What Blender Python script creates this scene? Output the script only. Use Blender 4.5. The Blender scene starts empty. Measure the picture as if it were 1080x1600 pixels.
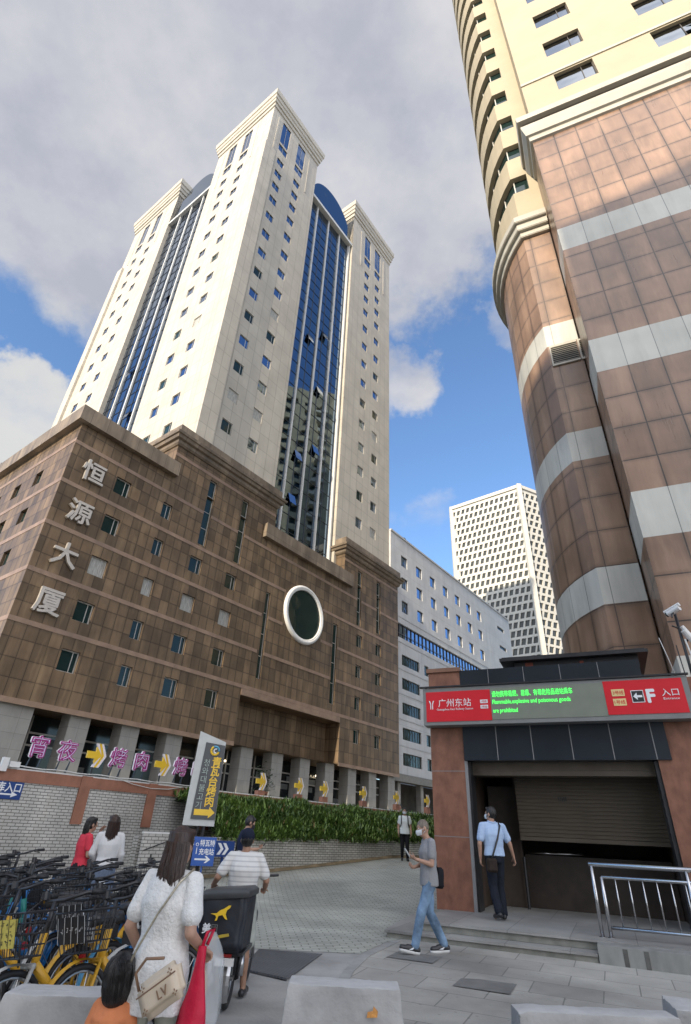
import bpy, bmesh, math, random
from mathutils import Vector, Matrix, Euler, noise as mnoise
R = math.radians
random.seed(7)
sc = bpy.context.scene
C = sc.collection

# ------------------------------------------------------------------ camera
cd = bpy.data.cameras.new('camera')
cam = bpy.data.objects.new('camera', cd); C.objects.link(cam); sc.camera = cam
cd.sensor_fit = 'VERTICAL'; cd.sensor_height = 36.0; cd.sensor_width = 36.0
cd.lens = 832.88 / 1600.0 * 36.0
cd.clip_start = 0.05; cd.clip_end = 8000
TH, RO = 0.54324, 0.04923
fwd = Vector((0, math.cos(TH), math.sin(TH))); up0 = Vector((0, -math.sin(TH), math.cos(TH))); ri0 = Vector((1, 0, 0))
right = math.cos(RO) * ri0 + math.sin(RO) * up0
upv = -math.sin(RO) * ri0 + math.cos(RO) * up0
m3 = Matrix((right, upv, -fwd)).transposed()
cam.matrix_world = Matrix.Translation((0, 0, 1.5)) @ m3.to_4x4()

# ------------------------------------------------------------------ light
SUN_AZ = R(236.4)      # direction to the sun, counter-clockwise from +X
SUN_EL = R(25)
sun_dir = Vector((math.cos(SUN_EL) * math.cos(SUN_AZ), math.cos(SUN_EL) * math.sin(SUN_AZ), math.sin(SUN_EL)))
sd = bpy.data.lights.new('sun', 'SUN'); sd.energy = 4.5; sd.angle = R(0.6); sd.color = (1.0, 0.86, 0.66)
so = bpy.data.objects.new('sun', sd); C.objects.link(so)
so.rotation_euler = (-sun_dir).to_track_quat('-Z', 'Y').to_euler()
sc.view_settings.view_transform = 'Standard'; sc.view_settings.look = 'None'
sc.view_settings.exposure = 0.5; sc.view_settings.gamma = 1.0
sc.cycles.max_bounces = 6; sc.cycles.diffuse_bounces = 3; sc.cycles.glossy_bounces = 3
sc.cycles.transparent_max_bounces = 6; sc.cycles.caustics_reflective = False; sc.cycles.caustics_refractive = False
try:
    sc.cycles.use_denoising = True
except Exception:
    pass

world = bpy.data.worlds.new('World'); sc.world = world; world.use_nodes = True
def build_sky():
    nt = world.node_tree; N = nt.nodes; L = nt.links
    N.clear()
    out = N.new('ShaderNodeOutputWorld'); bg = N.new('ShaderNodeBackground')
    sky = N.new('ShaderNodeTexSky'); sky.sky_type = 'NISHITA'; sky.sun_disc = False
    sky.sun_elevation = SUN_EL; sky.sun_rotation = math.pi / 2 - SUN_AZ
    sky.air_density = 1.0; sky.dust_density = 0.7; sky.ozone_density = 2.4
    tc = N.new('ShaderNodeTexCoord')
    def math_(op, a, b=None, c=None, clamp=False):
        n = N.new('ShaderNodeMath'); n.operation = op; n.use_clamp = clamp
        for i, v in enumerate((a, b, c)):
            if v is None: continue
            if isinstance(v, (int, float)): n.inputs[i].default_value = v
            else: L.new(v, n.inputs[i])
        return n.outputs[0]
    sep = N.new('ShaderNodeSeparateXYZ'); L.new(tc.outputs['Generated'], sep.inputs[0])
    zc = math_('MAXIMUM', sep.outputs[2], 0.06)
    cmb = N.new('ShaderNodeCombineXYZ')
    L.new(math_('DIVIDE', sep.outputs[0], math_('ADD', zc, 0.35)), cmb.inputs[0])
    L.new(math_('DIVIDE', sep.outputs[1], math_('ADD', zc, 0.35)), cmb.inputs[1])
    def fbm(scale, detail, rough, off):
        mp = N.new('ShaderNodeMapping'); mp.inputs['Location'].default_value = off
        L.new(cmb.outputs[0], mp.inputs['Vector'])
        n = N.new('ShaderNodeTexNoise'); n.inputs['Scale'].default_value = scale
        n.inputs['Detail'].default_value = detail; n.inputs['Roughness'].default_value = rough
        L.new(mp.outputs[0], n.inputs['Vector'])
        return n.outputs['Fac']
    n1 = fbm(3.2, 8, 0.56, (1.3, 0.4, 0))
    n2 = fbm(2.6, 8, 0.58, (4.7, 2.2, 1))
    n3 = fbm(7.0, 7, 0.62, (0.2, 7.7, 3))
    wv = N.new('ShaderNodeTexNoise'); wv.inputs['Scale'].default_value = 5.0; wv.inputs['Detail'].default_value = 6; wv.inputs['Roughness'].default_value = .6
    L.new(tc.outputs['Generated'], wv.inputs['Vector'])
    w1 = N.new('ShaderNodeVectorMath'); w1.operation = 'MULTIPLY_ADD'; L.new(wv.outputs['Color'], w1.inputs[0])
    w1.inputs[1].default_value = (.34, .34, .34); w1.inputs[2].default_value = (-.17, -.17, -.17)
    w2 = N.new('ShaderNodeVectorMath'); w2.operation = 'ADD'; L.new(tc.outputs['Generated'], w2.inputs[0]); L.new(w1.outputs[0], w2.inputs[1])
    w3 = N.new('ShaderNodeVectorMath'); w3.operation = 'NORMALIZE'; L.new(w2.outputs[0], w3.inputs[0])
    def dirpx(x, y):
        return (fwd * 832.88 + right * (x - 540) - upv * (y - 800)).normalized()
    # (x, y, inner radius deg, outer radius deg, weight): where the cloud banks stand in the sky
    blobs = [(150, 60, 16, 27, 1.0), (420, 60, 20, 30, 1.0), (640, 90, 10, 18, 1.0), (30, 130, 7, 13, 1.0), (250, 150, 11, 18, 1.0),
             (540, 225, 5, 11, 1.0), (690, 215, 3, 8, 1.0), (15, 640, 3.5, 7.5, 1.05), (-110, 660, 6, 10, 1.0),
             (600, 590, 0.5, 7.0, .86), (800, 480, 1.2, 5, .66), (900, 0, 10, 18, 1.0), (680, 850, 1, 7, .5)]
    acc = None
    for (x, y, ri, ro, w) in blobs:
        d = dirpx(x, y)
        vm = N.new('ShaderNodeVectorMath'); vm.operation = 'DOT_PRODUCT'
        L.new(w3.outputs[0], vm.inputs[0]); vm.inputs[1].default_value = d
        mr = N.new('ShaderNodeMapRange'); mr.interpolation_type = 'SMOOTHSTEP'
        mr.inputs['From Min'].default_value = math.cos(R(ro)); mr.inputs['From Max'].default_value = math.cos(R(ri))
        mr.inputs['To Max'].default_value = w
        L.new(vm.outputs['Value'], mr.inputs['Value'])
        acc = mr.outputs[0] if acc is None else math_('MAXIMUM', acc, mr.outputs[0])
    # behind the viewer the sky is broken cloud as well
    back = N.new('ShaderNodeMapRange'); L.new(sep.outputs[1], back.inputs['Value'])
    back.inputs['From Min'].default_value = 0.0; back.inputs['From Max'].default_value = -0.5
    back.inputs['To Min'].default_value = 0.0; back.inputs['To Max'].default_value = 0.9
    acc = math_('MAXIMUM', acc, back.outputs[0])
    field = math_('ADD', acc, math_('MULTIPLY', math_('SUBTRACT', n1, 0.5), 1.25))
    field = math_('ADD', field, math_('MULTIPLY', math_('SUBTRACT', n3, 0.5), 0.35))
    mask = N.new('ShaderNodeMapRange'); mask.interpolation_type = 'SMOOTHSTEP'
    L.new(field, mask.inputs['Value'])
    mask.inputs['From Min'].default_value = 0.34; mask.inputs['From Max'].default_value = 0.92
    mask.inputs['To Max'].default_value = 0.97
    # cloud body: grey underside, bright thin rim
    tone = math_('ADD', math_('MULTIPLY', n2, 0.85), math_('MULTIPLY', n3, 0.30))
    ramp = N.new('ShaderNodeValToRGB'); L.new(tone, ramp.inputs[0])
    e = ramp.color_ramp.elements
    e[0].position = 0.44; e[0].color = (0.53, 0.55, 0.63, 1)
    e[1].position = 0.68; e[1].color = (0.84, 0.83, 0.85, 1)
    cl = N.new('ShaderNodeMix'); cl.data_type = 'RGBA'; cl.blend_type = 'MULTIPLY'; cl.inputs[0].default_value = 1.0
    L.new(ramp.outputs[0], cl.inputs[6]); cl.inputs[7].default_value = (CLOUD, CLOUD, CLOUD, 1)
    # white heaped cloud low on the left
    vm = N.new('ShaderNodeVectorMath'); vm.operation = 'DOT_PRODUCT'
    L.new(tc.outputs['Generated'], vm.inputs[0]); vm.inputs[1].default_value = dirpx(0, 610)
    mr = N.new('ShaderNodeMapRange'); mr.interpolation_type = 'SMOOTHSTEP'
    mr.inputs['From Min'].default_value = math.cos(R(11)); mr.inputs['From Max'].default_value = math.cos(R(5))
    L.new(vm.outputs['Value'], mr.inputs['Value'])
    c2 = N.new('ShaderNodeMix'); c2.data_type = 'RGBA'
    L.new(math_('MULTIPLY', mr.outputs[0], 0.85), c2.inputs[0]); L.new(cl.outputs[2], c2.inputs[6])
    c2.inputs[7].default_value = (CLOUD * .80, CLOUD * .80, CLOUD * .78, 1)
    # cloud behind the viewer, out of view, brightened as fill light for the square
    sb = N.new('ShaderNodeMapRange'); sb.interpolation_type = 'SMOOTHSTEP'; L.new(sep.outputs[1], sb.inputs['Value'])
    sb.inputs['From Min'].default_value = 0.12; sb.inputs['From Max'].default_value = -0.40; sb.inputs['To Min'].default_value = 1.0; sb.inputs['To Max'].default_value = BACKFILL
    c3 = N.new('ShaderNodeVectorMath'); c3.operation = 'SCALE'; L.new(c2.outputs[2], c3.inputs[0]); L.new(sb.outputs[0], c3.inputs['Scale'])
    tint = N.new('ShaderNodeMix'); tint.data_type = 'RGBA'; tint.blend_type = 'MULTIPLY'; tint.inputs[0].default_value = 1
    L.new(sky.outputs[0], tint.inputs[6]); tint.inputs[7].default_value = SKYTINT
    mix = N.new('ShaderNodeMix'); mix.data_type = 'RGBA'
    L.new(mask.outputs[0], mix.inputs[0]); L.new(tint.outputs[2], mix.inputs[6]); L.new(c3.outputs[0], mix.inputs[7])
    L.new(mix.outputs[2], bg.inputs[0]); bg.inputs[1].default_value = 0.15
    L.new(bg.outputs[0], out.inputs[0])
CLOUD = 4.35; BACKFILL = 3.5
SKYTINT = (1.08, 1.22, 1.34, 1)
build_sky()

# ------------------------------------------------------------------ object helpers
def tag(o, label=None, cat=None, group=None, kind=None):
    if label: o['label'] = label
    if cat: o['category'] = cat
    if group: o['group'] = group
    if kind: o['kind'] = kind
    return o
def thing(name, label, cat, loc=(0, 0, 0), rz=0.0, group=None, scale=1.0):
    o = bpy.data.objects.new(name, None); C.objects.link(o)
    o.empty_display_size = 0.2
    o.location = loc; o.rotation_euler = (0, 0, rz); o.scale = (scale,) * 3
    return tag(o, label, cat, group)
def link_mesh(name, me, parent=None, loc=(0, 0, 0), rot=(0, 0, 0)):
    o = bpy.data.objects.new(name, me); C.objects.link(o)
    if parent: o.parent = parent
    o.location = loc; o.rotation_euler = rot
    return o
def copy_tree(o, parent=None):
    c = o.copy(); C.objects.link(c)
    if parent: c.parent = parent
    for ch in list(o.children): copy_tree(ch, c)
    return c

class MB:
    def __init__(s): s.v = []; s.f = []; s.m = []; s.uv = {}; s.mi = 0
    def quad(s, a, b, c, d, uv=None):
        n = len(s.v); s.v += [tuple(a), tuple(b), tuple(c), tuple(d)]; s.f.append((n, n + 1, n + 2, n + 3)); s.m.append(s.mi)
        if uv: s.uv[len(s.f) - 1] = uv
    def poly(s, pts):
        n = len(s.v); s.v += [tuple(p) for p in pts]; s.f.append(tuple(range(n, n + len(pts)))); s.m.append(s.mi)
    def box(s, x0, x1, y0, y1, z0, z1):
        n = len(s.v)
        s.v += [(x0, y0, z0), (x1, y0, z0), (x1, y1, z0), (x0, y1, z0), (x0, y0, z1), (x1, y0, z1), (x1, y1, z1), (x0, y1, z1)]
        for q in ((0, 3, 2, 1), (4, 5, 6, 7), (0, 1, 5, 4), (1, 2, 6, 5), (2, 3, 7, 6), (3, 0, 4, 7)):
            s.f.append(tuple(n + i for i in q)); s.m.append(s.mi)
    def prism(s, pts, z0, z1):            # pts counter-clockwise in plan
        n = len(s.v); k = len(pts)
        s.v += [(p[0], p[1], z0) for p in pts] + [(p[0], p[1], z1) for p in pts]
        s.f.append(tuple(n + i for i in reversed(range(k)))); s.m.append(s.mi)
        s.f.append(tuple(n + k + i for i in range(k))); s.m.append(s.mi)
        for i in range(k):
            j = (i + 1) % k
            s.f.append((n + i, n + j, n + k + j, n + k + i)); s.m.append(s.mi)
    def plate(s, pts, y0, y1):            # outline in x,z pulled from y0 (front) to y1
        n = len(s.v); k = len(pts)
        s.v += [(p[0], y0, p[1]) for p in pts] + [(p[0], y1, p[1]) for p in pts]
        s.f.append(tuple(n + i for i in range(k))); s.m.append(s.mi)
        s.f.append(tuple(n + k + i for i in reversed(range(k)))); s.m.append(s.mi)
        for i in range(k):
            j = (i + 1) % k
            s.f.append((n + j, n + i, n + k + i, n + k + j)); s.m.append(s.mi)
    def tube(s, path, r, n=8, caps=True, r1=None):
        pts = [Vector(p) for p in path]; rings = []
        prev = None
        for i, p in enumerate(pts):
            if i == 0: t = pts[1] - p
            elif i == len(pts) - 1: t = p - pts[i - 1]
            else: t = (pts[i + 1] - p).normalized() + (p - pts[i - 1]).normalized()
            t = t.normalized() if t.length > 1e-9 else Vector((0, 0, 1))
            if prev is None:
                a = Vector((0, 0, 1)) if abs(t.z) < .9 else Vector((1, 0, 0))
                u = t.cross(a).normalized()
            else:
                u = (prev - t * prev.dot(t)).normalized()
            prev = u; w = t.cross(u)
            rr = r if r1 is None else r + (r1 - r) * i / max(1, len(pts) - 1)
            if isinstance(r, (list, tuple)): rr = r[i]
            b = len(s.v)
            for k in range(n):
                q = 2 * math.pi * k / n
                s.v.append(tuple(p + (u * math.cos(q) + w * math.sin(q)) * rr))
            rings.append(b)
        for a, b in zip(rings, rings[1:]):
            for k in range(n):
                j = (k + 1) % n
                s.f.append((a + k, a + j, b + j, b + k)); s.m.append(s.mi)
        if caps:
            s.f.append(tuple(rings[0] + k for k in reversed(range(n)))); s.m.append(s.mi)
            s.f.append(tuple(rings[-1] + k for k in range(n))); s.m.append(s.mi)
    def bar(s, p, q, w, h=None):
        h = h or w
        p = Vector(p); q = Vector(q); t = (q - p).normalized()
        a = Vector((0, 0, 1)) if abs(t.z) < .95 else Vector((0, 1, 0))
        u = t.cross(a).normalized() * (w / 2); v = u.cross(t).normalized() * (h / 2)
        n = len(s.v)
        for o in (p, q):
            for c in ((-1, -1), (1, -1), (1, 1), (-1, 1)): s.v.append(tuple(o + u * c[0] + v * c[1]))
        for g in ((0, 1, 2, 3), (7, 6, 5, 4), (1, 0, 4, 5), (2, 1, 5, 6), (3, 2, 6, 7), (0, 3, 7, 4)):
            s.f.append(tuple(n + i for i in g)); s.m.append(s.mi)
    def ring(s, c, axis, R_, r, n=24, m=8, a0=0, a1=2 * math.pi):
        c = Vector(c); ax = Vector(axis).normalized(); a = Vector((0, 0, 1)) if abs(ax.z) < .9 else Vector((1, 0, 0))
        u = ax.cross(a).normalized(); w = ax.cross(u)
        full = abs(a1 - a0 - 2 * math.pi) < 1e-6
        pts = [c + (u * math.cos(a0 + (a1 - a0) * i / n) + w * math.sin(a0 + (a1 - a0) * i / n)) * R_ for i in range(n + 1)]
        s.tube(pts, r, m, caps=not full)
    def sphere(s, c, rx, ry=None, rz=None, n=12, m=8):
        ry = ry or rx; rz = rz or rx; b = len(s.v)
        s.v.append((c[0], c[1], c[2] - rz))
        for i in range(1, m):
            t = math.pi * i / m
            for k in range(n):
                q = 2 * math.pi * k / n
                s.v.append((c[0] + rx * math.sin(t) * math.cos(q), c[1] + ry * math.sin(t) * math.sin(q), c[2] - rz * math.cos(t)))
        s.v.append((c[0], c[1], c[2] + rz)); top = len(s.v) - 1
        for k in range(n):
            j = (k + 1) % n
            s.f.append((b, b + 1 + j, b + 1 + k)); s.m.append(s.mi)
            for i in range(m - 2):
                a = b + 1 + i * n; s.f.append((a + k, a + j, a + n + j, a + n + k)); s.m.append(s.mi)
            a = b + 1 + (m - 2) * n; s.f.append((a + k, a + j, top)); s.m.append(s.mi)
    def loft(s, rings, caps=True):
        n = len(rings[0]); bs = []
        for r in rings:
            bs.append(len(s.v)); s.v += [tuple(p) for p in r]
        for a, b in zip(bs, bs[1:]):
            for k in range(n):
                j = (k + 1) % n
                s.f.append((a + k, a + j, b + j, b + k)); s.m.append(s.mi)
        if caps:
            s.f.append(tuple(bs[0] + k for k in reversed(range(n)))); s.m.append(s.mi)
            s.f.append(tuple(bs[-1] + k for k in range(n))); s.m.append(s.mi)
    def holed(s, axis, fix, u0, u1, z0, z1, holes, depth, close=True):
        """wall sheet facing -y (axis x) or -x (axis y) with rectangular openings and reveals"""
        us = sorted({u0, u1} | {h[0] for h in holes} | {h[1] for h in holes})
        zs = sorted({z0, z1} | {h[2] for h in holes} | {h[3] for h in holes})
        us = [u for u in us if u0 - 1e-6 <= u <= u1 + 1e-6]; zs = [z for z in zs if z0 - 1e-6 <= z <= z1 + 1e-6]
        P = (lambda u, d, z: (u, fix + d, z)) if axis == 'x' else (lambda u, d, z: (fix + d, u, z))
        for i in range(len(us) - 1):
            run = None
            for k in range(len(zs) - 1):
                uc = (us[i] + us[i + 1]) / 2; zc = (zs[k] + zs[k + 1]) / 2
                solid = not any(h[0] < uc < h[1] and h[2] < zc < h[3] for h in holes)
                if solid and run is None: run = zs[k]
                last = k == len(zs) - 2
                if run is not None and (not solid or last):
                    top = zs[k + 1] if solid else zs[k]
                    a, b = us[i], us[i + 1]
                    if axis == 'y': a, b = b, a
                    s.quad(P(a, 0, run), P(b, 0, run), P(b, 0, top), P(a, 0, top)); run = None
        for (a, b, c, d) in [h[:4] for h in holes]:
            D = depth
            for q in ((P(a, 0, c), P(a, 0, d), P(a, D, d), P(a, D, c)), (P(b, 0, d), P(b, 0, c), P(b, D, c), P(b, D, d)),
                      (P(b, 0, c), P(a, 0, c), P(a, D, c), P(b, D, c)), (P(a, 0, d), P(b, 0, d), P(b, D, d), P(a, D, d))):
                s.quad(*(q if axis == 'x' else reversed(q)))
    def mesh(s, name, mats, smooth=False):
        me = bpy.data.meshes.new(name); me.from_pydata(s.v, [], s.f)
        if not isinstance(mats, (list, tuple)): mats = [mats]
        for m in mats: me.materials.append(m)
        if len(mats) > 1: me.polygons.foreach_set('material_index', s.m)
        if s.uv:
            ul = me.uv_layers.new(name='UVMap')
            for fi, uv in s.uv.items():
                p = me.polygons[fi]
                for li, c in zip(p.loop_indices, uv): ul.data[li].uv = c
        if smooth: me.polygons.foreach_set('use_smooth', [True] * len(me.polygons))
        me.update(); return me
    def build(s, name, mats, parent=None, loc=(0, 0, 0), rot=(0, 0, 0), smooth=False):
        return link_mesh(name, s.mesh(name, mats, smooth), parent, loc, rot)

def build_each(mb, name, mat, parent):
    """one part per separate piece of the collected geometry"""
    key = {}; par = list(range(len(mb.v)))
    def find(a):
        while par[a] != a: par[a] = par[par[a]]; a = par[a]
        return a
    for i, v in enumerate(mb.v):
        k = tuple(round(c, 4) for c in v)
        if k in key: par[find(i)] = find(key[k])
        else: key[k] = i
    for f in mb.f:
        for i in f[1:]: par[find(i)] = find(f[0])
    parts = {}
    for fi, f in enumerate(mb.f): parts.setdefault(find(f[0]), []).append(fi)
    for fs in parts.values():
        q = MB(); mp = {}
        for fi in fs:
            for i in mb.f[fi]:
                if i not in mp: mp[i] = len(q.v); q.v.append(mb.v[i])
            q.f.append(tuple(mp[i] for i in mb.f[fi])); q.m.append(0)
            if fi in mb.uv: q.uv[len(q.f) - 1] = mb.uv[fi]
        q.build(name, mat, parent)
def smooth_by_angle(me, ang=35):
    me.polygons.foreach_set('use_smooth', [True] * len(me.polygons))
    bm = bmesh.new(); bm.from_mesh(me)
    for e in bm.edges:
        if len(e.link_faces) == 2 and e.calc_face_angle(0) > R(ang): e.smooth = False
    bm.to_mesh(me); bm.free()
def bevel_mesh(me, w, seg=2, ang=40):
    bm = bmesh.new(); bm.from_mesh(me)
    bmesh.ops.remove_doubles(bm, verts=bm.verts, dist=1e-5)
    es = [e for e in bm.edges if len(e.link_faces) == 2 and e.calc_face_angle(0) > R(ang)]
    bmesh.ops.bevel(bm, geom=es, offset=w, segments=seg, affect='EDGES', profile=0.6)
    bm.to_mesh(me); bm.free(); smooth_by_angle(me, 50); return me

# ------------------------------------------------------------------ materials
def nodes(name):
    m = bpy.data.materials.new(name); m.use_nodes = True
    nt = m.node_tree; b = nt.nodes['Principled BSDF']
    return m, nt, nt.nodes, nt.links, b
def lin(c):
    f = lambda x: x / 12.92 if x <= .04045 else ((x + .055) / 1.055) ** 2.4
    return (f(c[0] / 255), f(c[1] / 255), f(c[2] / 255))
def pmat(name, col, rough=.6, metal=0.0, var=.12, scale=4.0, bump=0.0, spec=.5, stretch=(1, 1, 1), detail=5, coat=0, bscale=None):
    m, nt, N, L, b = nodes(name)
    tc = N.new('ShaderNodeTexCoord'); mp = N.new('ShaderNodeMapping'); mp.inputs['Scale'].default_value = stretch
    L.new(tc.outputs['Object'], mp.inputs[0])
    n = N.new('ShaderNodeTexNoise'); n.inputs['Scale'].default_value = scale; n.inputs['Detail'].default_value = detail; n.inputs['Roughness'].default_value = .6
    L.new(mp.outputs[0], n.inputs['Vector'])
    r = N.new('ShaderNodeValToRGB'); L.new(n.outputs['Fac'], r.inputs[0])
    r.color_ramp.elements[0].position = .3; r.color_ramp.elements[1].position = .7
    r.color_ramp.elements[0].color = tuple(c * (1 - var) for c in col) + (1,)
    r.color_ramp.elements[1].color = tuple(min(1, c * (1 + var)) for c in col) + (1,)
    L.new(r.outputs[0], b.inputs['Base Color'])
    b.inputs['Roughness'].default_value = rough; b.inputs['Metallic'].default_value = metal
    b.inputs['Specular IOR Level'].default_value = spec; b.inputs['Coat Weight'].default_value = coat
    if bump:
        n2 = N.new('ShaderNodeTexNoise'); n2.inputs['Scale'].default_value = bscale or scale * 4; n2.inputs['Detail'].default_value = 4
        L.new(mp.outputs[0], n2.inputs['Vector'])
        bp = N.new('ShaderNodeBump'); bp.inputs['Strength'].default_value = bump; bp.inputs['Distance'].default_value = .02
        L.new(n2.outputs['Fac'], bp.inputs['Height']); L.new(bp.outputs[0], b.inputs['Normal'])
    return m
def wallcoord(nt, use_uv=False):
    """u runs along a wall whichever way it faces, v is height (object space)"""
    N = nt.nodes; L = nt.links
    tc = N.new('ShaderNodeTexCoord')
    if use_uv: return tc.outputs['UV'], tc
    s = N.new('ShaderNodeSeparateXYZ'); L.new(tc.outputs['Object'], s.inputs[0])
    ab = N.new('ShaderNodeVectorMath'); ab.operation = 'ABSOLUTE'; L.new(tc.outputs['Normal'], ab.inputs[0])
    sn = N.new('ShaderNodeSeparateXYZ'); L.new(ab.outputs[0], sn.inputs[0])
    def ma(op, a, b):
        n = N.new('ShaderNodeMath'); n.operation = op
        for i, v in enumerate((a, b)):
            if isinstance(v, (int, float)): n.inputs[i].default_value = v
            else: L.new(v, n.inputs[i])
        return n.outputs[0]
    isx = ma('GREATER_THAN', sn.outputs[0], .7); isz = ma('GREATER_THAN', sn.outputs[2], .7)
    u = ma('ADD', ma('MULTIPLY', s.outputs[1], isx), ma('MULTIPLY', s.outputs[0], ma('SUBTRACT', 1, isx)))
    v = ma('ADD', ma('MULTIPLY', s.outputs[2], ma('SUBTRACT', 1, isz)), ma('MULTIPLY', s.outputs[1], isz))
    c = N.new('ShaderNodeCombineXYZ'); L.new(u, c.inputs[0]); L.new(v, c.inputs[1])
    return c.outputs[0], tc
def tilemat(name, c1, c2, mortar, w, h, gap=.012, offset=0.0, rough=.5, stain=.25, stain_col=None, uv=False, off=(0, 0), spec=.5, bump=.25, sstretch=(.9, .12, 1), patch=.2, edge=0.0):
    m, nt, N, L, b = nodes(name)
    vec, tc = wallcoord(nt, uv)
    mp = N.new('ShaderNodeMapping'); mp.inputs['Location'].default_value = (off[0], off[1], 0); L.new(vec, mp.inputs[0])
    br = N.new('ShaderNodeTexBrick'); L.new(mp.outputs[0], br.inputs['Vector'])
    br.offset = offset; br.squash = 1.0
    br.inputs['Color1'].default_value = tuple(c1) + (1,); br.inputs['Color2'].default_value = tuple(c2) + (1,)
    br.inputs['Mortar'].default_value = tuple(mortar) + (1,)
    br.inputs['Scale'].default_value = 1; br.inputs['Mortar Size'].default_value = gap; br.inputs['Mortar Smooth'].default_value = .1
    br.inputs['Brick Width'].default_value = w; br.inputs['Row Height'].default_value = h; br.inputs['Bias'].default_value = 0
    # streaks run down the wall, blotches wander
    ms = N.new('ShaderNodeMapping'); ms.inputs['Scale'].default_value = sstretch; L.new(vec, ms.inputs[0])
    n = N.new('ShaderNodeTexNoise'); n.inputs['Scale'].default_value = 1.6; n.inputs['Detail'].default_value = 6; n.inputs['Roughness'].default_value = .65
    L.new(ms.outputs[0], n.inputs['Vector'])
    n2 = N.new('ShaderNodeTexNoise'); n2.inputs['Scale'].default_value = .5; n2.inputs['Detail'].default_value = 3
    L.new(tc.outputs['Object'], n2.inputs['Vector'])
    rs = N.new('ShaderNodeMapRange'); L.new(n.outputs['Fac'], rs.inputs['Value'])
    rs.inputs['From Min'].default_value = .32; rs.inputs['From Max'].default_value = .68
    rs.inputs['To Min'].default_value = 1 - stain; rs.inputs['To Max'].default_value = 1 + stain * .6
    rp = N.new('ShaderNodeMapRange'); L.new(n2.outputs['Fac'], rp.inputs['Value'])
    rp.inputs['From Min'].default_value = .35; rp.inputs['From Max'].default_value = .65
    rp.inputs['To Min'].default_value = 1 - patch; rp.inputs['To Max'].default_value = 1 + patch * .5
    mm = N.new('ShaderNodeMath'); mm.operation = 'MULTIPLY'; L.new(rs.outputs[0], mm.inputs[0]); L.new(rp.outputs[0], mm.inputs[1])
    mx = N.new('ShaderNodeMix'); mx.data_type = 'RGBA'; mx.blend_type = 'MULTIPLY'; mx.inputs[0].default_value = 1
    L.new(br.outputs['Color'], mx.inputs[6]); L.new(mm.outputs[0], mx.inputs[7])
    outc = mx.outputs[2]
    if edge:                                # each slab darkens softly towards its joints
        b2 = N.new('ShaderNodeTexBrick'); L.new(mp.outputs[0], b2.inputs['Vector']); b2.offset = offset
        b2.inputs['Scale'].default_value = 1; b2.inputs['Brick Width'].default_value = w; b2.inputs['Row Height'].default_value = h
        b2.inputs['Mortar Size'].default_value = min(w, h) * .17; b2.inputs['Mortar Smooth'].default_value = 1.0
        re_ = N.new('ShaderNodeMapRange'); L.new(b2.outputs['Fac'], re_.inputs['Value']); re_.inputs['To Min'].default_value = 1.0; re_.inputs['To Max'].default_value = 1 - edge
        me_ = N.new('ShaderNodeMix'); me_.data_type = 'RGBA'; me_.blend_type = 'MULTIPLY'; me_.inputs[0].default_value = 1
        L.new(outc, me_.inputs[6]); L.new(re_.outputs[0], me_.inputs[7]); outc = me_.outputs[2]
    if stain_col:
        r2 = N.new('ShaderNodeMapRange'); L.new(n.outputs['Fac'], r2.inputs['Value'])
        r2.inputs['From Min'].default_value = .55; r2.inputs['From Max'].default_value = .8; r2.inputs['To Max'].default_value = .6
        m2 = N.new('ShaderNodeMix'); m2.data_type = 'RGBA'; L.new(r2.outputs[0], m2.inputs[0]); L.new(outc, m2.inputs[6])
        m2.inputs[7].default_value = tuple(stain_col) + (1,); outc = m2.outputs[2]
    L.new(outc, b.inputs['Base Color'])
    rr = N.new('ShaderNodeMapRange'); L.new(n.outputs['Fac'], rr.inputs['Value']); rr.inputs['To Min'].default_value = max(.02, rough - .12); rr.inputs['To Max'].default_value = min(1, rough + .15)
    L.new(rr.outputs[0], b.inputs['Roughness']); b.inputs['Specular IOR Level'].default_value = spec
    if bump:
        bp = N.new('ShaderNodeBump'); bp.inputs['Strength'].default_value = bump; bp.inputs['Distance'].default_value = .03; bp.invert = True
        L.new(br.outputs['Fac'], bp.inputs['Height']); L.new(bp.outputs[0], b.inputs['Normal'])
    return m
def glassmat(name, col, rough=.05, metal=0.0, spec=.8, wob=.0, wscale=.35):
    m, nt, N, L, b = nodes(name)
    b.inputs['Base Color'].default_value = tuple(col) + (1,); b.inputs['Roughness'].default_value = rough
    b.inputs['Metallic'].default_value = metal; b.inputs['Specular IOR Level'].default_value = spec
    if wob:
        tc = N.new('ShaderNodeTexCoord'); n = N.new('ShaderNodeTexNoise'); n.inputs['Scale'].default_value = wscale; n.inputs['Detail'].default_value = 2
        L.new(tc.outputs['Object'], n.inputs['Vector'])
        bp = N.new('ShaderNodeBump'); bp.inputs['Strength'].default_value = wob; bp.inputs['Distance'].default_value = .2
        L.new(n.outputs['Fac'], bp.inputs['Height']); L.new(bp.outputs[0], b.inputs['Normal'])
    return m
def emat(name, col, strength):
    m, nt, N, L, b = nodes(name)
    b.inputs['Base Color'].default_value = tuple(col) + (1,); b.inputs['Emission Color'].default_value = tuple(col) + (1,)
    b.inputs['Emission Strength'].default_value = strength; b.inputs['Roughness'].default_value = .4
    return m

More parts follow.
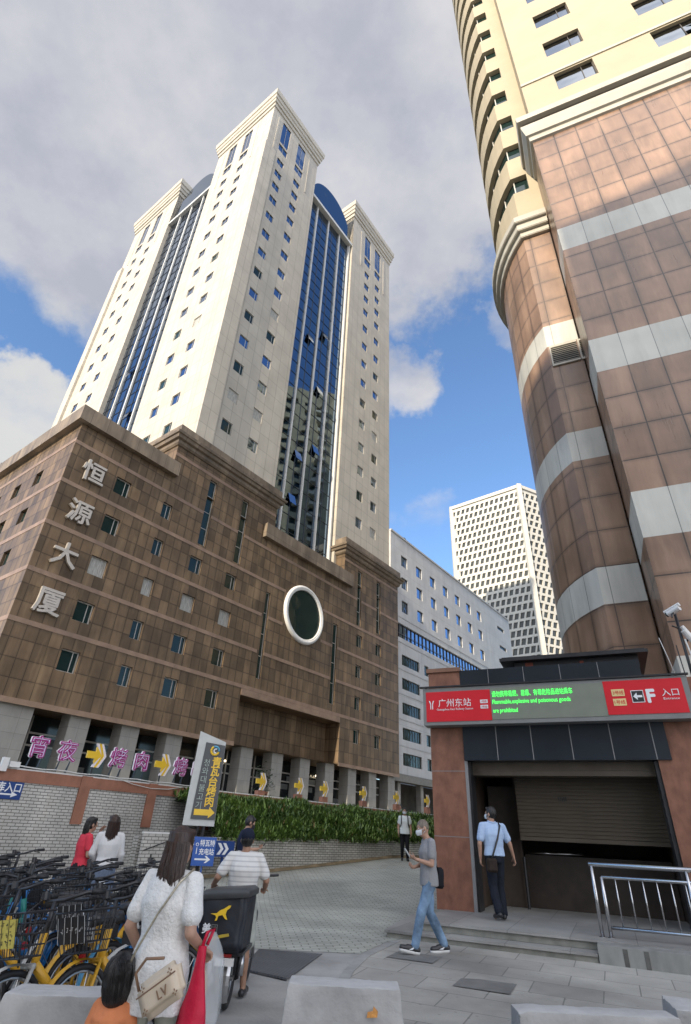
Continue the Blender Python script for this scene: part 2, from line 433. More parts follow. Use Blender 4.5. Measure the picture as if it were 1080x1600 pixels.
# ------------------------------------------------------------------ text
work = bpy.data.scenes.new('workbench')          # an empty scene in which single meshes are evaluated
def baked(o):
    work.collection.objects.link(o); vl = work.view_layers[0]; vl.update()
    me = bpy.data.meshes.new_from_object(o.evaluated_get(vl.depsgraph)); bpy.data.objects.remove(o); return me
def text_mesh(s, size, offset=0.0, depth=.004, align='CENTER', name='lettering'):
    grow = max(0.0, offset); offset = min(0.0, offset)
    cu = bpy.data.curves.new('t', 'FONT'); cu.body = s; cu.size = size; cu.offset = offset; cu.extrude = depth
    cu.align_x = align; cu.align_y = 'CENTER'; cu.resolution_u = 2
    o = bpy.data.objects.new('t', cu)
    me = baked(o); bpy.data.curves.remove(cu)
    # stand it up, facing -y; centre it on its own bounds
    xs = [v.co.x for v in me.vertices]; ys = [v.co.y for v in me.vertices]
    cy = (min(ys) + max(ys)) / 2; cx = (min(xs) + max(xs)) / 2 if align == 'CENTER' else (min(xs) if align == 'LEFT' else 0)
    for v in me.vertices: v.co = Vector((v.co.x - cx, -v.co.z, v.co.y - cy))
    if grow > 0:                            # embolden: the glyph repeated round a small circle
        vs = [v.co.copy() for v in me.vertices]; fs = [tuple(p.vertices) for p in me.polygons]
        V = []; F = []; n = len(vs)
        for k in range(9):
            a = 2 * math.pi * k / 8; r = 0 if k == 8 else grow
            d = Vector((r * math.cos(a), -.00025 * k, r * math.sin(a)))
            F += [tuple(i + len(V) for i in f) for f in fs]; V += [tuple(v + d) for v in vs]
        bpy.data.meshes.remove(me); me = bpy.data.meshes.new(name); me.from_pydata(V, [], F); me.update()
    me.name = name; me.materials.clear(); return me
def text(s, size, mat, parent, loc, offset=0.0, depth=.004, name='lettering', align='CENTER', width=None, rot=(0, 0, 0)):
    me = text_mesh(s, size, offset, depth, align, name); me.materials.append(mat)
    o = link_mesh(name, me, parent, loc, rot)
    if width:
        xs = [v.co.x for v in me.vertices]; w = max(xs) - min(xs)
        for v in me.vertices: v.co.x *= width / w
    return o
# ------------------------------------------------------------------ shared materials
M = {}
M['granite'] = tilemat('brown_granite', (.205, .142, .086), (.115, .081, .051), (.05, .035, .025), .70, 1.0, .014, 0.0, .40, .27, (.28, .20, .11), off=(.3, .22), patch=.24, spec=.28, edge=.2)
M['granite_stripe'] = pmat('pink_granite', (.25, .172, .122), .45, var=.25, scale=1.2)
M['granite_trim'] = tilemat('parapet_granite', (.24, .19, .135), (.17, .13, .092), (.07, .05, .04), 1.2, 3.0, .012, 0, .5, .4, None, patch=.25)
M['cream'] = tilemat('cream_stone', (.50, .465, .395), (.465, .43, .365), (.32, .295, .25), 1.25, 1.85, .028, 0.0, .55, .08, None, patch=.07, bump=.15)
M['cream_trim'] = pmat('cream_moulding', (.46, .425, .355), .55, var=.1, scale=.6, bump=.05)
M['tower_glass'] = glassmat('blue_curtain_glass', (.15, .21, .29), .03, 1.0, wob=.22, wscale=.16)
M['mullion'] = pmat('white_mullion', (.60, .61, .60), .4, var=.06)
M['dark_mullion'] = pmat('dark_mullion', (.05, .06, .075), .35, var=.1)
M['pane'] = glassmat('dark_window_glass', (.012, .028, .026), .07, 0.0, .4, wob=.1, wscale=.9)
M['pane_blue'] = glassmat('blue_window_glass', (.22, .30, .44), .05, 1.0, wob=.15, wscale=.5)
M['pane_grey'] = glassmat('grey_window_glass', (.26, .28, .29), .08, 1.0, wob=.15, wscale=.5)
M['pane_curtain'] = pmat('drawn_curtain', (.36, .36, .33), .5, var=.4, scale=3.5, stretch=(4, 4, .6))
M['frame'] = pmat('aluminium_frame', (.52, .50, .46), .4, metal=.3, var=.08)
M['frame_dark'] = pmat('bronze_frame', (.07, .06, .05), .4, var=.1)
M['conc'] = tilemat('grey_column_stone', (.34, .335, .31), (.29, .285, .265), (.18, .175, .165), 1.4, .75, .008, 0, .6, .14, None, patch=.2)
M['shop'] = glassmat('shopfront_glass', (.018, .022, .024), .12, 0, .6, wob=.1)
M['blind'] = pmat('window_blind', (.13, .14, .135), .7, var=.4, scale=1.2)
M['white_tile'] = tilemat('white_wall_tile', (.60, .59, .55), (.52, .51, .475), (.17, .165, .15), .215, .078, .010, .5, .4, .22, (.23, .20, .15), off=(0, .02), patch=.28, spec=.4)
M['white_tile_uv'] = tilemat('low_wall_tile', (.58, .57, .52), (.46, .45, .40), (.15, .145, .13), .235, .068, .010, .5, .4, .28, (.20, .17, .12), uv=True, patch=.3, spec=.4)
M['terracotta'] = pmat('terracotta_render', (.30, .135, .085), .7, var=.22, scale=2.0, bump=.15)
M['metal_dark'] = pmat('dark_painted_metal', (.03, .031, .034), .4, metal=.2, var=.25)
M['steel'] = pmat('stainless_steel', (.50, .50, .50), .26, metal=1.0, var=.12, scale=6)
M['white_paint'] = pmat('white_paint', (.72, .72, .70), .45, var=.06)
M['pipe_white'] = pmat('white_cable', (.6, .6, .57), .5, var=.1)

CA, SA = math.cos(0.90905), math.sin(0.90905)
AZ_A = 0.90905
CB, SB = math.cos(-0.42861), math.sin(-0.42861)
AZ_B = -0.42861
dA = Vector((CA, SA, 0)); dL = Vector((-SA, CA, 0)); dB = Vector((CB, SB, 0)); dN = Vector((-SB, CB, 0))

# ------------------------------------------------------------------ windows
_wm = {}
def window(parent, face, u, z, w, h, fix, depth=.28, style=(1, 0), pane='pane', frame='frame', name='window', ft=.06):
    key = (round(w, 2), round(h, 2), style, pane, frame, ft)
    if key not in _wm:
        mb = MB(); t = ft
        mb.box(-w / 2, w / 2, -.03, .04, -h / 2, -h / 2 + t); mb.box(-w / 2, w / 2, -.03, .04, h / 2 - t, h / 2)
        mb.box(-w / 2, -w / 2 + t, -.03, .04, -h / 2 + t, h / 2 - t); mb.box(w / 2 - t, w / 2, -.03, .04, -h / 2 + t, h / 2 - t)
        for i in range(style[0]):
            x = -w / 2 + w * ((i + 1) / (style[0] + 1) if style[0] > 1 else .70); mb.box(x - t * .35, x + t * .35, -.025, .035, -h / 2 + t, h / 2 - t)
        for i in range(style[1]):
            zz = -h / 2 + h * (i + 1) / (style[1] + 1); mb.box(-w / 2 + t, w / 2 - t, -.022, .033, zz - t * .35, zz + t * .35)
        p = MB(); p.quad((-w / 2, 0, -h / 2), (w / 2, 0, -h / 2), (w / 2, 0, h / 2), (-w / 2, 0, h / 2))
        _wm[key] = (mb.mesh('window_frame', M[frame]), p.mesh('pane', M[pane]))
    fm, pm = _wm[key]
    if face == 'x': loc = (u, fix + depth, z); rot = (0, 0, 0)
    else: loc = (fix + depth, u, z); rot = (0, 0, -math.pi / 2)
    f = link_mesh(name, fm, parent, loc, rot)
    link_mesh('pane', pm, f, (0, 0.012, 0))
    return f
def windows_merged(parent, specs, frame='frame', pane='pane_blue', name='window'):
    """many tiny far windows as one part"""
    mb = MB()
    for (face, u, z, w, h, fix, depth) in specs:
        P = (lambda a, d, q: (a, fix + d, q)) if face == 'x' else (lambda a, d, q: (fix + d, a, q))
        a0, a1 = (u - w / 2, u + w / 2) if face == 'x' else (u + w / 2, u - w / 2)
        mb.mi = 0; mb.quad(P(a0, depth, z - h / 2), P(a1, depth, z - h / 2), P(a1, depth, z + h / 2), P(a0, depth, z + h / 2))
        mb.mi = 1
        m = (a0 + a1) / 2
        for (b0, b1) in ((a0, a0 + (a1 - a0) * .05), (m - (a1 - a0) * .02, m + (a1 - a0) * .02), (a1 - (a1 - a0) * .05, a1)):
            mb.quad(P(b0, depth - .03, z - h / 2), P(b1, depth - .03, z - h / 2), P(b1, depth - .03, z + h / 2), P(b0, depth - .03, z + h / 2))
    o = mb.build(name, [M[pane], M[frame]], parent); o['kind'] = 'stuff'; return o
def cornice(mb, x0, x1, y0, y1, prof, sides='flbr'):
    """moulding run round a block: prof = [(z, overhang)...] bottom to top"""
    rings = []
    for z, o in prof:
        rings.append([(x0 - o, y0 - o, z), (x1 + o, y0 - o, z), (x1 + o, y1 + o, z), (x0 - o, y1 + o, z)])
    mb.loft(rings, True)

# ================================================================== OFFICE TOWER ON BROWN PODIUM
def office_tower():
    T = thing('office_tower', 'cream stone office tower with blue glass bays rising from a brown granite podium', 'building', (6.70, 59.34, 0), AZ_A)
    XL = -39.9; ZS = 6.7
    cols = [-36.0, -32.46, -28.88, -25.32]; rows = [21.27, 18.28, 15.25, 12.26, 9.31]
    holes = []; wins = []
    for ri, z in enumerate(rows):
        for ci, x in enumerate(cols):
            if ri == 0 and ci > 1: continue
            holes.append((x - .56, x + .56, z - .62, z + .62)); wins.append((x, z, 1.12, 1.24))
    for z in (18.39, 15.33, 12.30, 9.32):
        for x in (-7.58, -4.06):
            holes.append((x - .5, x + .5, z - .62, z + .62)); wins.append((x, z, 1.0, 1.24))
    slits = []
    for x, z0, z1 in ((-28.74, 20.05, 25.95), (-25.05, 20.05, 26.0), (-21.15, 11.65, 18.9), (-11.58, 11.5, 19.0), (-7.78, 20.0, 26.1), (-4.12, 20.2, 26.2)):
        holes.append((x - .36, x + .36, z0, z1)); slits.append((x, z0, z1))
    rec = (-22.62, -10.22, ZS, 10.12)
    holes_f = holes + [rec]
    wm = MB()
    # front sheets follow the three heights of the parapet
    segs = [(XL, -32.7, 24.3), (-32.7, -21.3, 27.2), (-21.3, -10.6, 24.3), (-10.6, 0, 27.4)]
    for (a, b, zt) in segs:
        hs = [h for h in holes if a < (h[0] + h[1]) / 2 < b]
        if a == -32.7: hs = hs + [(-22.62, -21.3, ZS, 10.12)]
        if a == -21.3: hs = hs + [(-21.3, -10.6, ZS, 10.12)]
        if a == -10.6: hs = hs + [(-10.6, -10.22, ZS, 10.12)]
        real = [h for h in hs if h[2] != ZS]; rc = [h for h in hs if h[2] == ZS]
        m2 = MB(); m2.holed('x', 0, a, b, ZS, zt, hs, .32)
        # drop the reveals that the recess pieces would add
        keep = len(m2.f) - 4 * len(hs)
        cut = []
        for k, h in enumerate(hs):
            if h in rc: cut += list(range(keep + 4 * k, keep + 4 * k + 4))
        for k, f in enumerate(m2.f):
            if k in cut: continue
            n = len(wm.v); wm.v += [m2.v[i] for i in f]; wm.f.append(tuple(range(n, n + len(f)))); wm.m.append(0)
    # recess over the entrance
    D = 1.6
    wm.quad((rec[0], D, ZS), (rec[1], D, ZS), (rec[1], D, rec[3]), (rec[0], D, rec[3]))
    wm.quad((rec[0], 0, ZS), (rec[0], D, ZS), (rec[0], D, rec[3]), (rec[0], 0, rec[3]))
    wm.quad((rec[1], D, ZS), (rec[1], 0, ZS), (rec[1], 0, rec[3]), (rec[1], D, rec[3]))
    wm.quad((rec[0], D, rec[3]), (rec[1], D, rec[3]), (rec[1], 0, rec[3]), (rec[0], 0, rec[3]))
    # left side
    lh = []; lw = []
    for ri, z in enumerate(rows):
        for yy in (4.0, 7.1, 10.2, 13.3, 16.4):
            lh.append((yy - .5, yy + .5, z - .55, z + .55)); lw.append((yy, z))
    wm.holed('y', XL, 0, 22, 0, 24.3, lh, .3)
    wm.quad((0, 0, ZS), (0, 40, ZS), (0, 40, 27.4), (0, 0, 27.4))
    wm.quad((XL, 40, 0), (XL, 22, 0), (XL, 22, 24.3), (XL, 40, 24.3)); wm.quad((0, 40, 0), (XL, 40, 0), (XL, 40, 24.3), (0, 40, 24.3))
    wm.quad((XL, 0, 24.3), (0, 0, 24.3), (0, 40, 24.3), (XL, 40, 24.3))
    for a, b, zt in ((-32.7, -21.3, 27.2), (-10.6, 0, 27.4)):      # cheeks of the raised blocks
        wm.quad((a, 0, 24.3), (a, 14, 24.3), (a, 14, zt), (a, 0, zt)) if a == -10.6 or a == -32.7 else None
        wm.quad((b, 14, 24.3), (b, 0, 24.3), (b, 0, zt), (b, 14, zt)) if b < 0 else None
    wm.poly([(XL, 0, ZS), (XL, 4.2, ZS), (0, 4.2, ZS), (0, 0, ZS)])
    wm.box(-16, 0, 4.25, 40, 0, ZS - .01); wm.box(XL + .5, -16.01, 4.25, 40, 0, ZS - .01)
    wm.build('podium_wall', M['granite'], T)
    # pink courses
    st = MB()
    def course(x0, x1, z, h=.27):
        blocks = [(h_[0] - .02, h_[1] + .02) for h_ in holes_f if h_[2] < z + h / 2 and h_[3] > z - h / 2]
        if 15.8 < z < 21: blocks.append((-18.95, -13.75))
        xs = x0
        for a, b in sorted(blocks):
            if b < xs or a > x1: continue
            if a > xs: st.box(xs, a, -.004 - .02, .01, z - h / 2, z + h / 2)
            xs = max(xs, b)
        if xs < x1: st.box(xs, x1, -.024, .01, z - h / 2, z + h / 2)
    for z in (22.75, 19.75, 16.75, 13.7, 10.75): course(XL, 0, z)
    course(-32.7, -21.3, 26.35); course(-10.6, 0, 26.5)
    for z in (22.9, 19.75, 16.75, 13.7, 10.75, 7.0): st.box(XL - .022, XL + .01, -.02, 22, z - .14, z + .14)
    st.box(XL, rec[0], -.03, .02, ZS - .12, ZS + .16); st.box(rec[1], 0, -.03, .02, ZS - .12, ZS + .16)
    st.box(rec[0] + .02, rec[1] - .02, -.034, .02, 10.13, 10.6)
    st.build('stone_course', M['granite_stripe'], T)
    # parapets
    p = MB()
    cornice(p, XL, -32.72, 0, 22, [(24.25, .05), (24.25, .42), (25.4, .42), (25.4, -.3)])
    p.box(-40.2, -33.0, 21.6, 24, 24.3, 29.2)
    cornice(p, -22.15, -9.85, -.0, 3, [(23.6, .05), (23.6, .42), (24.95, .42), (24.95, -.4)])
    build_each(p, 'parapet', M['granite_trim'], T)
    p = MB()
    for a, b in ((-32.7, -21.3), (-10.6, 0)):
        cornice(p, a, b, 0, 13, [(27.15, .0), (27.15, .08), (27.3, .2), (27.55, .22), (27.62, .42), (27.85, .5), (27.9, .62), (28.1, .66), (28.1, .25), (29.0, .25), (29.0, -.2)])
    build_each(p, 'cornice', M['granite_trim'], T)
    # oval window in the middle of the front
    rg = MB(); rg.ring((-16.35, -.06, 18.4), (0, 1, 0), 2.5, .2, 48, 10); rg.ring((-16.35, -.12, 18.4), (0, 1, 0), 2.34, .1, 48, 8)
    r0 = rg.build('round_window', M['white_paint'], T, smooth=True)
    pn = MB(); pn.poly([(-16.35 + 2.4 * math.cos(2 * math.pi * i / 48), -.03, 18.4 + 2.4 * math.sin(2 * math.pi * i / 48)) for i in range(48)])
    pn.build('pane', M['pane'], r0)
    for i, (x, z, w, h) in enumerate(wins):
        pk = 'pane'
        if (round(x), round(z)) in ((-36, 15), (-32, 15), (-29, 15), (-25, 15)): pk = 'pane_curtain'
        window(T, 'x', x, z, w, h, 0, .2, (1, 0), pk)
    for (x, z0, z1) in slits:
        window(T, 'x', x, (z0 + z1) / 2, .72, z1 - z0, 0, .18, (0, 3), 'pane')
    for (yy, z) in lw: window(T, 'y', yy, z, 1.0, 1.1, XL, .2, (1, 0), 'pane', 'frame_dark')
    # colonnade at street level
    cm = MB()
    for k in range(12):
        x = -37.45 + 3.32 * k
        if x > 0: break
        cm = MB(); cm.box(-.62, .62, 0, 1.0, 0, ZS - .005)
        cm.build('column', M['conc'], T, (x, .35, 0))
    cm = MB(); cm.box(-1.1, 1.1, 0, 1.4, 0, ZS - .005); cm.build('column', M['conc'], T, (-39.0, .3, 0))
    sh = MB(); sh.quad((XL + .6, 3.2, 2.5), (-.1, 3.2, 2.5), (-.1, 3.2, ZS - .02), (XL + .6, 3.2, ZS - .02))
    s0 = sh.build('shopfront', M['shop'], T)
    bl = MB()
    for k in range(13):
        x = -38.6 + 3.05 * k
        bl.box(x, x + .08, 3.1, 3.19, 2.5, ZS - .03)
        for z in (3.7, 5.05, 5.7): bl.box(x + .09, x + 2.96, 3.12, 3.18, z, z + .1)
    bl.build('glazing_bar', M['frame'], s0)
    bl = MB(); rnd = random.Random(4)
    for k in range(13):
        x = -38.5 + 3.05 * k
        for j in range(3):
            if rnd.random() < .55:
                a = x + rnd.random() * 1.6; bl.box(a, a + .5 + rnd.random() * .8, 3.14, 3.185, 3.9 + .62 * j, 4.3 + .62 * j)
    build_each(bl, 'blind', M['blind'], s0)
    lg = MB()
    for x in (-21.3, -20.6, -18.4, -11.2, -9.6, -9.2, -8.3):
        lg.sphere((x, 2.9, 5.9), .07)
    build_each(lg, 'shop_light', emat('warm_lamp', (1, .82, .55), 6), s0)
    # lettering on the front
    lm = pmat('brushed_letters', (.50, .47, .43), .4, metal=.35, var=.12)
    for s, z in (('恒', 21.15), ('源', 18.12), ('大', 15.15), ('厦', 12.15)):
        text(s, 1.62, lm, T, (-38.2, -.12, z), .03, .09, 'sign_character')
    # ---------------- the tower
    tw = MB(); XA, XB, XC = -30.6, -20.85, -10.95; Y0 = 1.2; YB, YC, YD = 13.1, 22.9, 35.0
    zr = [79.9, 76.9, 73.9, 70.7, 67.0, 63.2, 59.5, 55.75, 52.0, 48.25, 44.4, 40.65, 36.9, 33.1]
    near = []; far = []
    def face(axis, fix, a, b, cols_):
        hs = []
        for c in cols_:
            hs.append((c - .85, c + .85, 84.6, 90.1)); hs.append((c - .85, c + .85, 82.5, 84.1))
            far.append((axis, c, 87.35, 1.7, 5.5, fix, .10)); far.append((axis, c, 83.3, 1.7, 1.6, fix, .10))
            for i, z in enumerate(zr):
                w = 1.25; hs.append((c - w / 2, c + w / 2, z - .68, z + .68))
                (near if z < 60 and not (axis == 'y' and fix == XA and a > 20) else far).append((axis, c, z, w, 1.36, fix, .10))
        tw.holed(axis, fix, a, b, 24.3, 91.2, hs, .28)
    face('x', Y0, XA, XB, (-27.75, -24.4)); face('x', Y0, XC, 0, (-6.75, -3.75))
    face('y', XA, Y0, YB, (6.25, 9.6)); face('y', XA, YC, YD, (27.6, 31.0))
    # returns beside the glass bays, back and far sides
    for x in (XB,): tw.quad((x, Y0, 24.3), (x, Y0 + 3, 24.3), (x, Y0 + 3, 91.2), (x, Y0, 91.2))
    tw.quad((XC, Y0 + 3, 24.3), (XC, Y0, 24.3), (XC, Y0, 91.2), (XC, Y0 + 3, 91.2))
    tw.quad((XA, YC, 24.3), (XA + 3, YC, 24.3), (XA + 3, YC, 91.2), (XA, YC, 91.2))
    tw.quad((XA + 3, YB, 24.3), (XA, YB, 24.3), (XA, YB, 91.2), (XA + 3, YB, 91.2))
    tw.quad((0, Y0, 24.3), (0, YD, 24.3), (0, YD, 91.2), (0, Y0, 91.2)); tw.quad((0, YD, 24.3), (XA, YD, 24.3), (XA, YD, 91.2), (0, YD, 91.2))
    tw.quad((XB, YB + 0, 83), (XC, YB, 83), (XC, YB, 91.2), (XB, YB, 91.2))
    for a, b, c, d in ((XA, XB, Y0, YB), (XC, 0, Y0, YB), (XA, XB, YC, YD), (XC, 0, YC, YD)):
        tw.quad((b, c, 83), (b, d, 83), (b, d, 91.2), (b, c, 91.2)) if b < 0 else None
        tw.quad((a, d, 83), (a, c, 83), (a, c, 91.2), (a, d, 91.2)) if a > XA else None
        tw.quad((a, c, 91.2), (b, c, 91.2), (b, d, 91.2), (a, d, 91.2))
        tw.quad((b, d, 83), (a, d, 83), (a, d, 91.2), (b, d, 91.2)); tw.quad((a, c, 83), (b, c, 83), (b, c, 91.2), (a, c, 91.2)) if c > YB else None
    tw.quad((XB, Y0 + 2, 83.4), (XC, Y0 + 2, 83.4), (XC, YD, 83.4), (XB, YD, 83.4)); tw.quad((XA + 2, YB, 83.42), (-.5, YB, 83.42), (-.5, YC, 83.42), (XA + 2, YC, 83.42))
    tw.build('tower_wall', M['cream'], T)
    # sunk panels beside the tall top windows, corner boards
    pt = MB()
    for c0, c1, ax, fx in ((-29.4, -22.6, 'x', Y0), (-8.6, -1.9, 'x', Y0)):
        for c in (c0, c1): pt.box(c - .12, c + .12, fx - .05, fx + .02, 80.5, 89.8)
    for c0, c1 in ((4.3, 11.5), (25.6, 32.9)):
        for c in (c0, c1): pt.box(XA - .05, XA + .02, c - .12, c + .12, 80.5, 89.8)
    # thickened lower corner with a stepped top
    for (x, y) in ((XA, Y0),):
        pt.prism([(x - .32, y - .32), (x + 1.5, y - .32), (x + 1.5, y - .01), (x - .01, y - .01), (x - .01, y + 1.5), (x - .32, y + 1.5)], 29.2, 80.4)
        n = len(pt.v)
    pt.prism([(XA - .32, YD - 1.2), (XA - .01, YD - 1.2), (XA - .01, YD + .3), (XA - .32, YD + .3)], 24.4, 80.4)
    build_each(pt, 'corner_board', M['cream'], T)
    co = MB()
    for a, b, c, d in ((XA, XB, Y0, YB), (XC, 0, Y0, YB), (XA, XB, YC, YD), (XC, 0, YC, YD)):
        cornice(co, a, b, c, d, [(91.0, .02), (91.05, .14), (91.8, .16), (91.85, .32), (92.5, .36), (92.6, .48), (93.3, .52), (93.4, .66), (94.2, .70), (94.5, .70), (94.5, -.3)])
    build_each(co, 'cornice', M['cream_trim'], T)
    for i, w in enumerate(near):
        window(T, w[0], w[1], w[2], w[3], w[4], w[5], w[6], (1, 0), ('pane_blue', 'pane_blue', 'pane', 'pane_blue', 'pane_curtain', 'pane', 'pane_blue')[(i * 5 + i // 3) % 7], 'frame', ft=.05)
    windows_merged(T, far)
    # glass bays
    g = MB()
    yg = Y0 + .75; xg = XA + .55
    g.quad((XB, yg, 24.3), (XC, yg, 24.3), (XC, yg, 83.2), (XB, yg, 83.2))
    g.quad((xg, YC, 24.3), (xg, YB, 24.3), (xg, YB, 83.2), (xg, YC, 83.2))
    g.build('glass_bay', M['tower_glass'], T)
    mu = MB()
    for x in (-19.0, -16.32, -13.62): mu.box(x - .11, x + .11, yg - .2, yg - .002, 24.3, 83)
    mu.box(XB, XC, yg - .7, yg + .3, 82.7, 83.25); mu.box(XC - .45, XC - .25, yg - .4, yg - .01, 24.3, 82.7)
    for y in (20.4, 17.6, 14.9): mu.box(xg - .2, xg - .002, y - .11, y + .11, 24.3, 83)
    mu.box(xg - .5, xg + .3, YB, YC, 82.71, 83.26)
    build_each(mu, 'mullion', M['mullion'], T)
    md = MB()
    z = 25.2
    while z < 82.5:
        md.box(XB, XC, yg - .05, yg - .004, z - .018, z + .018); md.box(xg - .05, xg - .004, YB, YC, z - .019, z + .019); z += 1.85
    for k in range(8):
        x = XB + (XC - XB) * (k + .5) / 8; md.box(x - .018, x + .018, yg - .06, yg - .006, 24.3, 82.7)
        y = YB + (YC - YB) * (k + .5) / 8; md.box(xg - .06, xg - .006, y - .018, y + .018, 24.3, 82.7)
    md.build('glazing_bar', M['dark_mullion'], T)
    ow = MB(); rnd = random.Random(3)
    for (x, z) in ((-17.6, 55), (-14.9, 58), (-15, 48), (-17.5, 36.5), (-17.7, 30.8), (-14.8, 39)):
        ow.poly([(x - .5, yg - .42, z - .6), (x + .5, yg - .42, z - .6), (x + .5, yg - .06, z + .6), (x - .5, yg - .06, z + .6)])
    for (y, z) in ((16, 60), (19, 48), (16.2, 40), (18.9, 36)):
        ow.poly([(xg - .42, y + .5, z - .6), (xg - .42, y - .5, z - .6), (xg - .06, y - .5, z + .6), (xg - .06, y + .5, z + .6)])
    build_each(ow, 'open_casement', M['pane_blue'], T)
    # barrel vaults that close the bays with an arch
    v = MB(); n = 28
    def arch(t, half): return (half * math.cos(math.pi * (1 - t)), 7.4 * math.sin(math.pi * (1 - t)) ** .8)
    xm = (XB + XC) / 2; h1 = (XC - XB) / 2 - .05; ym = (YB + YC) / 2; h2 = (YC - YB) / 2 - .05
    f = [arch(i / n, h1) for i in range(n + 1)]; l = [arch(i / n, h2) for i in range(n + 1)]
    v.poly([(xm + a, yg - .1, 83.26 + b) for a, b in f]); v.poly([(xg - .1, ym - a, 83.27 + b) for a, b in l])
    for q, w in zip(f, f[1:]): v.quad((xm + q[0], yg - .1, 83.26 + q[1]), (xm + w[0], yg - .1, 83.26 + w[1]), (xm + w[0], YD - .5, 83.26 + w[1]), (xm + q[0], YD - .5, 83.26 + q[1]))
    for q, w in zip(l, l[1:]): v.quad((xg - .1, ym - w[0], 83.27 + w[1]), (xg - .1, ym - q[0], 83.27 + q[1]), (-.6, ym - q[0], 83.27 + q[1]), (-.6, ym - w[0], 83.27 + w[1]))
    v.build('glass_vault', M['tower_glass'], T)
    # rooftop shrubs on the low corner
    pl = MB(); rnd = random.Random(5)
    for k in range(3):
        for i in range(26):
            c = Vector((XL + .3, 11 + k * 2.3, 25.6)) + Vector((rnd.gauss(0, .14), rnd.gauss(0, .2), abs(rnd.gauss(0, .35)))); a = rnd.random() * 6; s = .16
            pl.quad(c, c + Vector((s * math.cos(a), s * math.sin(a), .05)), c + Vector((s * math.cos(a), s * math.sin(a), .22)), c + Vector((0, 0, .2)))
    pl.build('roof_plant', pmat('roof_leaf', (.05, .07, .03), .7), T)
office_tower()

# ================================================================== WHITE OFFICE BLOCK
def white_block():
    o = Vector((6.70, 59.34, 0)) + dL * 1.0
    T = thing('office_block', 'pale grey office block with rows of small square windows beside the brown podium', 'building', o, AZ_A)
    wall = tilemat('pale_panel', (.56, .565, .57), (.53, .535, .54), (.40, .40, .41), 3.8, 3.07, .02, 0, .55, .10, None, off=(.5, .3), patch=.08, bump=.1)
    XE = 39.3; ZT = 35.3
    hs = []; w1 = []; w2 = []
    for z in (32.07, 29.0, 25.85):
        for k in range(-1, 7):
            x = 3.32 + 3.82 * k
            if x < .3: continue
            hs.append((x - .74, x + .74, z - .76, z + .76)); w1.append((x, z))
    for z in (19.2, 16.5, 13.8, 11.15, 8.6):
        hs.append((2.45, 6.5, z - .62, z + .62)); w2.append((4.475, z, 4.05))
        for x in (8.3, 12.6, 16.4): hs.append((x - .55, x + .55, z - .62, z + .62)); w2.append((x, z, 1.1))
    band = (.3, 26.0, 21.75, 23.5)
    for (x, z) in ((35.0, 32.5), (35.2, 29.25)): hs.append((x - 1.4, x + 1.4, z - .3, z + .3))
    wm = MB(); wm.holed('x', 0, .02, XE, 7.15, ZT, hs + [band], .3)
    wm.quad((XE, 0, 0), (XE, 26, 0), (XE, 26, ZT), (XE, 0, ZT)); wm.quad((.02, 26, 0), (.02, 0, 7.15), (.02, 0, ZT), (.02, 26, ZT))
    wm.quad((.02, .6, ZT - .5), (XE, .6, ZT - .5), (XE, 26, ZT - .5), (.02, 26, ZT - .5)); wm.box(.02, XE, .31, .6, ZT - 1.2, ZT - .01)
    wm.quad((.02, 0, 7.15), (.02, 6, 7.15), (XE, 6, 7.15), (XE, 0, 7.15))
    wm.build('wall', wall, T)
    tr = MB()
    for z in (24.3, 21.2, 18.05, 15.3, 12.6, 9.9): tr.box(.3, XE, -.05, .001, z - .07, z + .07)
    tr.box(0, XE + .1, -.12, .3, ZT, ZT + .25)
    build_each(tr, 'string_course', pmat('pale_trim', (.46, .465, .47), .6), T)
    for (x, z) in w1: window(T, 'x', x, z, 1.48, 1.52, 0, .16, (1, 0), 'pane_blue', 'frame_dark')
    for (x, z, w) in w2: window(T, 'x', x, z, w, 1.24, 0, .16, (6 if w > 3 else 1, 0), 'pane', 'frame_dark')
    for (x, z) in ((35.0, 32.5), (35.2, 29.25)): window(T, 'x', x, z, 2.8, .6, 0, .16, (3, 0), 'pane', 'frame_dark')
    g = MB(); g.quad((band[0], .25, band[2]), (band[1], .25, band[2]), (band[1], .25, band[3]), (band[0], .25, band[3]))
    b = g.build('glazed_band', M['pane_blue'], T)
    g = MB(); x = band[0]
    while x < band[1]: g.box(x - .04, x + .04, .15, .24, band[2], band[3]); x += .95
    g.box(band[0], band[1], .13, .145, band[2] + .55, band[2] + .62)
    g.build('glazing_bar', M['frame_dark'], b)
    c = MB(); c.box(6.1, 7.9, 3, 5, ZT - .5, 38.2); c.box(6.0, 8.0, 2.9, 5.1, 38.2, 38.5)
    c.build('rooftop_stair', M['cream_trim'], T)
    c = MB(); c.box(34.2, 37.0, 2, 6, ZT - .5, 37.3); c.build('rooftop_stair', wall, T)
    for i, (x, h) in enumerate(((1.6, .8), (4.3, 1.0), (5.0, .7), (29, .9))):
        a = MB(); a.tube([(x, .5, ZT - .5), (x, .5, ZT + h)], .06, 6); a.box(x - .25, x + .25, .4, .6, ZT + h * .7, ZT + h * .9); a.build('antenna', M['metal_dark'], T)
    # open passage under the block
    for x in (2.4, 7.2, 12, 17):
        cm = MB(); cm.box(x - .3, x + .3, .5, 1.1, 0, 7.13); cm.build('column', M['conc'], T)
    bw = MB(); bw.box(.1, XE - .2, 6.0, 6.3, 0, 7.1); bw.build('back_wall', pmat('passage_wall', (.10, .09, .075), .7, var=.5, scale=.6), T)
    be = MB(); be.box(.1, 30, -.2, .25, 6.4, 7.1); be.build('passage_beam', pmat('passage_beam', (.22, .22, .20), .7), T)
white_block()

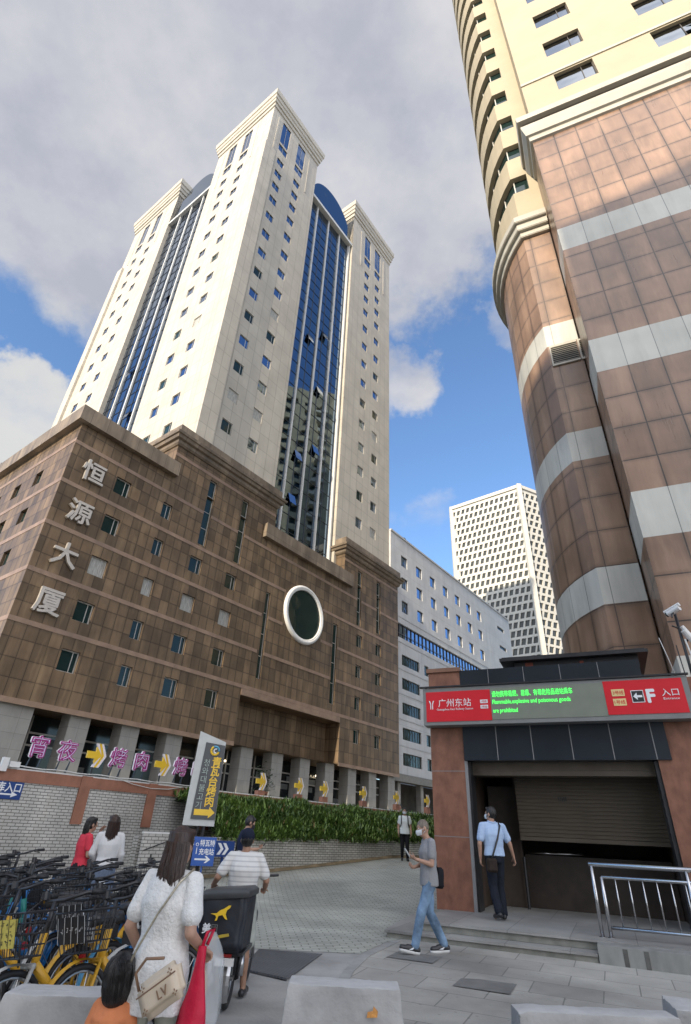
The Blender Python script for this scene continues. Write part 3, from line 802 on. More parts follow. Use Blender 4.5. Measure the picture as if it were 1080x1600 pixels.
# ================================================================== PERFORATED TOWER FAR BEHIND
PK = .665
def perforated():
    base = Vector((72.8, 186.3, 0)) * PK
    T = thing('lattice_tower', 'white tower wrapped in a lattice of small slanted openings far behind the other blocks', 'building', base, 0)
    wm = pmat('white_lattice_panel', (.52, .50, .445), .6, var=.05, scale=.08)
    dk = pmat('lattice_opening', (.035, .04, .036), .3, var=.5, scale=.4)
    ZT = 1.5 + 129.4 * PK; Lv = Vector((-24.6, 20.7, 0)) * PK; Rv = Vector((26, 12.5, 0)) * PK
    def facade(v, ncol, nrow, name, flip):
        mb = MB(); n = Vector((v.y, -v.x, 0)).normalized() * (1 if flip else -1)
        L_ = v.length; cw = L_ / ncol; t = v.normalized(); ch = 3.3 * PK; z0 = ZT - nrow * ch - 1.2
        P = lambda u, z, d=0: tuple(t * u - n * d + Vector((0, 0, z)))
        def Q(*pts):
            if flip: mb.quad(*pts)
            else: mb.quad(*reversed(pts))
        mid = -1.2
        for r in range(nrow):
            zz = z0 + r * ch
            sh = 0 if r % 2 else .5
            for c in range(ncol):
                a = c * cw; b = a + cw; lo = zz; hi = zz + ch
                if sh and c == ncol - 1: mb.mi = 0; Q(P(a, lo), P(b, lo), P(b, hi), P(a, hi)); continue
                hx = cw * .31; cx = a + cw * (.5 + (.38 if sh else 0)); sl = cw * (.12 if flip else -.12)
                k = 1.0 + .28 * max(0, min(1, (nrow * .66 - r) / (nrow * .4)))
                hh = ch * .33 * k ** .5; hx *= k; cz = zz + ch * .5
                
                o = [(cx - hx - sl, cz - hh), (cx + hx - sl, cz - hh), (cx + hx + sl, cz + hh), (cx - hx + sl, cz + hh)]
                aa = a + (cw * .38 if sh else 0); bb = b + (cw * .38 if sh else 0)
                if sh and c == 0: Q(P(a, lo), P(aa, lo), P(aa, hi), P(a, hi))
                if sh and c == ncol - 2: Q(P(bb, lo), P(b + cw, lo), P(b + cw, hi), P(bb, hi)) if False else None
                if sh and c == ncol - 2: bb2 = ncol * cw - cw
                e = [(aa, lo), (bb, lo), (bb, hi), (aa, hi)]
                mb.mi = 0
                for i in range(4):
                    j = (i + 1) % 4; Q(P(*e[i]), P(*e[j]), P(*o[j]), P(*o[i])); Q(P(*o[i]), P(*o[j]), P(*o[j], .25), P(*o[i], .25))
                mb.mi = 1; Q(*[P(*q, .25) for q in o]); mb.mi = 0
                if sh and c == ncol - 2: Q(P(bb, lo), P(b, lo), P(b, hi), P(bb, hi)) if bb < b else None
            if sh:   # close the strip left by the shifted row
                pass
        Q(P(0, ZT - 1.2), P(L_, ZT - 1.2), P(L_, ZT), P(0, ZT)); Q(P(0, 0), P(L_, 0), P(L_, z0), P(0, z0))
        # solid sheet just behind keeps the shell closed
        mb.build(name, [wm, dk], T)
    facade(Lv, 14, 34, 'lattice_wall', False); facade(Rv, 10, 34, 'lattice_wall', True)
    b = MB(); q = [Vector((0, 0, 0)), Rv, Rv + Lv, Lv]
    ce = (Rv + Lv) / 2
    b.prism([tuple(p * .93 + ce * .07) for p in q], 0, ZT - .4)
    b.build('inner_core', pmat('tower_core', (.5, .48, .43), .7), T)
    e = MB(); e.box(-.6, .6, -.6, .6, 0, ZT + .6); e.bar((0, 0, ZT), tuple(Lv + Vector((0, 0, ZT))), .8, 1.0); e.bar((0, 0, ZT), tuple(Rv + Vector((0, 0, ZT))), .8, 1.0)
    e.bar(tuple(Lv), tuple(Lv + Vector((0, 0, ZT + .5))), 1.0); e.build('edge_trim', wm, T)
perforated()
# ================================================================== RIGHT TOWER (granite below, cream above)
SS = 1.0526
P0 = Vector((2.80 * SS, 12.43 * SS, 1.5 * (1 - SS)))
def right_tower():
    o = P0 + dN * 4 * SS
    T = thing('hotel_tower', 'tall cream tower on brown granite base with white stone bands and rounded wing', 'building', o, AZ_B, None, SS)
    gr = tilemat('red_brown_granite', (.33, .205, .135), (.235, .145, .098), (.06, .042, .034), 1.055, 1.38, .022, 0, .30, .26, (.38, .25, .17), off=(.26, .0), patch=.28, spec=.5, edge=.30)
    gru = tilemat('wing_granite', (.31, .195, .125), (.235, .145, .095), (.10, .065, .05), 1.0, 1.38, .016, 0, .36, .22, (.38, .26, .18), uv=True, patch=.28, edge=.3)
    wh = tilemat('white_band_stone', (.56, .55, .49), (.50, .495, .44), (.22, .22, .2), 1.055, 9, .014, 0, .45, .16, (.40, .40, .35), off=(.26, 4.4), patch=.12)
    whu = tilemat('wing_band_stone', (.54, .53, .475), (.48, .475, .425), (.24, .24, .22), 1.0, 9, .016, 0, .45, .2, (.38, .37, .3), uv=True, off=(0, 4.4), patch=.12)
    cr = pmat('cream_render', (.40, .34, .232), .65, var=.07, scale=.5, bump=.06)
    crt = pmat('cream_cornice', (.43, .405, .34), .5, var=.1, scale=.8)
    dk = pmat('cornice_groove', (.10, .075, .06), .6)
    XF = 5.03; XE = 17
    bands = [(4.3, 5.95), (9.55, 11.2), (16.5, 18.2), (24.0, 25.58)]
    w = MB(); b = MB()
    z = -1.0
    for (a, c) in bands + [(33.6, 33.6)]:
        w.quad((XF, 0, z), (XE, 0, z), (XE, 0, a), (XF, 0, a)); w.quad((XF, 2, z), (XF, 0, z), (XF, 0, a), (XF, 2, a))
        if c > a: b.quad((XF, 0, a), (XE, 0, a), (XE, 0, c), (XF, 0, c)); b.quad((XF, 2, a), (XF, 0, a), (XF, 0, c), (XF, 2, c))
        z = c
    w.quad((XE, 0, -1), (XE, 14, -1), (XE, 14, 33.6), (XE, 0, 33.6)); w.quad((XF, 0, 33.6), (XE, 0, 33.6), (XE, 14, 33.6), (XF, 14, 33.6))
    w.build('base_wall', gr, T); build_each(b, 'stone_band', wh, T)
    # joints cut into the front so that the panels read as panels
    j = MB()
    for k in range(12):
        x = XF + 1.055 * (k + 1)
        if x < XE: j.box(x - .014, x + .014, -.004, .01, -1, 33.5)
    # rounded wing
    cx, cy, Rr = 8.1, 6.06, 6.0
    th0 = math.atan2(2 - cy, 3.68 - cx)
    def plan(off):
        pts = [(4.98 + 0 * off, 2 - off)]
        n = 22
        pts.append((3.68 - off * .55, 2 - off))
        for i in range(1, n + 1):
            t = th0 - (th0 + 2 * math.pi - R(95)) * i / n if th0 < 0 else th0 - (th0 - R(95)) * i / n
            pts.append((cx + (Rr + off) * math.cos(t), cy + (Rr + off) * math.sin(t)))
        return pts
    def ringwall(mb, off, z0, z1, soff=None, step=1):
        pts = plan(off); u = 0
        for p, q in zip(pts, pts[1:]):
            d = math.hypot(q[0] - p[0], q[1] - p[1])
            mb.quad((q[0], q[1], z0), (p[0], p[1], z0), (p[0], p[1], z1), (q[0], q[1], z1), uv=((u + d, z0), (u, z0), (u, z1), (u + d, z1))); u += d
    def ringlip(mb, o0, o1, z):
        a = plan(o0); c = plan(o1)
        for i in range(len(a) - 1): mb.quad((*a[i], z), (*a[i + 1], z), (*c[i + 1], z), (*c[i], z))
    wb = [(3.0, 4.3), (8.32, 9.64), (14.14, 15.54), (20.5, 21.8)]
    w = MB(); b = MB(); z = -1.0
    for a, c in wb + [(28.7, 28.7)]:
        ringwall(w, 0, z, a)
        if c > a: ringwall(b, 0, a, c)
        z = c
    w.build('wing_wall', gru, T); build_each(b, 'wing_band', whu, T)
    c = MB(); prof = [(28.6, .0), (28.65, .16), (29.0, .18), (29.05, .34), (29.5, .36), (29.55, .5), (29.95, .52)]
    for (z0, o0), (z1, o1) in zip(prof, prof[1:]):
        if abs(z1 - z0) < .06 and o1 > o0: ringlip(c, o0, o1, z0)
        ringwall(c, o1, z0, z1)
    ringlip(c, .52, -.2, 29.95)
    c.build('wing_cornice', crt, T)
    # cream wing: spandrels and ribbons of window
    sp = MB(); gl = MB(); fr = MB()
    ringwall(sp, 0, 29.9, 33.0)
    k = 0; z = 33.0
    while z < 90:
        ringwall(gl, -.3, z, z + 1.55); ringlip(sp, 0, -.3, z); ringlip(sp, -.3, 0, z + 1.55)
        ringwall(sp, 0, z + 1.55, z + 3.6)
        pts = plan(-.27)
        for i, p in enumerate(pts[1:]):
            if i % 2 == 0: fr.box(p[0] - .03, p[0] + .03, p[1] - .03, p[1] + .03, z, z + 1.55)
        z += 3.6
    sp.box(4.55, 5.4, 1.99, 4, 29.9, 90)
    sp.build('wing_spandrel', cr, T); build_each(gl, 'ribbon_window', M['pane'], T); fr.build('glazing_bar', M['frame'], T)
    # louvred vents low on the flat strip
    for x0, x1 in ((3.74, 4.86), (4.9, 5.0)):
        lv = MB(); z0, z1 = 19.22, 20.42
        if x1 - x0 < .3: x1 = 5.028
        lv.box(x0, x1, 1.93, 1.995, z0, z0 + .1); lv.box(x0, x1, 1.93, 1.995, z1 - .1, z1); lv.box(x0, x0 + .06, 1.93, 1.995, z0 + .1, z1 - .1)
        f = lv.build('louvre_vent', crt, T)
        s = MB(); s.box(x0 + .06, x1 - .01, 1.985, 1.998, z0 + .1, z1 - .1)
        s.build('vent_recess', M['metal_dark'], f)
        s = MB(); n = 9
        for i in range(n):
            zz = z0 + .14 + (z1 - z0 - .24) * i / n; s.quad((x0 + .06, 1.94, zz), (x1 - .01, 1.94, zz), (x1 - .01, 1.982, zz + .07), (x0 + .06, 1.982, zz + .07))
        s.build('slat', crt, f)
    # cornice on the front block
    c = MB()
    cornice(c, XF, XE, 0, 12, [(33.55, .0), (33.6, .12), (33.95, .14), (34.0, .26), (34.5, .42), (34.7, .44)])
    c.build('cornice', crt, T)
    c = MB(); cornice(c, XF, XE, 0, 12, [(34.72, .3), (35.1, .3)]); c.build('cornice_groove', dk, T)
    c = MB(); cornice(c, XF, XE, 0, 12, [(35.1, .56), (35.5, .6), (35.5, .3), (35.52, -.5)]); c.build('cornice_cap', crt, T)
    # cream front
    w = MB(); hs = []; ws = []
    for r in range(12):
        z = 41.2 + 4.72 * r
        for x in (8.4, 13.7): hs.append((x - 1.1, x + 1.1, z - 1.03, z + 1.03)); ws.append((x, z))
    w.holed('x', 1.0, 5.4, XE, 35.0, 92, hs, .3); w.quad((5.4, 6, 33), (5.4, 1, 33), (5.4, 1, 92), (5.4, 6, 92)); w.quad((XE, 1, 33), (XE, 14, 33), (XE, 14, 92), (XE, 1, 92))
    w.box(5.42, XE - .02, 1.31, 14, 90, 92)
    w.build('tower_wall', cr, T)
    t = MB(); t.box(5.38, XE, .93, .999, 42.35, 42.6); t.box(5.38, XE, .96, .999, 37.3, 37.36); build_each(t, 'string_course', crt, T)
    for i, (x, z) in enumerate(ws): window(T, 'x', x, z, 2.2, 2.06, 1.0, .2, (1, 0), 'pane_grey', 'frame_dark')
    cm = MB(); cm.poly([(14.2, .75, 40.4), (15.0, .75, 40.4), (15.0, 1.1, 41.4), (14.2, 1.1, 41.4)]); cm.build('open_casement', M['pane'], T)
right_tower()

# ================================================================== ADDED BUILDING (unseen behind the viewer, put there to shade the square)
def shade_block():
    sh = Vector((math.cos(SUN_AZ), math.sin(SUN_AZ), 0)); lv = Vector((-sh.y, sh.x, 0))     # lv points right as seen by the camera side
    if lv.x < 0: lv = -lv
    T = thing('office_block', 'added tan office block with punched windows, unseen behind the viewer, shading the square', 'building', sh * 46, math.atan2(lv.y, lv.x))
    wl = tilemat('tan_facade', (.46, .38, .27), (.42, .35, .25), (.3, .25, .18), 3.6, 3.4, .03, 0, .6, .1, None, bump=.1)
    x0, x1 = -23.0, 26.0; XS = -.3; zt = lambda x: 56.7 + .32 * (x - XS)  # roof step and slope shaped to set where the shadow edge falls
    hs = []
    for r in range(13):
        for k in range(13):
            a = x0 + 1.4 + k * 3.6; hs.append((a, a + 1.7, 3 + r * 3.4, 5 + r * 3.4))
    w = MB(); w.box(x0, x1, -14, -.35, -1, 47.4)
    m2 = MB(); m2.holed('x', 0, -x1, -x0, -1, 47.4, [(-h[1], -h[0], h[2], h[3]) for h in hs], .3)
    base = len(w.v); w.v += [(-v[0], -v[1], v[2]) for v in m2.v]; w.f += [tuple(base + i for i in f) for f in m2.f]; w.m += m2.m
    w.box(x0, XS, -14, 0, 47.4, 51.6)
    w.prism([(0, 0), (1, 0), (1, 1), (0, 1)], 0, 0) if False else None
    A = [(XS + .002, y, z) for y, z in ((0, 47.4), (-14, 47.4), (-14, zt(XS)), (0, zt(XS)))]; B = [(x1, y, z) for y, z in ((0, 47.4), (-14, 47.4), (-14, zt(x1)), (0, zt(x1)))]
    w.poly(A); w.poly(B[::-1])
    for k in range(4): w.quad(A[k], B[k], B[(k + 1) % 4], A[(k + 1) % 4])
    w.build('wall', wl, T)
    g = MB(); g.quad((x1 - .2, -.3, -1), (x0 + .2, -.3, -1), (x0 + .2, -.3, 47), (x1 - .2, -.3, 47)); g.build('glazing', M['pane'], T)['kind'] = 'stuff'
shade_block()
def apartment():
    # stands east of the square, out of frame: the glass bays mirror it
    T = thing('apartment_tower', 'pale yellow apartment tower with rows of dark windows, mirrored in the glass bays', 'building', (50, 36, 0), 0)
    wl = tilemat('yellow_render', (.50, .42, .26), (.44, .37, .23), (.3, .26, .17), 3.2, 3.1, .03, 0, .7, .25, None, patch=.2, bump=.1)
    hs = []
    for r in range(30):
        for k in range(10): hs.append((1.2 + k * 4.2, 3.4 + k * 4.2 - (k % 3) * .5, 4 + r * 3.1, 5.7 + r * 3.1))
    w = MB(); w.holed('y', 0, 0, 44, -1, 99, hs, .5); w.box(.6, 16, 0.01, 43.99, -1, 98.9); w.box(4, 12, 12, 30, 98.9, 104)
    w.build('wall', wl, T)
    g = MB(); g.quad((.52, 43.9, -1), (.52, .1, -1), (.52, .1, 98.8), (.52, 43.9, 98.8)); g.build('glazing', M['pane'], T)['kind'] = 'stuff'
    b = MB()
    for r in range(30):
        for k in (2, 5, 8): b.box(-1.1, -.005, .9 + k * 4.2, 3.4 + k * 4.2, 3.0 + r * 3.1, 3.9 + r * 3.1)
    b.build('balcony', pmat('balcony_render', (.55, .5, .38), .7), T)['kind'] = 'stuff'
apartment()

# ================================================================== GROUND
def smooth(a, b, x):
    t = max(0, min(1, (x - a) / (b - a))); return t * t * (3 - 2 * t)
def gh(x, y):
    h = .05 * smooth(6.5, 11, y)
    return h + .083 * max(0, min(y, 24.4) - 15.5) * smooth(-6.0, -3.6, x) if y > 15.5 else h
def sheet(name, xs, ys, dz, mat, keep=None):
    v = []; f = []; idx = {}
    for i, x in enumerate(xs):
        for j, y in enumerate(ys): idx[i, j] = len(v); v.append((x, y, gh(x, y) + dz))
    for i in range(len(xs) - 1):
        for j in range(len(ys) - 1):
            if keep is None or keep((xs[i] + xs[i + 1]) / 2, (ys[j] + ys[j + 1]) / 2): f.append((idx[i, j], idx[i + 1, j], idx[i + 1, j + 1], idx[i, j + 1]))
    me = bpy.data.meshes.new(name); me.from_pydata(v, [], f); me.materials.append(mat); me.update()
    return tag(link_mesh(name, me), kind='structure')
def fr_(a, b, n): return [a + (b - a) * i / n for i in range(n + 1)]
asph = pmat('worn_concrete', (.32, .315, .295), .85, var=.28, scale=.9, bump=.25, bscale=30, detail=9)
sheet('ground', [-3000, -400, -80, -30, -14] + fr_(-10, 12, 44) + [16, 30, 80, 400, 3000], [-3000, -400, -60, -10, 0, 3] + fr_(6, 27, 42) + [35, 60, 120, 400, 3000], 0, asph)
# paving: small setts on the ramp, big slabs on the walk
def slabmat(name, c1, c2, mort, w, h, ang, gap, off=.5, stain=.2, rough=.75):
    m, nt, N, L, b = nodes(name)
    tc = N.new('ShaderNodeTexCoord'); mp = N.new('ShaderNodeMapping'); mp.inputs['Rotation'].default_value = (0, 0, ang); L.new(tc.outputs['Object'], mp.inputs[0])
    br = N.new('ShaderNodeTexBrick'); L.new(mp.outputs[0], br.inputs['Vector']); br.offset = off
    br.inputs['Color1'].default_value = c1 + (1,); br.inputs['Color2'].default_value = c2 + (1,); br.inputs['Mortar'].default_value = mort + (1,)
    br.inputs['Scale'].default_value = 1; br.inputs['Brick Width'].default_value = w; br.inputs['Row Height'].default_value = h; br.inputs['Mortar Size'].default_value = gap
    n = N.new('ShaderNodeTexNoise'); n.inputs['Scale'].default_value = .8; n.inputs['Detail'].default_value = 9; n.inputs['Roughness'].default_value = .68; L.new(tc.outputs['Object'], n.inputs['Vector'])
    mr = N.new('ShaderNodeMapRange'); L.new(n.outputs['Fac'], mr.inputs['Value']); mr.inputs['From Min'].default_value = .3; mr.inputs['From Max'].default_value = .7
    mr.inputs['To Min'].default_value = 1 - stain; mr.inputs['To Max'].default_value = 1 + stain
    vo = N.new('ShaderNodeTexVoronoi'); vo.inputs['Scale'].default_value = 5.5; L.new(tc.outputs['Object'], vo.inputs['Vector'])      # trodden gum and drips
    vr = N.new('ShaderNodeMapRange'); L.new(vo.outputs['Distance'], vr.inputs['Value']); vr.inputs['From Min'].default_value = .07; vr.inputs['From Max'].default_value = .12; vr.inputs['To Min'].default_value = .72
    nl = N.new('ShaderNodeTexNoise'); nl.inputs['Scale'].default_value = .33; nl.inputs['Detail'].default_value = 5; nl.inputs['Distortion'].default_value = .6; L.new(tc.outputs['Object'], nl.inputs['Vector'])
    nr = N.new('ShaderNodeMapRange'); L.new(nl.outputs['Fac'], nr.inputs['Value']); nr.inputs['From Min'].default_value = .38; nr.inputs['From Max'].default_value = .6; nr.inputs['To Min'].default_value = .74; nr.inputs['To Max'].default_value = 1.06
    m1 = N.new('ShaderNodeMath'); m1.operation = 'MULTIPLY'; L.new(vr.outputs[0], m1.inputs[0]); L.new(nr.outputs[0], m1.inputs[1])
    m2 = N.new('ShaderNodeMath'); m2.operation = 'MULTIPLY'; L.new(mr.outputs[0], m2.inputs[0]); L.new(m1.outputs[0], m2.inputs[1])
    mx = N.new('ShaderNodeMix'); mx.data_type = 'RGBA'; mx.blend_type = 'MULTIPLY'; mx.inputs[0].default_value = 1
    L.new(br.outputs['Color'], mx.inputs[6]); L.new(m2.outputs[0], mx.inputs[7]); L.new(mx.outputs[2], b.inputs['Base Color'])
    b.inputs['Roughness'].default_value = rough
    n2 = N.new('ShaderNodeTexNoise'); n2.inputs['Scale'].default_value = 45; n2.inputs['Detail'].default_value = 3; L.new(tc.outputs['Object'], n2.inputs['Vector'])
    ad = N.new('ShaderNodeMath'); ad.operation = 'MULTIPLY_ADD'; L.new(br.outputs['Fac'], ad.inputs[0]); ad.inputs[1].default_value = -1.5; L.new(n2.outputs['Fac'], ad.inputs[2])
    bp = N.new('ShaderNodeBump'); bp.inputs['Strength'].default_value = .35; bp.inputs['Distance'].default_value = .01; L.new(ad.outputs[0], bp.inputs['Height']); L.new(bp.outputs[0], b.inputs['Normal'])
    return m
setts = slabmat('grey_setts', (.44, .445, .385), (.375, .38, .325), (.20, .205, .175), .24, .12, R(-8), .010, stain=.16)
slabs = slabmat('grey_slabs', (.385, .375, .335), (.315, .305, .275), (.20, .195, .175), .80, .60, -AZ_B, .008, stain=.22)
dslab = pmat('dark_slab', (.17, .17, .16), .7, var=.2, scale=3, bump=.2)
edge = [(1.16, 10.95), (.58, 9.66), (.33, 8.73), (.12, 7.54), (-.2, 6.0), (-.9, 2.5)]
def edge_x(y):
    for (x0, y0), (x1, y1) in zip(edge, edge[1:]):
        if y1 <= y <= y0: return x1 + (x0 - x1) * (y - y1) / (y0 - y1)
    return edge[0][0] if y > edge[0][1] else edge[-1][0]
def strip(name, rows, dz, mat):
    v = []; f = []
    for (y, xa, xb) in rows:
        n = 8
        for i in range(n + 1): x = xa + (xb - xa) * i / n; v.append((x, y, gh(x, y) + dz))
    k = 9
    for r in range(len(rows) - 1):
        for i in range(8): a = r * k + i; f.append((a, a + 1, a + k + 1, a + k))
    me = bpy.data.meshes.new(name); me.from_pydata(v, [], f); me.materials.append(mat); me.update()
    return tag(link_mesh(name, me), kind='structure')
ys = fr_(2.5, 10.95, 20)
strip('sidewalk', [(y, edge_x(y), 9.0) for y in ys] + [(11.6, 1.4, 9), (12.6, 1.9, 9)], .004, slabs)
lowx = lambda y: -5.2 + 0.0 * y
strip('driveway_paving', [(y, -2.6 if y < 12.5 else -5.2, edge_x(y) - .12 if y < 11 else edge_x(10.9) + (y - 10.9) * .42 + (.0 if y < 14 else (y - 14) * .5)) for y in fr_(9.8, 28, 36)], .004, setts)
kb = MB()
for (x0, y0), (x1, y1) in zip(edge[:4], edge[1:5]):
    d = Vector((x1 - x0, y1 - y0, 0)).normalized(); n = Vector((-d.y, d.x, 0)) * .07
    a = Vector((x0, y0, gh(x0, y0) + .003)); b_ = Vector((x1, y1, gh(x1, y1) + .003))
    kb.bar(a, b_, .13, .02)
tag(kb.build('kerb_edge', pmat('kerb_stone', (.30, .30, .28), .8, var=.2, scale=3)), kind='structure')
for (u, w_, y) in ((1.95, .0, 8.35), (1.3, 0, 9.75)):
    mb = MB(); c = Vector((u, y, 0)); e1 = dB * .33; e2 = dN * .28
    mb.quad(*[tuple(c + e1 * a + e2 * b_ + Vector((0, 0, gh(c.x, c.y) + .009))) for a, b_ in ((-1, -1), (1, -1), (1, 1), (-1, 1))])
    tag(mb.build('dark_paving_slab', dslab), kind='structure')

# steel road plate
rp = MB(); pts = [(-.93, 9.78), (-.02, 9.66), (-.42, 8.1), (-1.0, 8.5)]
rp.prism(list(reversed(pts)), .026, .046)
o = rp.build('road_plate', slabmat('chequer_plate', (.085, .09, .10), (.07, .075, .085), (.13, .13, .13), .05, .05, R(40), .006, stain=.35, rough=.55))
tag(o, 'dark steel plate lying on the ground beside the delivery bike', 'steel plate')

# ================================================================== TERRACE, WALLS
W0 = Vector((-7.76, 18.04, 0))
def WA(u, n=0, z=0): return W0 + dA * u + dL * n + Vector((0, 0, z))
tb = MB(); tb.box(-16, 70, .36, 60, -.5, 2.55)
tag(tb.build('terrace', pmat('terrace_paving', (.22, .21, .195), .8, var=.2, scale=.6), None, W0, (0, 0, AZ_A)), kind='structure')
def high_wall():
    T = thing('tiled_wall', 'tall retaining wall of narrow white tiles with terracotta piers and coping', 'wall', W0, AZ_A)
    w = MB(); w.box(-16, 34, 0, .3, -.3, 2.36); w.build('wall_face', M['white_tile'], T)
    c = MB(); c.box(-16, 34, -.035, .34, 2.36, 2.66)
    c.build('coping_band', M['terracotta'], T)
    for u in (-3.6, .41, 2.83, 5.3, 7.7):
        p = MB(); p.box(u - .17, u + .17, -.06, -.001, 1.42, 2.359); p.box(u - .17, u + .17, -.062, -.036, 2.359, 2.68); p.build('pier', M['terracotta'], T)
    c = MB(); c.box(-16, 34, -.02, .3, 2.66, 2.70); c.build('coping_top', M['white_paint'], T)
high_wall()
def cable():
    mb = MB()
    pts = [WA(-2.1 + .35 * i, -.08, 2.74 + .015 * math.sin(i * 1.7)) for i in range(22)]
    mb.tube(pts, .018, 6); mb.tube([WA(1.4, -.07, 2.72), WA(2.0, -.09, 2.60), WA(2.7, -.09, 2.53), WA(3.4, -.09, 2.56), WA(4.2, -.07, 2.70)], .012, 6)
    tag(mb.build('cable', M['pipe_white'], smooth=True), 'white cable running and sagging along the coping of the tall tiled wall', 'cable')
    t = MB(); t.box(-.16, .12, -.06, .1, 0, .14); t.box(-.36, -.2, -.05, .07, -.12, .22)
    o = t.build('junction_box', M['white_paint'], None, WA(-1.85, -.1, 2.70), (0, 0, AZ_A)); tag(o, 'small white junction box at the near end of the tall wall coping', 'junction box')
cable()
LOW = [(-5.03, 16.66), (-4.4, 17.4), (-3.4, 18.25), (-2.0, 19.55), (-.5, 21.1), (1.1, 22.95), (3.0, 24.95), (5.2, 26.5), (8.0, 27.6)]
def curve(pts, n=6):
    out = []
    for i in range(len(pts) - 1):
        p0 = pts[max(0, i - 1)]; p1 = pts[i]; p2 = pts[i + 1]; p3 = pts[min(len(pts) - 1, i + 2)]
        for k in range(n):
            t = k / n
            out.append(tuple(.5 * (2 * p1[a] + (p2[a] - p0[a]) * t + (2 * p0[a] - 5 * p1[a] + 4 * p2[a] - p3[a]) * t * t + (3 * p1[a] - p0[a] - 3 * p2[a] + p3[a]) * t ** 3) for a in (0, 1)))
    return out + [pts[-1]]
LC = curve(LOW)
def low_top(i): return 1.22 + .2 * i / len(LC)
def low_wall():
    T = thing('planter_wall', 'low curved planter wall of white tiles along the ramp under the hedge', 'wall', (0, 0, 0))
    w = MB(); u = 0
    nr = []
    for i, p in enumerate(LC):
        a = LC[max(0, i - 1)]; b = LC[min(len(LC) - 1, i + 1)]; d = Vector((b[0] - a[0], b[1] - a[1], 0)).normalized(); nr.append(Vector((-d.y, d.x, 0)))
    for i in range(len(LC) - 1):
        p, q = LC[i], LC[i + 1]; d = math.hypot(q[0] - p[0], q[1] - p[1]); za, zb = low_top(i), low_top(i + 1)
        w.quad((*p, -.1), (*q, -.1), (*q, zb), (*p, za), uv=((u, -.1), (u + d, -.1), (u + d, zb), (u, za)))
        P2 = Vector((*p, za)) + nr[i] * .25; Q2 = Vector((*q, zb)) + nr[i + 1] * .25
        w.quad((*p, za), (*q, zb), Q2, P2, uv=((u, 0), (u + d, 0), (u + d, .25), (u, .25)))
        w.quad((Q2.x, Q2.y, -.1), (P2.x, P2.y, -.1), P2, Q2, uv=((u + d, -.1), (u, -.1), (u, za), (u + d, zb)))
        u += d
    p = LC[0]; P2 = Vector((*p, 0)) + nr[0] * .25
    w.quad((P2.x, P2.y, -.1), (*p, -.1), (*p, low_top(0)), (P2.x, P2.y, low_top(0)), uv=((0, -.1), (.25, -.1), (.25, 1.2), (0, 1.2)))
    w.build('wall_face', M['white_tile_uv'], T)
    b = MB()
    for i in range(0, len(LC) - 1):
        p, q = LC[i], LC[i + 1]
        o = -nr[i] * .06; o2 = -nr[i + 1] * .06
        b.quad((p[0] + o.x, p[1] + o.y, gh(*p) + .012), (q[0] + o2.x, q[1] + o2.y, gh(*q) + .012), (*q, gh(*q) + .09), (*p, gh(*p) + .09))
    b.build('skirting', pmat('worn_yellow_skirting', (.22, .17, .10), .8, var=.4, scale=2), T)
low_wall()
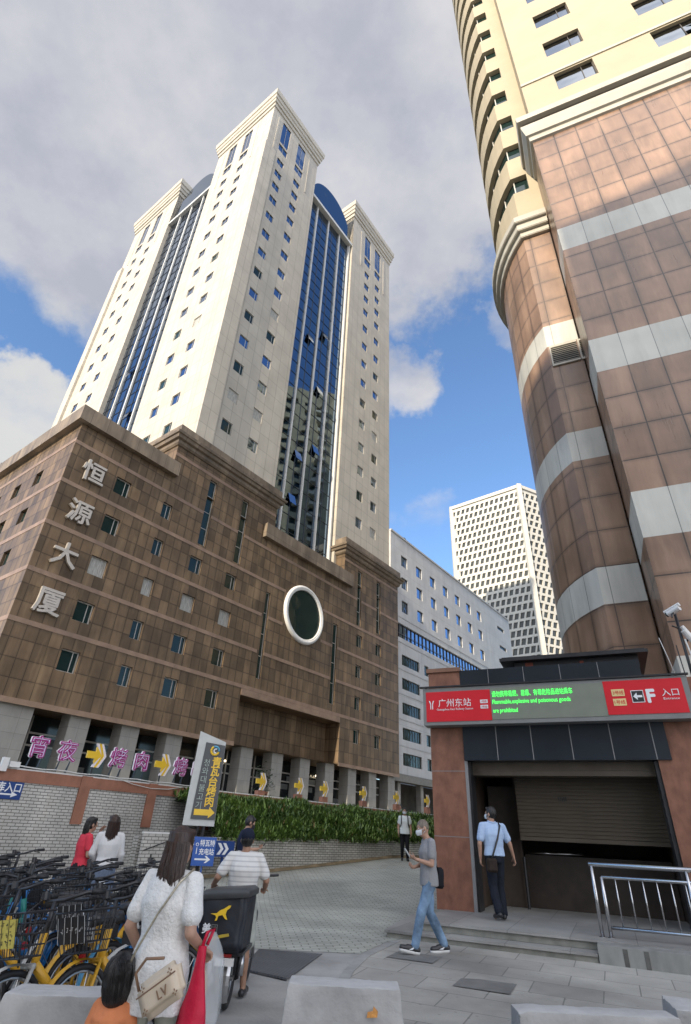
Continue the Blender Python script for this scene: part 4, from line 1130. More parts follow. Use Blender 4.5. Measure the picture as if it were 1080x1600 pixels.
def hedge():
    rnd = random.Random(11)
    core = MB(); lf = MB()
    n = len(LC); tops = []
    def prof(i, t):   # t 0 front lip .. 1 back at the terrace
        p = Vector((*LC[i], 0)); a = LC[max(0, i - 1)]; b = LC[min(n - 1, i + 1)]; d = Vector((b[0] - a[0], b[1] - a[1], 0)).normalized(); nn = Vector((-d.y, d.x, 0))
        # distance back to the tall wall
        s = (W0 - p).dot(dL) / max(.2, nn.dot(dL)); s = max(.6, min(s, 6.5)) - .1
        z0 = low_top(i) + .06; z1 = 2.5 + .08 * math.sin(i * .9)
        q = p + nn * (.05 + (s - .05) * t); z = z0 + (z1 - z0) * (1 - (1 - t) ** 1.9)
        z += .26 * mnoise.noise(Vector((q.x * 1.1, q.y * 1.1, 3))) * min(1, t * 3)
        return Vector((q.x, q.y, z)), nn
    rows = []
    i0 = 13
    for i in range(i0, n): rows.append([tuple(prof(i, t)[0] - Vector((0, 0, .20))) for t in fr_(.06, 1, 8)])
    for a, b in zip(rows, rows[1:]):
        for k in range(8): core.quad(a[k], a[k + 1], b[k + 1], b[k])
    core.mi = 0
    # blades in tufts
    for _ in range(5200):
        i = i0 + rnd.random() * (n - 1 - i0); t = rnd.random() ** 1.5
        ia = int(i); fr = i - ia; c0, nn = prof(ia, t); c1, _n = prof(min(n - 1, ia + 1), t); c = c0.lerp(c1, fr)
        if t < .04: c.z -= rnd.random() * .07
        tone = mnoise.noise(Vector((c.x * 1.3, c.y * 1.3, c.z * 1.6)))
        for _b in range(7):
            a = rnd.random() * 2 * math.pi; el = rnd.uniform(.1, 1.25); ln = rnd.uniform(.16, .34); w = rnd.uniform(.018, .034)
            d = Vector((math.cos(a) * math.cos(el), math.sin(a) * math.cos(el), math.sin(el))); d = (d - nn * .25).normalized()
            s = d.cross(Vector((0, 0, 1))).normalized() * w; base = c + Vector((rnd.gauss(0, .07), rnd.gauss(0, .07), -.1))
            m = base + d * ln * .55; e = base + d * ln + Vector((0, 0, -.35 * ln * (1 - math.sin(el))))
            lf.mi = 0 if tone + rnd.gauss(0, .35) < .15 else 1
            if rnd.random() < .13: lf.mi = 2
            if rnd.random() < .025: lf.mi = 3
            lf.quad(base - s * .5, base + s * .5, m + s, m - s); lf.poly([m - s, m + s, e])
    T = thing('hedge', 'long dark green hedge of narrow leaves spilling over the low curved planter wall', 'hedge', (0, 0, 0))
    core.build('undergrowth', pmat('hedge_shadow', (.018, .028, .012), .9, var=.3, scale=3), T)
    def leaf(nm, c):
        m, nt, N, L, b = nodes(nm); b.inputs['Base Color'].default_value = c + (1,); b.inputs['Roughness'].default_value = .45; b.inputs['Specular IOR Level'].default_value = .35
        return m
    lf.build('foliage', [leaf('dark_leaf', (.07, .125, .03)), leaf('mid_leaf', (.15, .24, .05)), leaf('pale_leaf', (.18, .25, .06)), leaf('dead_leaf', (.20, .13, .05))], T)
hedge()

# ================================================================== SIGNS
def glyph_sign(s, u, label, n=.12, size=.60, z=3.32):
    T = thing('character_sign', label, 'sign', WA(u, n, 2.70), AZ_A, 'character signs on the tall wall')
    zc = z - 2.70
    text(s, size, pink_w, T, (0, .03, zc), .030, .03, 'sign_back')
    text(s, size, magenta, T, (0, -.012, zc), .019, .012, 'sign_face')
    text(s, size, pink_core, T, (0, -.03, zc), -.012, .006, 'sign_core')
    st = MB()
    for dx in (-.2, .12): st.bar((dx, .0, 0), (dx + .09, .06, zc - .2), .022); st.bar((dx + .02, .12, 0), (dx + .1, .07, zc - .2), .02)
    st.bar((-.24, .066, zc - .24), (.24, .066, zc - .24), .03); st.build('stand', M['metal_dark'], T)
    return T
pink_w = pmat('sign_white', (.80, .74, .76), .4, var=.04); magenta = pmat('sign_magenta', (.36, .025, .20), .35, var=.08); pink_core = pmat('sign_core', (.62, .60, .78), .4, var=.05)
yel = pmat('sign_yellow', (.80, .52, .035), .4, var=.06); edge_p = pmat('sign_violet_edge', (.20, .15, .24), .5)
for s, u, lab in (('宵', -1.24, 'magenta character sign on a black stand, first and leftmost on the tall wall'), ('夜', -.36, 'magenta character sign between the first sign and the first yellow arrow'),
                  ('烤', 1.40, 'magenta character sign just right of the first yellow arrow on the wall'), ('肉', 2.28, 'magenta square framed character sign left of the second yellow arrow'),
                  ('烤', 3.92, 'magenta character sign just right of the second yellow arrow on the wall'), ('串', 4.72, 'magenta character sign half hidden behind the tall grey totem sign')):
    glyph_sign(s, u, lab)
def arrow_sign(u, label, n=.12, z=3.3, h=.66, box=True, s=1.0, group='yellow arrow signs along the terrace edge'):
    T = thing('arrow_sign', label, 'sign', WA(u, n, 2.70), AZ_A, group)
    zc = z - 2.70; k = h / .66
    a = MB(); a.plate([(x * k, zc + y * k) for x, y in ((-.30, -.10), (-.02, -.10), (-.02, -.24), (.20, 0), (-.02, .24), (-.02, .10), (-.30, .10))], -.03, .03)
    a.build('arrow', yel, T)
    for dx, m, nm, d in ((.0, pink_w, 'chevron', .0), (.085, yel, 'chevron', .004), (.16, pink_w, 'chevron', .008)):
        c = MB(); c.plate([((x + dx) * k, zc + y * k) for x, y in ((-.06, -.34), (.02, -.34), (.20, 0), (.02, .34), (-.06, .34), (.12, 0))], -.02 - d, .035 + d); c.build(nm, m, T)
    p = MB()
    if box: p.box(-.2 * k, .2 * k, -.1, .12, -.02, zc - .36 * k)
    else: p.bar((0, .03, 0), (0, .03, zc - .2), .04)
    p.build('base', M['terracotta'] if (box and n > .2) else M['metal_dark'], T)
for u, lab in ((.58, 'yellow arrow with white chevron between two pairs of magenta characters on the wall'), (3.12, 'yellow arrow with white chevron just left of the grey totem sign')):
    arrow_sign(u, lab, box=False)
for u, lab in ((8.21, 'yellow arrow sign beside a potted plant, nearest along the hedge'), (10.59, 'yellow arrow sign over the hedge, next one right of the potted plant'), (12.39, 'yellow arrow sign over the middle of the hedge, with gaps between columns behind'),
               (15.58, 'yellow arrow sign over the hedge just left of the wide end column'), (18.77, 'yellow arrow sign above the masked man with a backpack'), (22.19, 'farthest yellow arrow sign, beside the station entrance pillar')):
    arrow_sign(u, lab, n=.28, z=3.22 + (u - 8) * .012, h=.62)
def potted():
    T = thing('potted_plant', 'bushy potted plant on the terrace edge beside the nearest arrow over the hedge', 'plant', WA(8.9, .8, 2.55))
    p = MB(); p.loft([[(r * math.cos(2 * math.pi * i / 12), r * math.sin(2 * math.pi * i / 12), z) for i in range(12)] for z, r in ((0, .16), (.35, .22))]); p.build('pot', M['terracotta'], T)
    l = MB(); rnd = random.Random(8)
    for i in range(420):
        c = Vector((rnd.gauss(0, .22), rnd.gauss(0, .22), .75 + rnd.gauss(0, .28))); a = rnd.random() * 6.28; d = Vector((math.cos(a), math.sin(a), rnd.uniform(-.5, .6))) * .13; s = Vector((-d.y, d.x, 0)) * .3
        l.quad(c, c + d * .5 + s, c + d, c + d * .5 - s)
    l.build('foliage', pmat('pot_leaf', (.04, .075, .03), .5, var=.4, scale=6), T)
potted()
blue = pmat('sign_blue', (.012, .05, .20), .4, var=.08); signw = pmat('sign_lettering_white', (.75, .77, .78), .4, var=.03)
def blue_signs():
    T = thing('direction_sign', 'dark blue sign with white characters and arrow on the tall tiled wall', 'sign', WA(-1.93, -.02, 2.14), AZ_A)
    b = MB(); b.box(-.55, .52, -.03, .0, -.21, .21); b.build('board', blue, T)
    text('地库入口', .25, signw, T, (.03, -.034, .075), .004, .003, 'lettering', width=.88)
    a = MB(); a.plate([(-.35, -.115), (.25, -.115), (.25, -.165), (.42, -.095), (.25, -.025), (.25, -.075), (-.35, -.075)], -.037, -.031); a.build('arrow', signw, T)
    ry = math.atan2(LC[10][1] - LC[7][1], LC[10][0] - LC[7][0])
    T = thing('direction_sign', 'bright blue charging station sign with a white arrow on the low planter wall', 'sign', (-3.43, 17.45, .93), ry - .45)
    b = MB(); b.box(-.30, .30, -.03, .0, -.33, .34); b.box(-.02, .02, .0, .05, -1.0, .2); b.build('board', pmat('sign_bright_blue', (.02, .09, .36), .4, var=.08), T)
    text('特瓦特', .165, signw, T, (.07, -.034, .20), .003, .003, 'lettering', width=.40); text('充电站', .165, signw, T, (.07, -.034, .0), .003, .003, 'lettering', width=.40)
    c = MB(); c.ring((-.2, -.034, .16), (0, 1, 0), .035, .008, 14, 5); c.box(-.21, -.19, -.036, -.031, -.06, .09); c.build('emblem', signw, T)
    a = MB(); a.plate([(-.22, -.20), (.10, -.20), (.04, -.26), (.09, -.26), (.2, -.18), (.09, -.10), (.04, -.10), (.10, -.16), (-.22, -.16)], -.037, -.031); a.build('arrow', signw, T)
    T = thing('chevron_sign', 'small dark blue sign with pale double chevrons beside the charging station sign', 'sign', (-2.98, 18.0, 1.0), ry - .1)
    b = MB(); b.box(-.26, .30, -.03, .0, -.19, .19); b.box(-.02, .02, 0, .1, -.6, .1); b.build('board', blue, T)
    c = MB()
    for dx in (-.16, .0): c.plate([(dx - .06, -.14), (dx + .03, -.14), (dx + .13, 0), (dx + .03, .14), (dx - .06, .14), (dx + .04, 0)], -.037, -.031)
    c.build('chevron', signw, T)
blue_signs()
def totem():
    T = thing('totem_sign', 'tall grey tilted sign with yellow characters, round emblem and yellow arrow', 'sign', (-3.62, 17.62, .09), R(14))
    g = pmat('totem_grey', (.065, .07, .075), .45, var=.1); pale = pmat('totem_side', (.50, .52, .50), .5, var=.08)
    fr = MB(); fr.plate([(-.55, 1.44), (.33, 1.44), (.33, 3.66), (-.48, 3.92)], .0, .16); fr.build('case', pale, T)
    p = MB(); p.plate([(-.36, 1.60), (.325, 1.60), (.325, 3.56), (-.26, 3.62)], -.025, -.001); p.build('panel', g, T)
    d = .012
    for i, ch in enumerate('青瓦台烤肉'): text(ch, .285, yel, T, (.14 - .012 * i, -.03, 3.10 - .262 * i), .006, .005, 'character')
    for i, ch in enumerate('청와대불고기'): text(ch, .215, pmat('totem_pale_letter', (.42, .50, .44), .5) if i == 0 else bpy.data.materials['totem_pale_letter'], T, (-.15 - .010 * i, -.03, 3.06 - .222 * i), -.002, .004, 'character')
    r = MB(); r.ring((.04, -.035, 3.40), (0, 1, 0), .115, .032, 20, 6, .3, 4.2); r.build('emblem', yel, T)
    r = MB(); r.ring((.04, -.035, 3.40), (0, 1, 0), .115, .03, 20, 6, 4.25, 6.4); r.build('emblem', pmat('emblem_blue', (.10, .35, .52), .4), T)
    r = MB(); r.ring((.06, -.035, 3.39), (0, 1, 0), .055, .022, 16, 6, 1.2, 5.2); r.build('emblem', signw, T)
    a = MB(); a.plate([(-.29, 1.70), (.12, 1.70), (.12, 1.63), (.29, 1.775), (.12, 1.92), (.12, 1.85), (-.29, 1.85)], -.032, -.026); a.build('arrow', yel, T)
    st = MB(); st.tube([(.05, .1, 0), (.05, .1, 1.5)], .05, 10); st.tube([(-.2, .1, 0), (-.1, .1, 1.45)], .03, 8); st.build('post', M['metal_dark'], T)
totem()
def end_board():
    T = thing('notice_board', 'white tiled panel with a black character and slanting black rail at the planter wall end', 'notice board', (-4.66, 16.98, 0), math.atan2(.8, .63))
    b = MB(); b.box(-.48, .48, -.09, -.03, .0, 1.30); b.build('panel', M['white_tile'], T)
    f = MB(); f.box(-.5, .5, -.10, -.025, 1.30, 1.34); f.box(.46, .5, -.1, -.09, 0, 1.3); f.build('rim', M['white_paint'], T)
    k = MB(); k.tube([(.36, -.13, .02), (.36, -.13, 1.16), (-.42, -.13, .92)], .016, 6); k.build('rail', M['metal_dark'], T)
    text('上', .26, M['metal_dark'], T, (-.14, -.1, .72), .006, .004, 'character')
end_board()
# ================================================================== STATION ENTRANCE
def station():
    T = thing('station_entrance', 'brown stone station entrance with red and green sign, black fascia and half lowered shutter', 'building', P0, AZ_B, None, SS)
    st = pmat('red_brown_stone', (.215, .098, .062), .42, var=.34, scale=5, bump=.08, spec=.4, stretch=(1, 1, .6), detail=10)
    blk = pmat('black_fascia_panel', (.016, .022, .030), .28, var=.2, scale=1.0, spec=.5)
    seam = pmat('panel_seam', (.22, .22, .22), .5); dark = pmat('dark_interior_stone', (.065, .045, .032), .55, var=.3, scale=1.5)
    zb = .36 - .02
    p = MB(); p.box(-.72, 0, 0, 4.5, zb, 3.6); p.box(-.72, .01, .01, 4.5, 3.6, 4.84)
    me = p.build('pillar', st, T)
    c = MB(); c.box(-.76, .02, -.04, 4.5, 4.84, 4.93); c.build('pillar_cap', pmat('cap_stone', (.20, .10, .06), .5, var=.2), T)
    p = MB(); p.box(3.67, 6.2, 0, 3.98, -.2, 4.45); p.build('pillar', st, T)
    j = MB()
    for z in (1.55, 2.75): j.box(-.722, .001, -.003, .002, z - .006, z + .006)
    j.box(.001, .06, -.006, .05, zb, 2.95)
    j.build('stone_joint', seam, T)
    # door jamb inside left
    d = MB(); d.box(.02, .1, .06, .5, zb, 2.94); d.box(3.60, 3.668, .06, .6, zb, 2.94); build_each(d, 'jamb', M['metal_dark'], T)
    b = MB()
    b.box(.012, 3.9, -.05, .3, 2.95, 3.66); b.box(.012, 3.74, .02, .3, 4.40, 4.86); b.build('fascia_panel', blk, T)
    s = MB()
    for x in (.72, 1.43, 2.19, 2.93, 3.66): s.box(x - .008, x + .008, -.058, -.049, 2.95, 3.66)
    for x in (.66, 1.43, 2.19, 2.95): s.box(x - .006, x + .006, .013, .021, 4.40, 4.86)
    build_each(s, 'seam', seam, T)
    # roof
    r = MB(); r.box(.9, 4.0, .35, 4.0, 5.10, 5.17); r.box(.95, 3.95, .4, 4.0, 5.17, 5.2); r.box(1.2, 3.8, .55, 4.0, 4.86, 5.10); r.box(-.0, 3.7, .31, 4.4, 4.4, 4.86)
    r.build('roof', M['metal_dark'], T)
    rb = MB(); rb.box(1.45, 1.62, .54, .549, 4.95, 5.08); rb.box(2.62, 2.7, .54, .549, 4.9, 5.05); build_each(rb, 'roof_light', pmat('rust_red', (.2, .05, .03), .6), T)
    # interior
    w = MB()
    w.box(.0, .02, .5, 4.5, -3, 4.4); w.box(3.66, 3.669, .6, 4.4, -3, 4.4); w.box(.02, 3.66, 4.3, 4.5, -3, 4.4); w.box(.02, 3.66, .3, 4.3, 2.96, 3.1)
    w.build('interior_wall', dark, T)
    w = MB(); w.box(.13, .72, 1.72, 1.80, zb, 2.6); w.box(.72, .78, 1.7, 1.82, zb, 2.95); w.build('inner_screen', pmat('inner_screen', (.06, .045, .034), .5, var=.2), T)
    w = MB()
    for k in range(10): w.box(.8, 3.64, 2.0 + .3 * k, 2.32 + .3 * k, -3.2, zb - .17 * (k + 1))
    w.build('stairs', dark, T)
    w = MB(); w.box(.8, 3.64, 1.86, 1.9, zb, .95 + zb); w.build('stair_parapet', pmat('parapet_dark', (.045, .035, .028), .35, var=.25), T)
    rl = MB(); rl.tube([(.85, 1.82, 1.32), (2.0, 1.82, 1.34)], .02, 8); rl.tube([(2.25, 1.84, 1.58), (3.45, 1.84, 1.54)], .014, 6); rl.tube([(1.55, 1.84, 1.62), (1.72, 1.84, 1.62)], .016, 6)
    rl.build('inner_handrail', M['steel'], T, smooth=True)
    rl = MB(); rl.tube([(.82, 1.5, zb), (.82, 1.5, 1.25)], .03, 8); rl.build('inner_post', M['metal_dark'], T)
    # shutter
    sh = MB(); z = 1.62; sm = pmat('brown_shutter', (.075, .06, .042), .45, var=.12, scale=2)
    prof = []
    while z < 2.72:
        prof += [(1.0, z), (.985, z + .012), (.985, z + .043), (1.0, z + .055)]; z += .07
    for (ya, za), (yb, zb_) in zip(prof, prof[1:]): sh.quad((.86, ya, za), (3.64, ya, za), (3.64, yb, zb_), (.86, yb, zb_))
    sh.box(.86, 3.64, .97, 1.03, 1.55, 1.62)
    s0 = sh.build('shutter', sm, T)
    v = MB()
    for i in range(5): v.box(1.72 + .035 * i, 1.735 + .035 * i, .975, .984, 2.28, 2.36)
    v.build('shutter_vent', M['metal_dark'], s0)
    hb = MB(); hb.box(.1, 3.6, .32, .75, 2.70, 2.955); hb.box(.1, 3.6, .30, .32, 2.80, 2.83); hb.build('shutter_housing', pmat('housing', (.11, .09, .068), .45, var=.15), T)
    # sign
    sg = MB(); sg.box(-.77, 4.46, -.34, -.02, 3.62, 4.40); sb = sg.build('sign_box', pmat('sign_grey', (.20, .205, .20), .45, var=.1), T)
    red = pmat('sign_red', (.60, .022, .032), .4, var=.04, spec=.3); led = pmat('led_screen', (.19, .21, .165), .5, var=.07)
    q = MB(); q.box(-.70, .72, -.352, -.341, 3.69, 4.32); q.build('sign_panel', red, sb)
    q = MB(); q.box(2.97, 4.36, -.352, -.341, 3.72, 4.36); q.build('sign_panel', red, sb)
    q = MB(); q.box(.724, 2.966, -.350, -.341, 3.70, 4.34); q.build('led_screen', led, sb)
    ln = MB(); ln.box(-.84, 4.5, -.38, -.30, 4.415, 4.445); ln.build('sign_rail', M['metal_dark'], sb)
    y = -.356
    lg = MB()
    for sx in (-1, 1):
        lg.plate([(-.575 + sx * .012, 3.95), (-.575 + sx * .03, 3.95), (-.575 + sx * .03, 4.06), (-.575 + sx * .06, 4.13), (-.575 + sx * .035, 4.13), (-.575 + sx * .012, 4.07)][::sx], y - .003, y)
    lg.build('emblem', signw, sb)
    text('广州东站', .185, signw, sb, (-.06, y, 4.075), .0, .003, 'lettering', width=.72)
    text('Guangzhou East Railway Station', .062, signw, sb, (-.06, y, 3.935), .0, .002, 'lettering', width=.80)
    for z in (4.075, 3.965):
        q = MB(); q.box(.50, .66, y - .002, y, z - .036, z + .036); q.build('line_badge', signw, sb)
    text('1号线', .05, red, sb, (.58, y - .004, 4.075), 0, .002, 'lettering'); text('3号线', .05, red, sb, (.58, y - .004, 3.965), 0, .002, 'lettering')
    gm = emat('led_green', (.08, .9, .12), 1.3)
    text('请勿携带易燃、易爆、有毒危险品进站乘车', .135, gm, sb, (.76, y, 4.215), .0, .002, 'led_text', 'LEFT', width=1.62)
    text('Flammable,explosive and poisonous goods', .125, gm, sb, (.76, y, 4.04), .0, .002, 'led_text', 'LEFT', width=1.56)
    text('are prohibited', .125, gm, sb, (.76, y, 3.865), .0, .002, 'led_text', 'LEFT', width=.50)
    ylw = pmat('badge_yellow', (.70, .55, .25), .5)
    for z in (4.13, 3.95):
        q = MB(); q.box(3.10, 3.33, y - .002, y, z - .066, z + .066); q.build('line_badge', ylw, sb)
    text('3号线', .085, red, sb, (3.215, y - .004, 4.13), 0, .002, 'lettering', width=.19); text('1号线', .085, red, sb, (3.215, y - .004, 3.95), 0, .002, 'lettering', width=.19)
    q = MB(); q.box(3.44, 3.66, y - .002, y, 3.93, 4.16); e = q.build('exit_badge', signw, sb)
    q = MB(); q.box(3.452, 3.648, y - .004, y - .0025, 3.942, 4.148); q.build('badge_field', M['metal_dark'], e)
    q = MB(); q.plate([(3.47, 4.045), (3.54, 4.115), (3.54, 4.065), (3.63, 4.065), (3.63, 4.025), (3.54, 4.025), (3.54, 3.975)][::-1], y - .007, y - .0045)
    q.build('arrow', signw, e)
    text('F', .34, signw, sb, (3.78, y, 4.045), .014, .003, 'lettering')
    text('入口', .15, signw, sb, (4.12, y, 4.10), .0, .003, 'lettering', width=.29); text('Entrance', .06, signw, sb, (4.12, y, 3.985), .0, .002, 'lettering', width=.27)
station()
def steps():
    T = thing('entrance_steps', 'two worn grey stone steps and landing in front of the station entrance', 'steps', P0, AZ_B, None, SS)
    m = slabmat('step_stone', (.29, .285, .265), (.25, .245, .23), (.16, .155, .15), .9, 4, 0, .006, stain=.22, rough=.6)
    rs = pmat('riser_stone', (.23, .23, .20), .75, var=.3, scale=4, bump=.2)
    s = MB(); s.prism([(-.95, -2.28), (2.16, -2.28), (2.16, -.0), (-1.2, -.0)], -.2, .215); bevel_mesh
    o = s.build('step', rs, T)
    s = MB(); s.prism([(-.98, -2.31), (2.16, -2.31), (2.16, -.0), (-1.22, -.0)], .19, .222); o = s.build('tread', m, T)
    s = MB(); s.prism([(-.55, -1.97), (2.16, -1.97), (2.16, 0.0), (-.55, 0.0)], .225, .318); s.build('step', rs, T)
    s = MB(); s.prism([(-.57, -2.0), (3.9, -2.0), (3.9, 1.86), (-.57, 1.86)], .315, .345); s.build('landing', m, T)
    s = MB(); s.box(-.95, 2.14, -2.285, -2.281, .03, .10); s.build('painted_strip', pmat('faded_red', (.14, .05, .045), .8, var=.4, scale=2), T)
steps()
def plinth():
    T = thing('railing_plinth', 'grey concrete plinth carrying the steel railing beside the steps', 'plinth', P0, AZ_B, None, SS)
    m = pmat('plinth_concrete', (.25, .25, .23), .8, var=.3, scale=2.5, bump=.25, stretch=(1, 1, .4))
    s = MB(); s.box(2.17, 6.5, -2.32, -1.2, -.2, .33); o = s.build('block', m, T); bevel_mesh(o.data, .012)
    s = MB()
    for x in (2.52, 2.78): s.box(x - .03, x + .03, -2.326, -2.321, -.05, .31)
    s.build('stain', pmat('dark_stain', (.10, .10, .09), .9, var=.3, scale=5), T)
plinth()
def railing():
    T = thing('steel_railing', 'shiny stainless steel railing with thin upright bars beside the station steps', 'railing', P0 + Vector((0, 0, 0)), AZ_B, None, SS)
    y = -1.62
    for x in (2.24, 2.36):
        p = MB(); p.tube([(x, y, .33), (x, y, 1.25 if x < 2.3 else 1.1)], .028, 12); p.build('post', M['steel'], T, smooth=True)
        b = MB(); b.tube([(x, y, .331), (x, y, .35)], .05, 14); b.build('base_flange', M['steel'], T)
    for z, x0, r, nm in ((1.26, 2.2, .033, 'top_rail'), (1.10, 2.36, .024, 'mid_rail'), (.47, 2.36, .022, 'bottom_rail')):
        p = MB(); p.tube([(x0, y, z), (6.4, y, z)], r, 12); p.build(nm, M['steel'], T, smooth=True)
    x = 2.55
    while x < 6.3:
        p = MB(); p.tube([(x, y, .47), (x, y, 1.1)], .011, 8); p.build('baluster', M['steel'], T, smooth=True); x += .19
    p = MB(); p.tube([(3.55, y, .33), (3.55, y, 1.25)], .028, 12); p.build('post', M['steel'], T, smooth=True)
railing()
def cctv():
    loc = P0 + (dB * 4.95 + dN * 2.0) * SS
    T = thing('camera_pole', 'thin dark pole and brackets rising behind the station sign', 'pole', (loc.x, loc.y, 0), AZ_B)
    p = MB(); p.tube([(.0, 0, 4.4), (.0, 0, 6.75)], .035, 8); p.tube([(0, 0, 6.3), (-.15, -.1, 6.35)], .02, 6); p.tube([(-.12, .05, 4.4), (-.16, .05, 5.9)], .014, 6); p.build('pole', M['metal_dark'], T, smooth=True)
    c = MB(); c.tube([(.05, -.06, 6.0), (.10, -.1, 5.4), (.16, -.16, 4.6), (.2, -.2, 4.3)], .02, 6); c.tube([(-.5, 0, 6.1), (-.42, 0, 5.6), (-.35, 0, 5.1)], .01, 5); c.build('cable', M['pipe_white'], T, smooth=True)
    for (dx, z, rz, tilt, lab) in ((-.08, 6.72, 2.5, .25, 'white surveillance camera at the top of the dark pole'), (.12, 6.08, .6, .9, 'white surveillance camera pointing down, lower on the dark pole')):
        K = thing('security_camera', lab, 'camera', loc + Vector((dx, -.1, z - loc.z)) , AZ_B + rz)
        b = MB()
        u = Vector((math.cos(tilt), 0, -math.sin(tilt)))
        b.tube([-u * .17, u * .16], .075, 12); b.build('housing', M['white_paint'], K, smooth=False)
        h = MB(); h.tube([u * .161, u * .20], .062, 12); h.build('lens', M['pane'], K)
        h = MB(); h.tube([-u * .19 + Vector((0, 0, .085)), u * .24 + Vector((0, 0, .085))], .05, 8); h.build('sun_hood', M['white_paint'], K)
        h = MB(); h.tube([(0, 0, -.03), (0, .12, -.12), (.0, .14, -.2)], .022, 6); h.build('bracket', M['metal_dark'], K)
cctv()

# ================================================================== CONCRETE BARRIERS
def barriers():
    m = pmat('barrier_concrete', (.36, .355, .34), .85, var=.24, scale=2.2, bump=.35, bscale=22, detail=8)
    topm = pmat('barrier_top', (.45, .445, .425), .85, var=.14, scale=4, bump=.35, bscale=25)
    def block(name, label, loc, rz, L_, h, wt, wb, endslope=.07, g='concrete barrier blocks in the foreground'):
        T = thing(name, label, 'barrier', loc, rz, g)
        me = bpy.data.meshes.new('block'); bm = bmesh.new()
        x0, x1 = -L_ / 2, L_ / 2
        q = [(x0 - endslope, -wb / 2, 0), (x1 + endslope, -wb / 2, 0), (x1 + endslope, wb / 2, 0), (x0 - endslope, wb / 2, 0), (x0, -wt / 2, h), (x1, -wt / 2, h), (x1, wt / 2, h), (x0, wt / 2, h)]
        vs = [bm.verts.new(p) for p in q]
        for f in ((0, 3, 2, 1), (4, 5, 6, 7), (0, 1, 5, 4), (1, 2, 6, 5), (2, 3, 7, 6), (3, 0, 4, 7)): bm.faces.new([vs[i] for i in f])
        bmesh.ops.bevel(bm, geom=list(bm.edges), offset=.014, segments=2, affect='EDGES', profile=.6)
        bmesh.ops.subdivide_edges(bm, edges=[e for e in bm.edges if e.calc_length() > .2], cuts=22, use_grid_fill=True)
        for v in bm.verts:
            nz = mnoise.noise(v.co * 7) * .005 + mnoise.noise(v.co * 26) * .003 - max(0, mnoise.noise(v.co * 13 + Vector((3, 1, 8))) - .45) * .05
            v.co += Vector((nz, nz, nz))
        bm.to_mesh(me); bm.free(); me.materials.append(m); me.materials.append(topm)
        for p in me.polygons:
            p.material_index = 1 if p.normal.z > .7 else 0
        smooth_by_angle(me, 24)
        link_mesh('block', me, T); return T
    b = block('concrete_barrier', 'grey concrete barrier block with an orange paint mark, in front of the steel plate', (.155, 4.98, 0), R(-2), .78, .60, .26, .42)
    o = MB(); o.poly([(.16, -.178, .455), (.23, -.178, .46), (.235, -.175, .49), (.205, -.17, .515), (.20, -.172, .49), (.165, -.176, .485)]); o.build('paint_mark', pmat('orange_paint', (.55, .25, .06), .7, var=.3, scale=40), b)
    block('concrete_barrier', 'grey concrete barrier block with a pale top behind the small child', (-1.50, 4.42, 0), R(4), .82, .60, .26, .42)
    block('concrete_barrier', 'pale concrete block cut by the left edge, in front of the shared bikes', (-2.22, 4.1, 0), R(4), .5, .60, .26, .42)
    block('concrete_barrier', 'long low grey concrete block with a pale top in the right foreground', (2.1, 5.45, 0), R(0), 1.22, .42, .22, .34, .03)
    block('concrete_barrier', 'square concrete block at the right edge in front of the plinth', (3.18, 5.75, 0), R(-16), .62, .42, .5, .56, .03)
barriers()
# ================================================================== SHARED BIKES
black = pmat('black_rubber', (.018, .018, .019), .6, var=.2)
blackp = pmat('black_plastic', (.022, .022, .024), .38, var=.2)
chrome = pmat('bare_alloy', (.45, .45, .45), .3, metal=.9, var=.15)
plate_w = pmat('white_plate', (.62, .62, .60), .5, var=.1)
plate_y = pmat('yellow_plaque', (.60, .50, .10), .5, var=.1)
bike_paint = {'yellow': pmat('yellow_paint', (.62, .34, .03), .4, var=.12, spec=.4), 'blue': pmat('blue_paint', (.03, .17, .42), .35, var=.12),
              'pale': pmat('silver_paint', (.50, .50, .47), .4, var=.08), 'teal': pmat('teal_paint', (.02, .22, .19), .4, var=.1), 'sky': pmat('sky_blue_paint', (.12, .38, .62), .35, var=.08)}
def wheel(parent, y, r, hub, name='wheel', spokes=14, tw=.02):
    """wheel in the y-z plane, axle along x"""
    t = MB(); t.ring((0, 0, 0), (1, 0, 0), r - tw, tw, 28, 8); w = t.build(name, black, parent, (0, y, r), smooth=True)
    rm = MB(); rm.ring((0, 0, 0), (1, 0, 0), r - 2 * tw - .006, .010, 28, 6)
    rm.build('rim', chrome, w, smooth=True)
    sp = MB()
    for i in range(spokes):
        a = 2 * math.pi * i / spokes; s = .02 if i % 2 else -.02
        sp.tube([(s, .02 * math.cos(a), .02 * math.sin(a)), (0, (r - 2 * tw) * math.cos(a), (r - 2 * tw) * math.sin(a))], .0025, 4, False)
    sp.tube([(-.045, 0, 0), (.045, 0, 0)], .022, 10); sp.build('spokes', chrome, w)
    return w
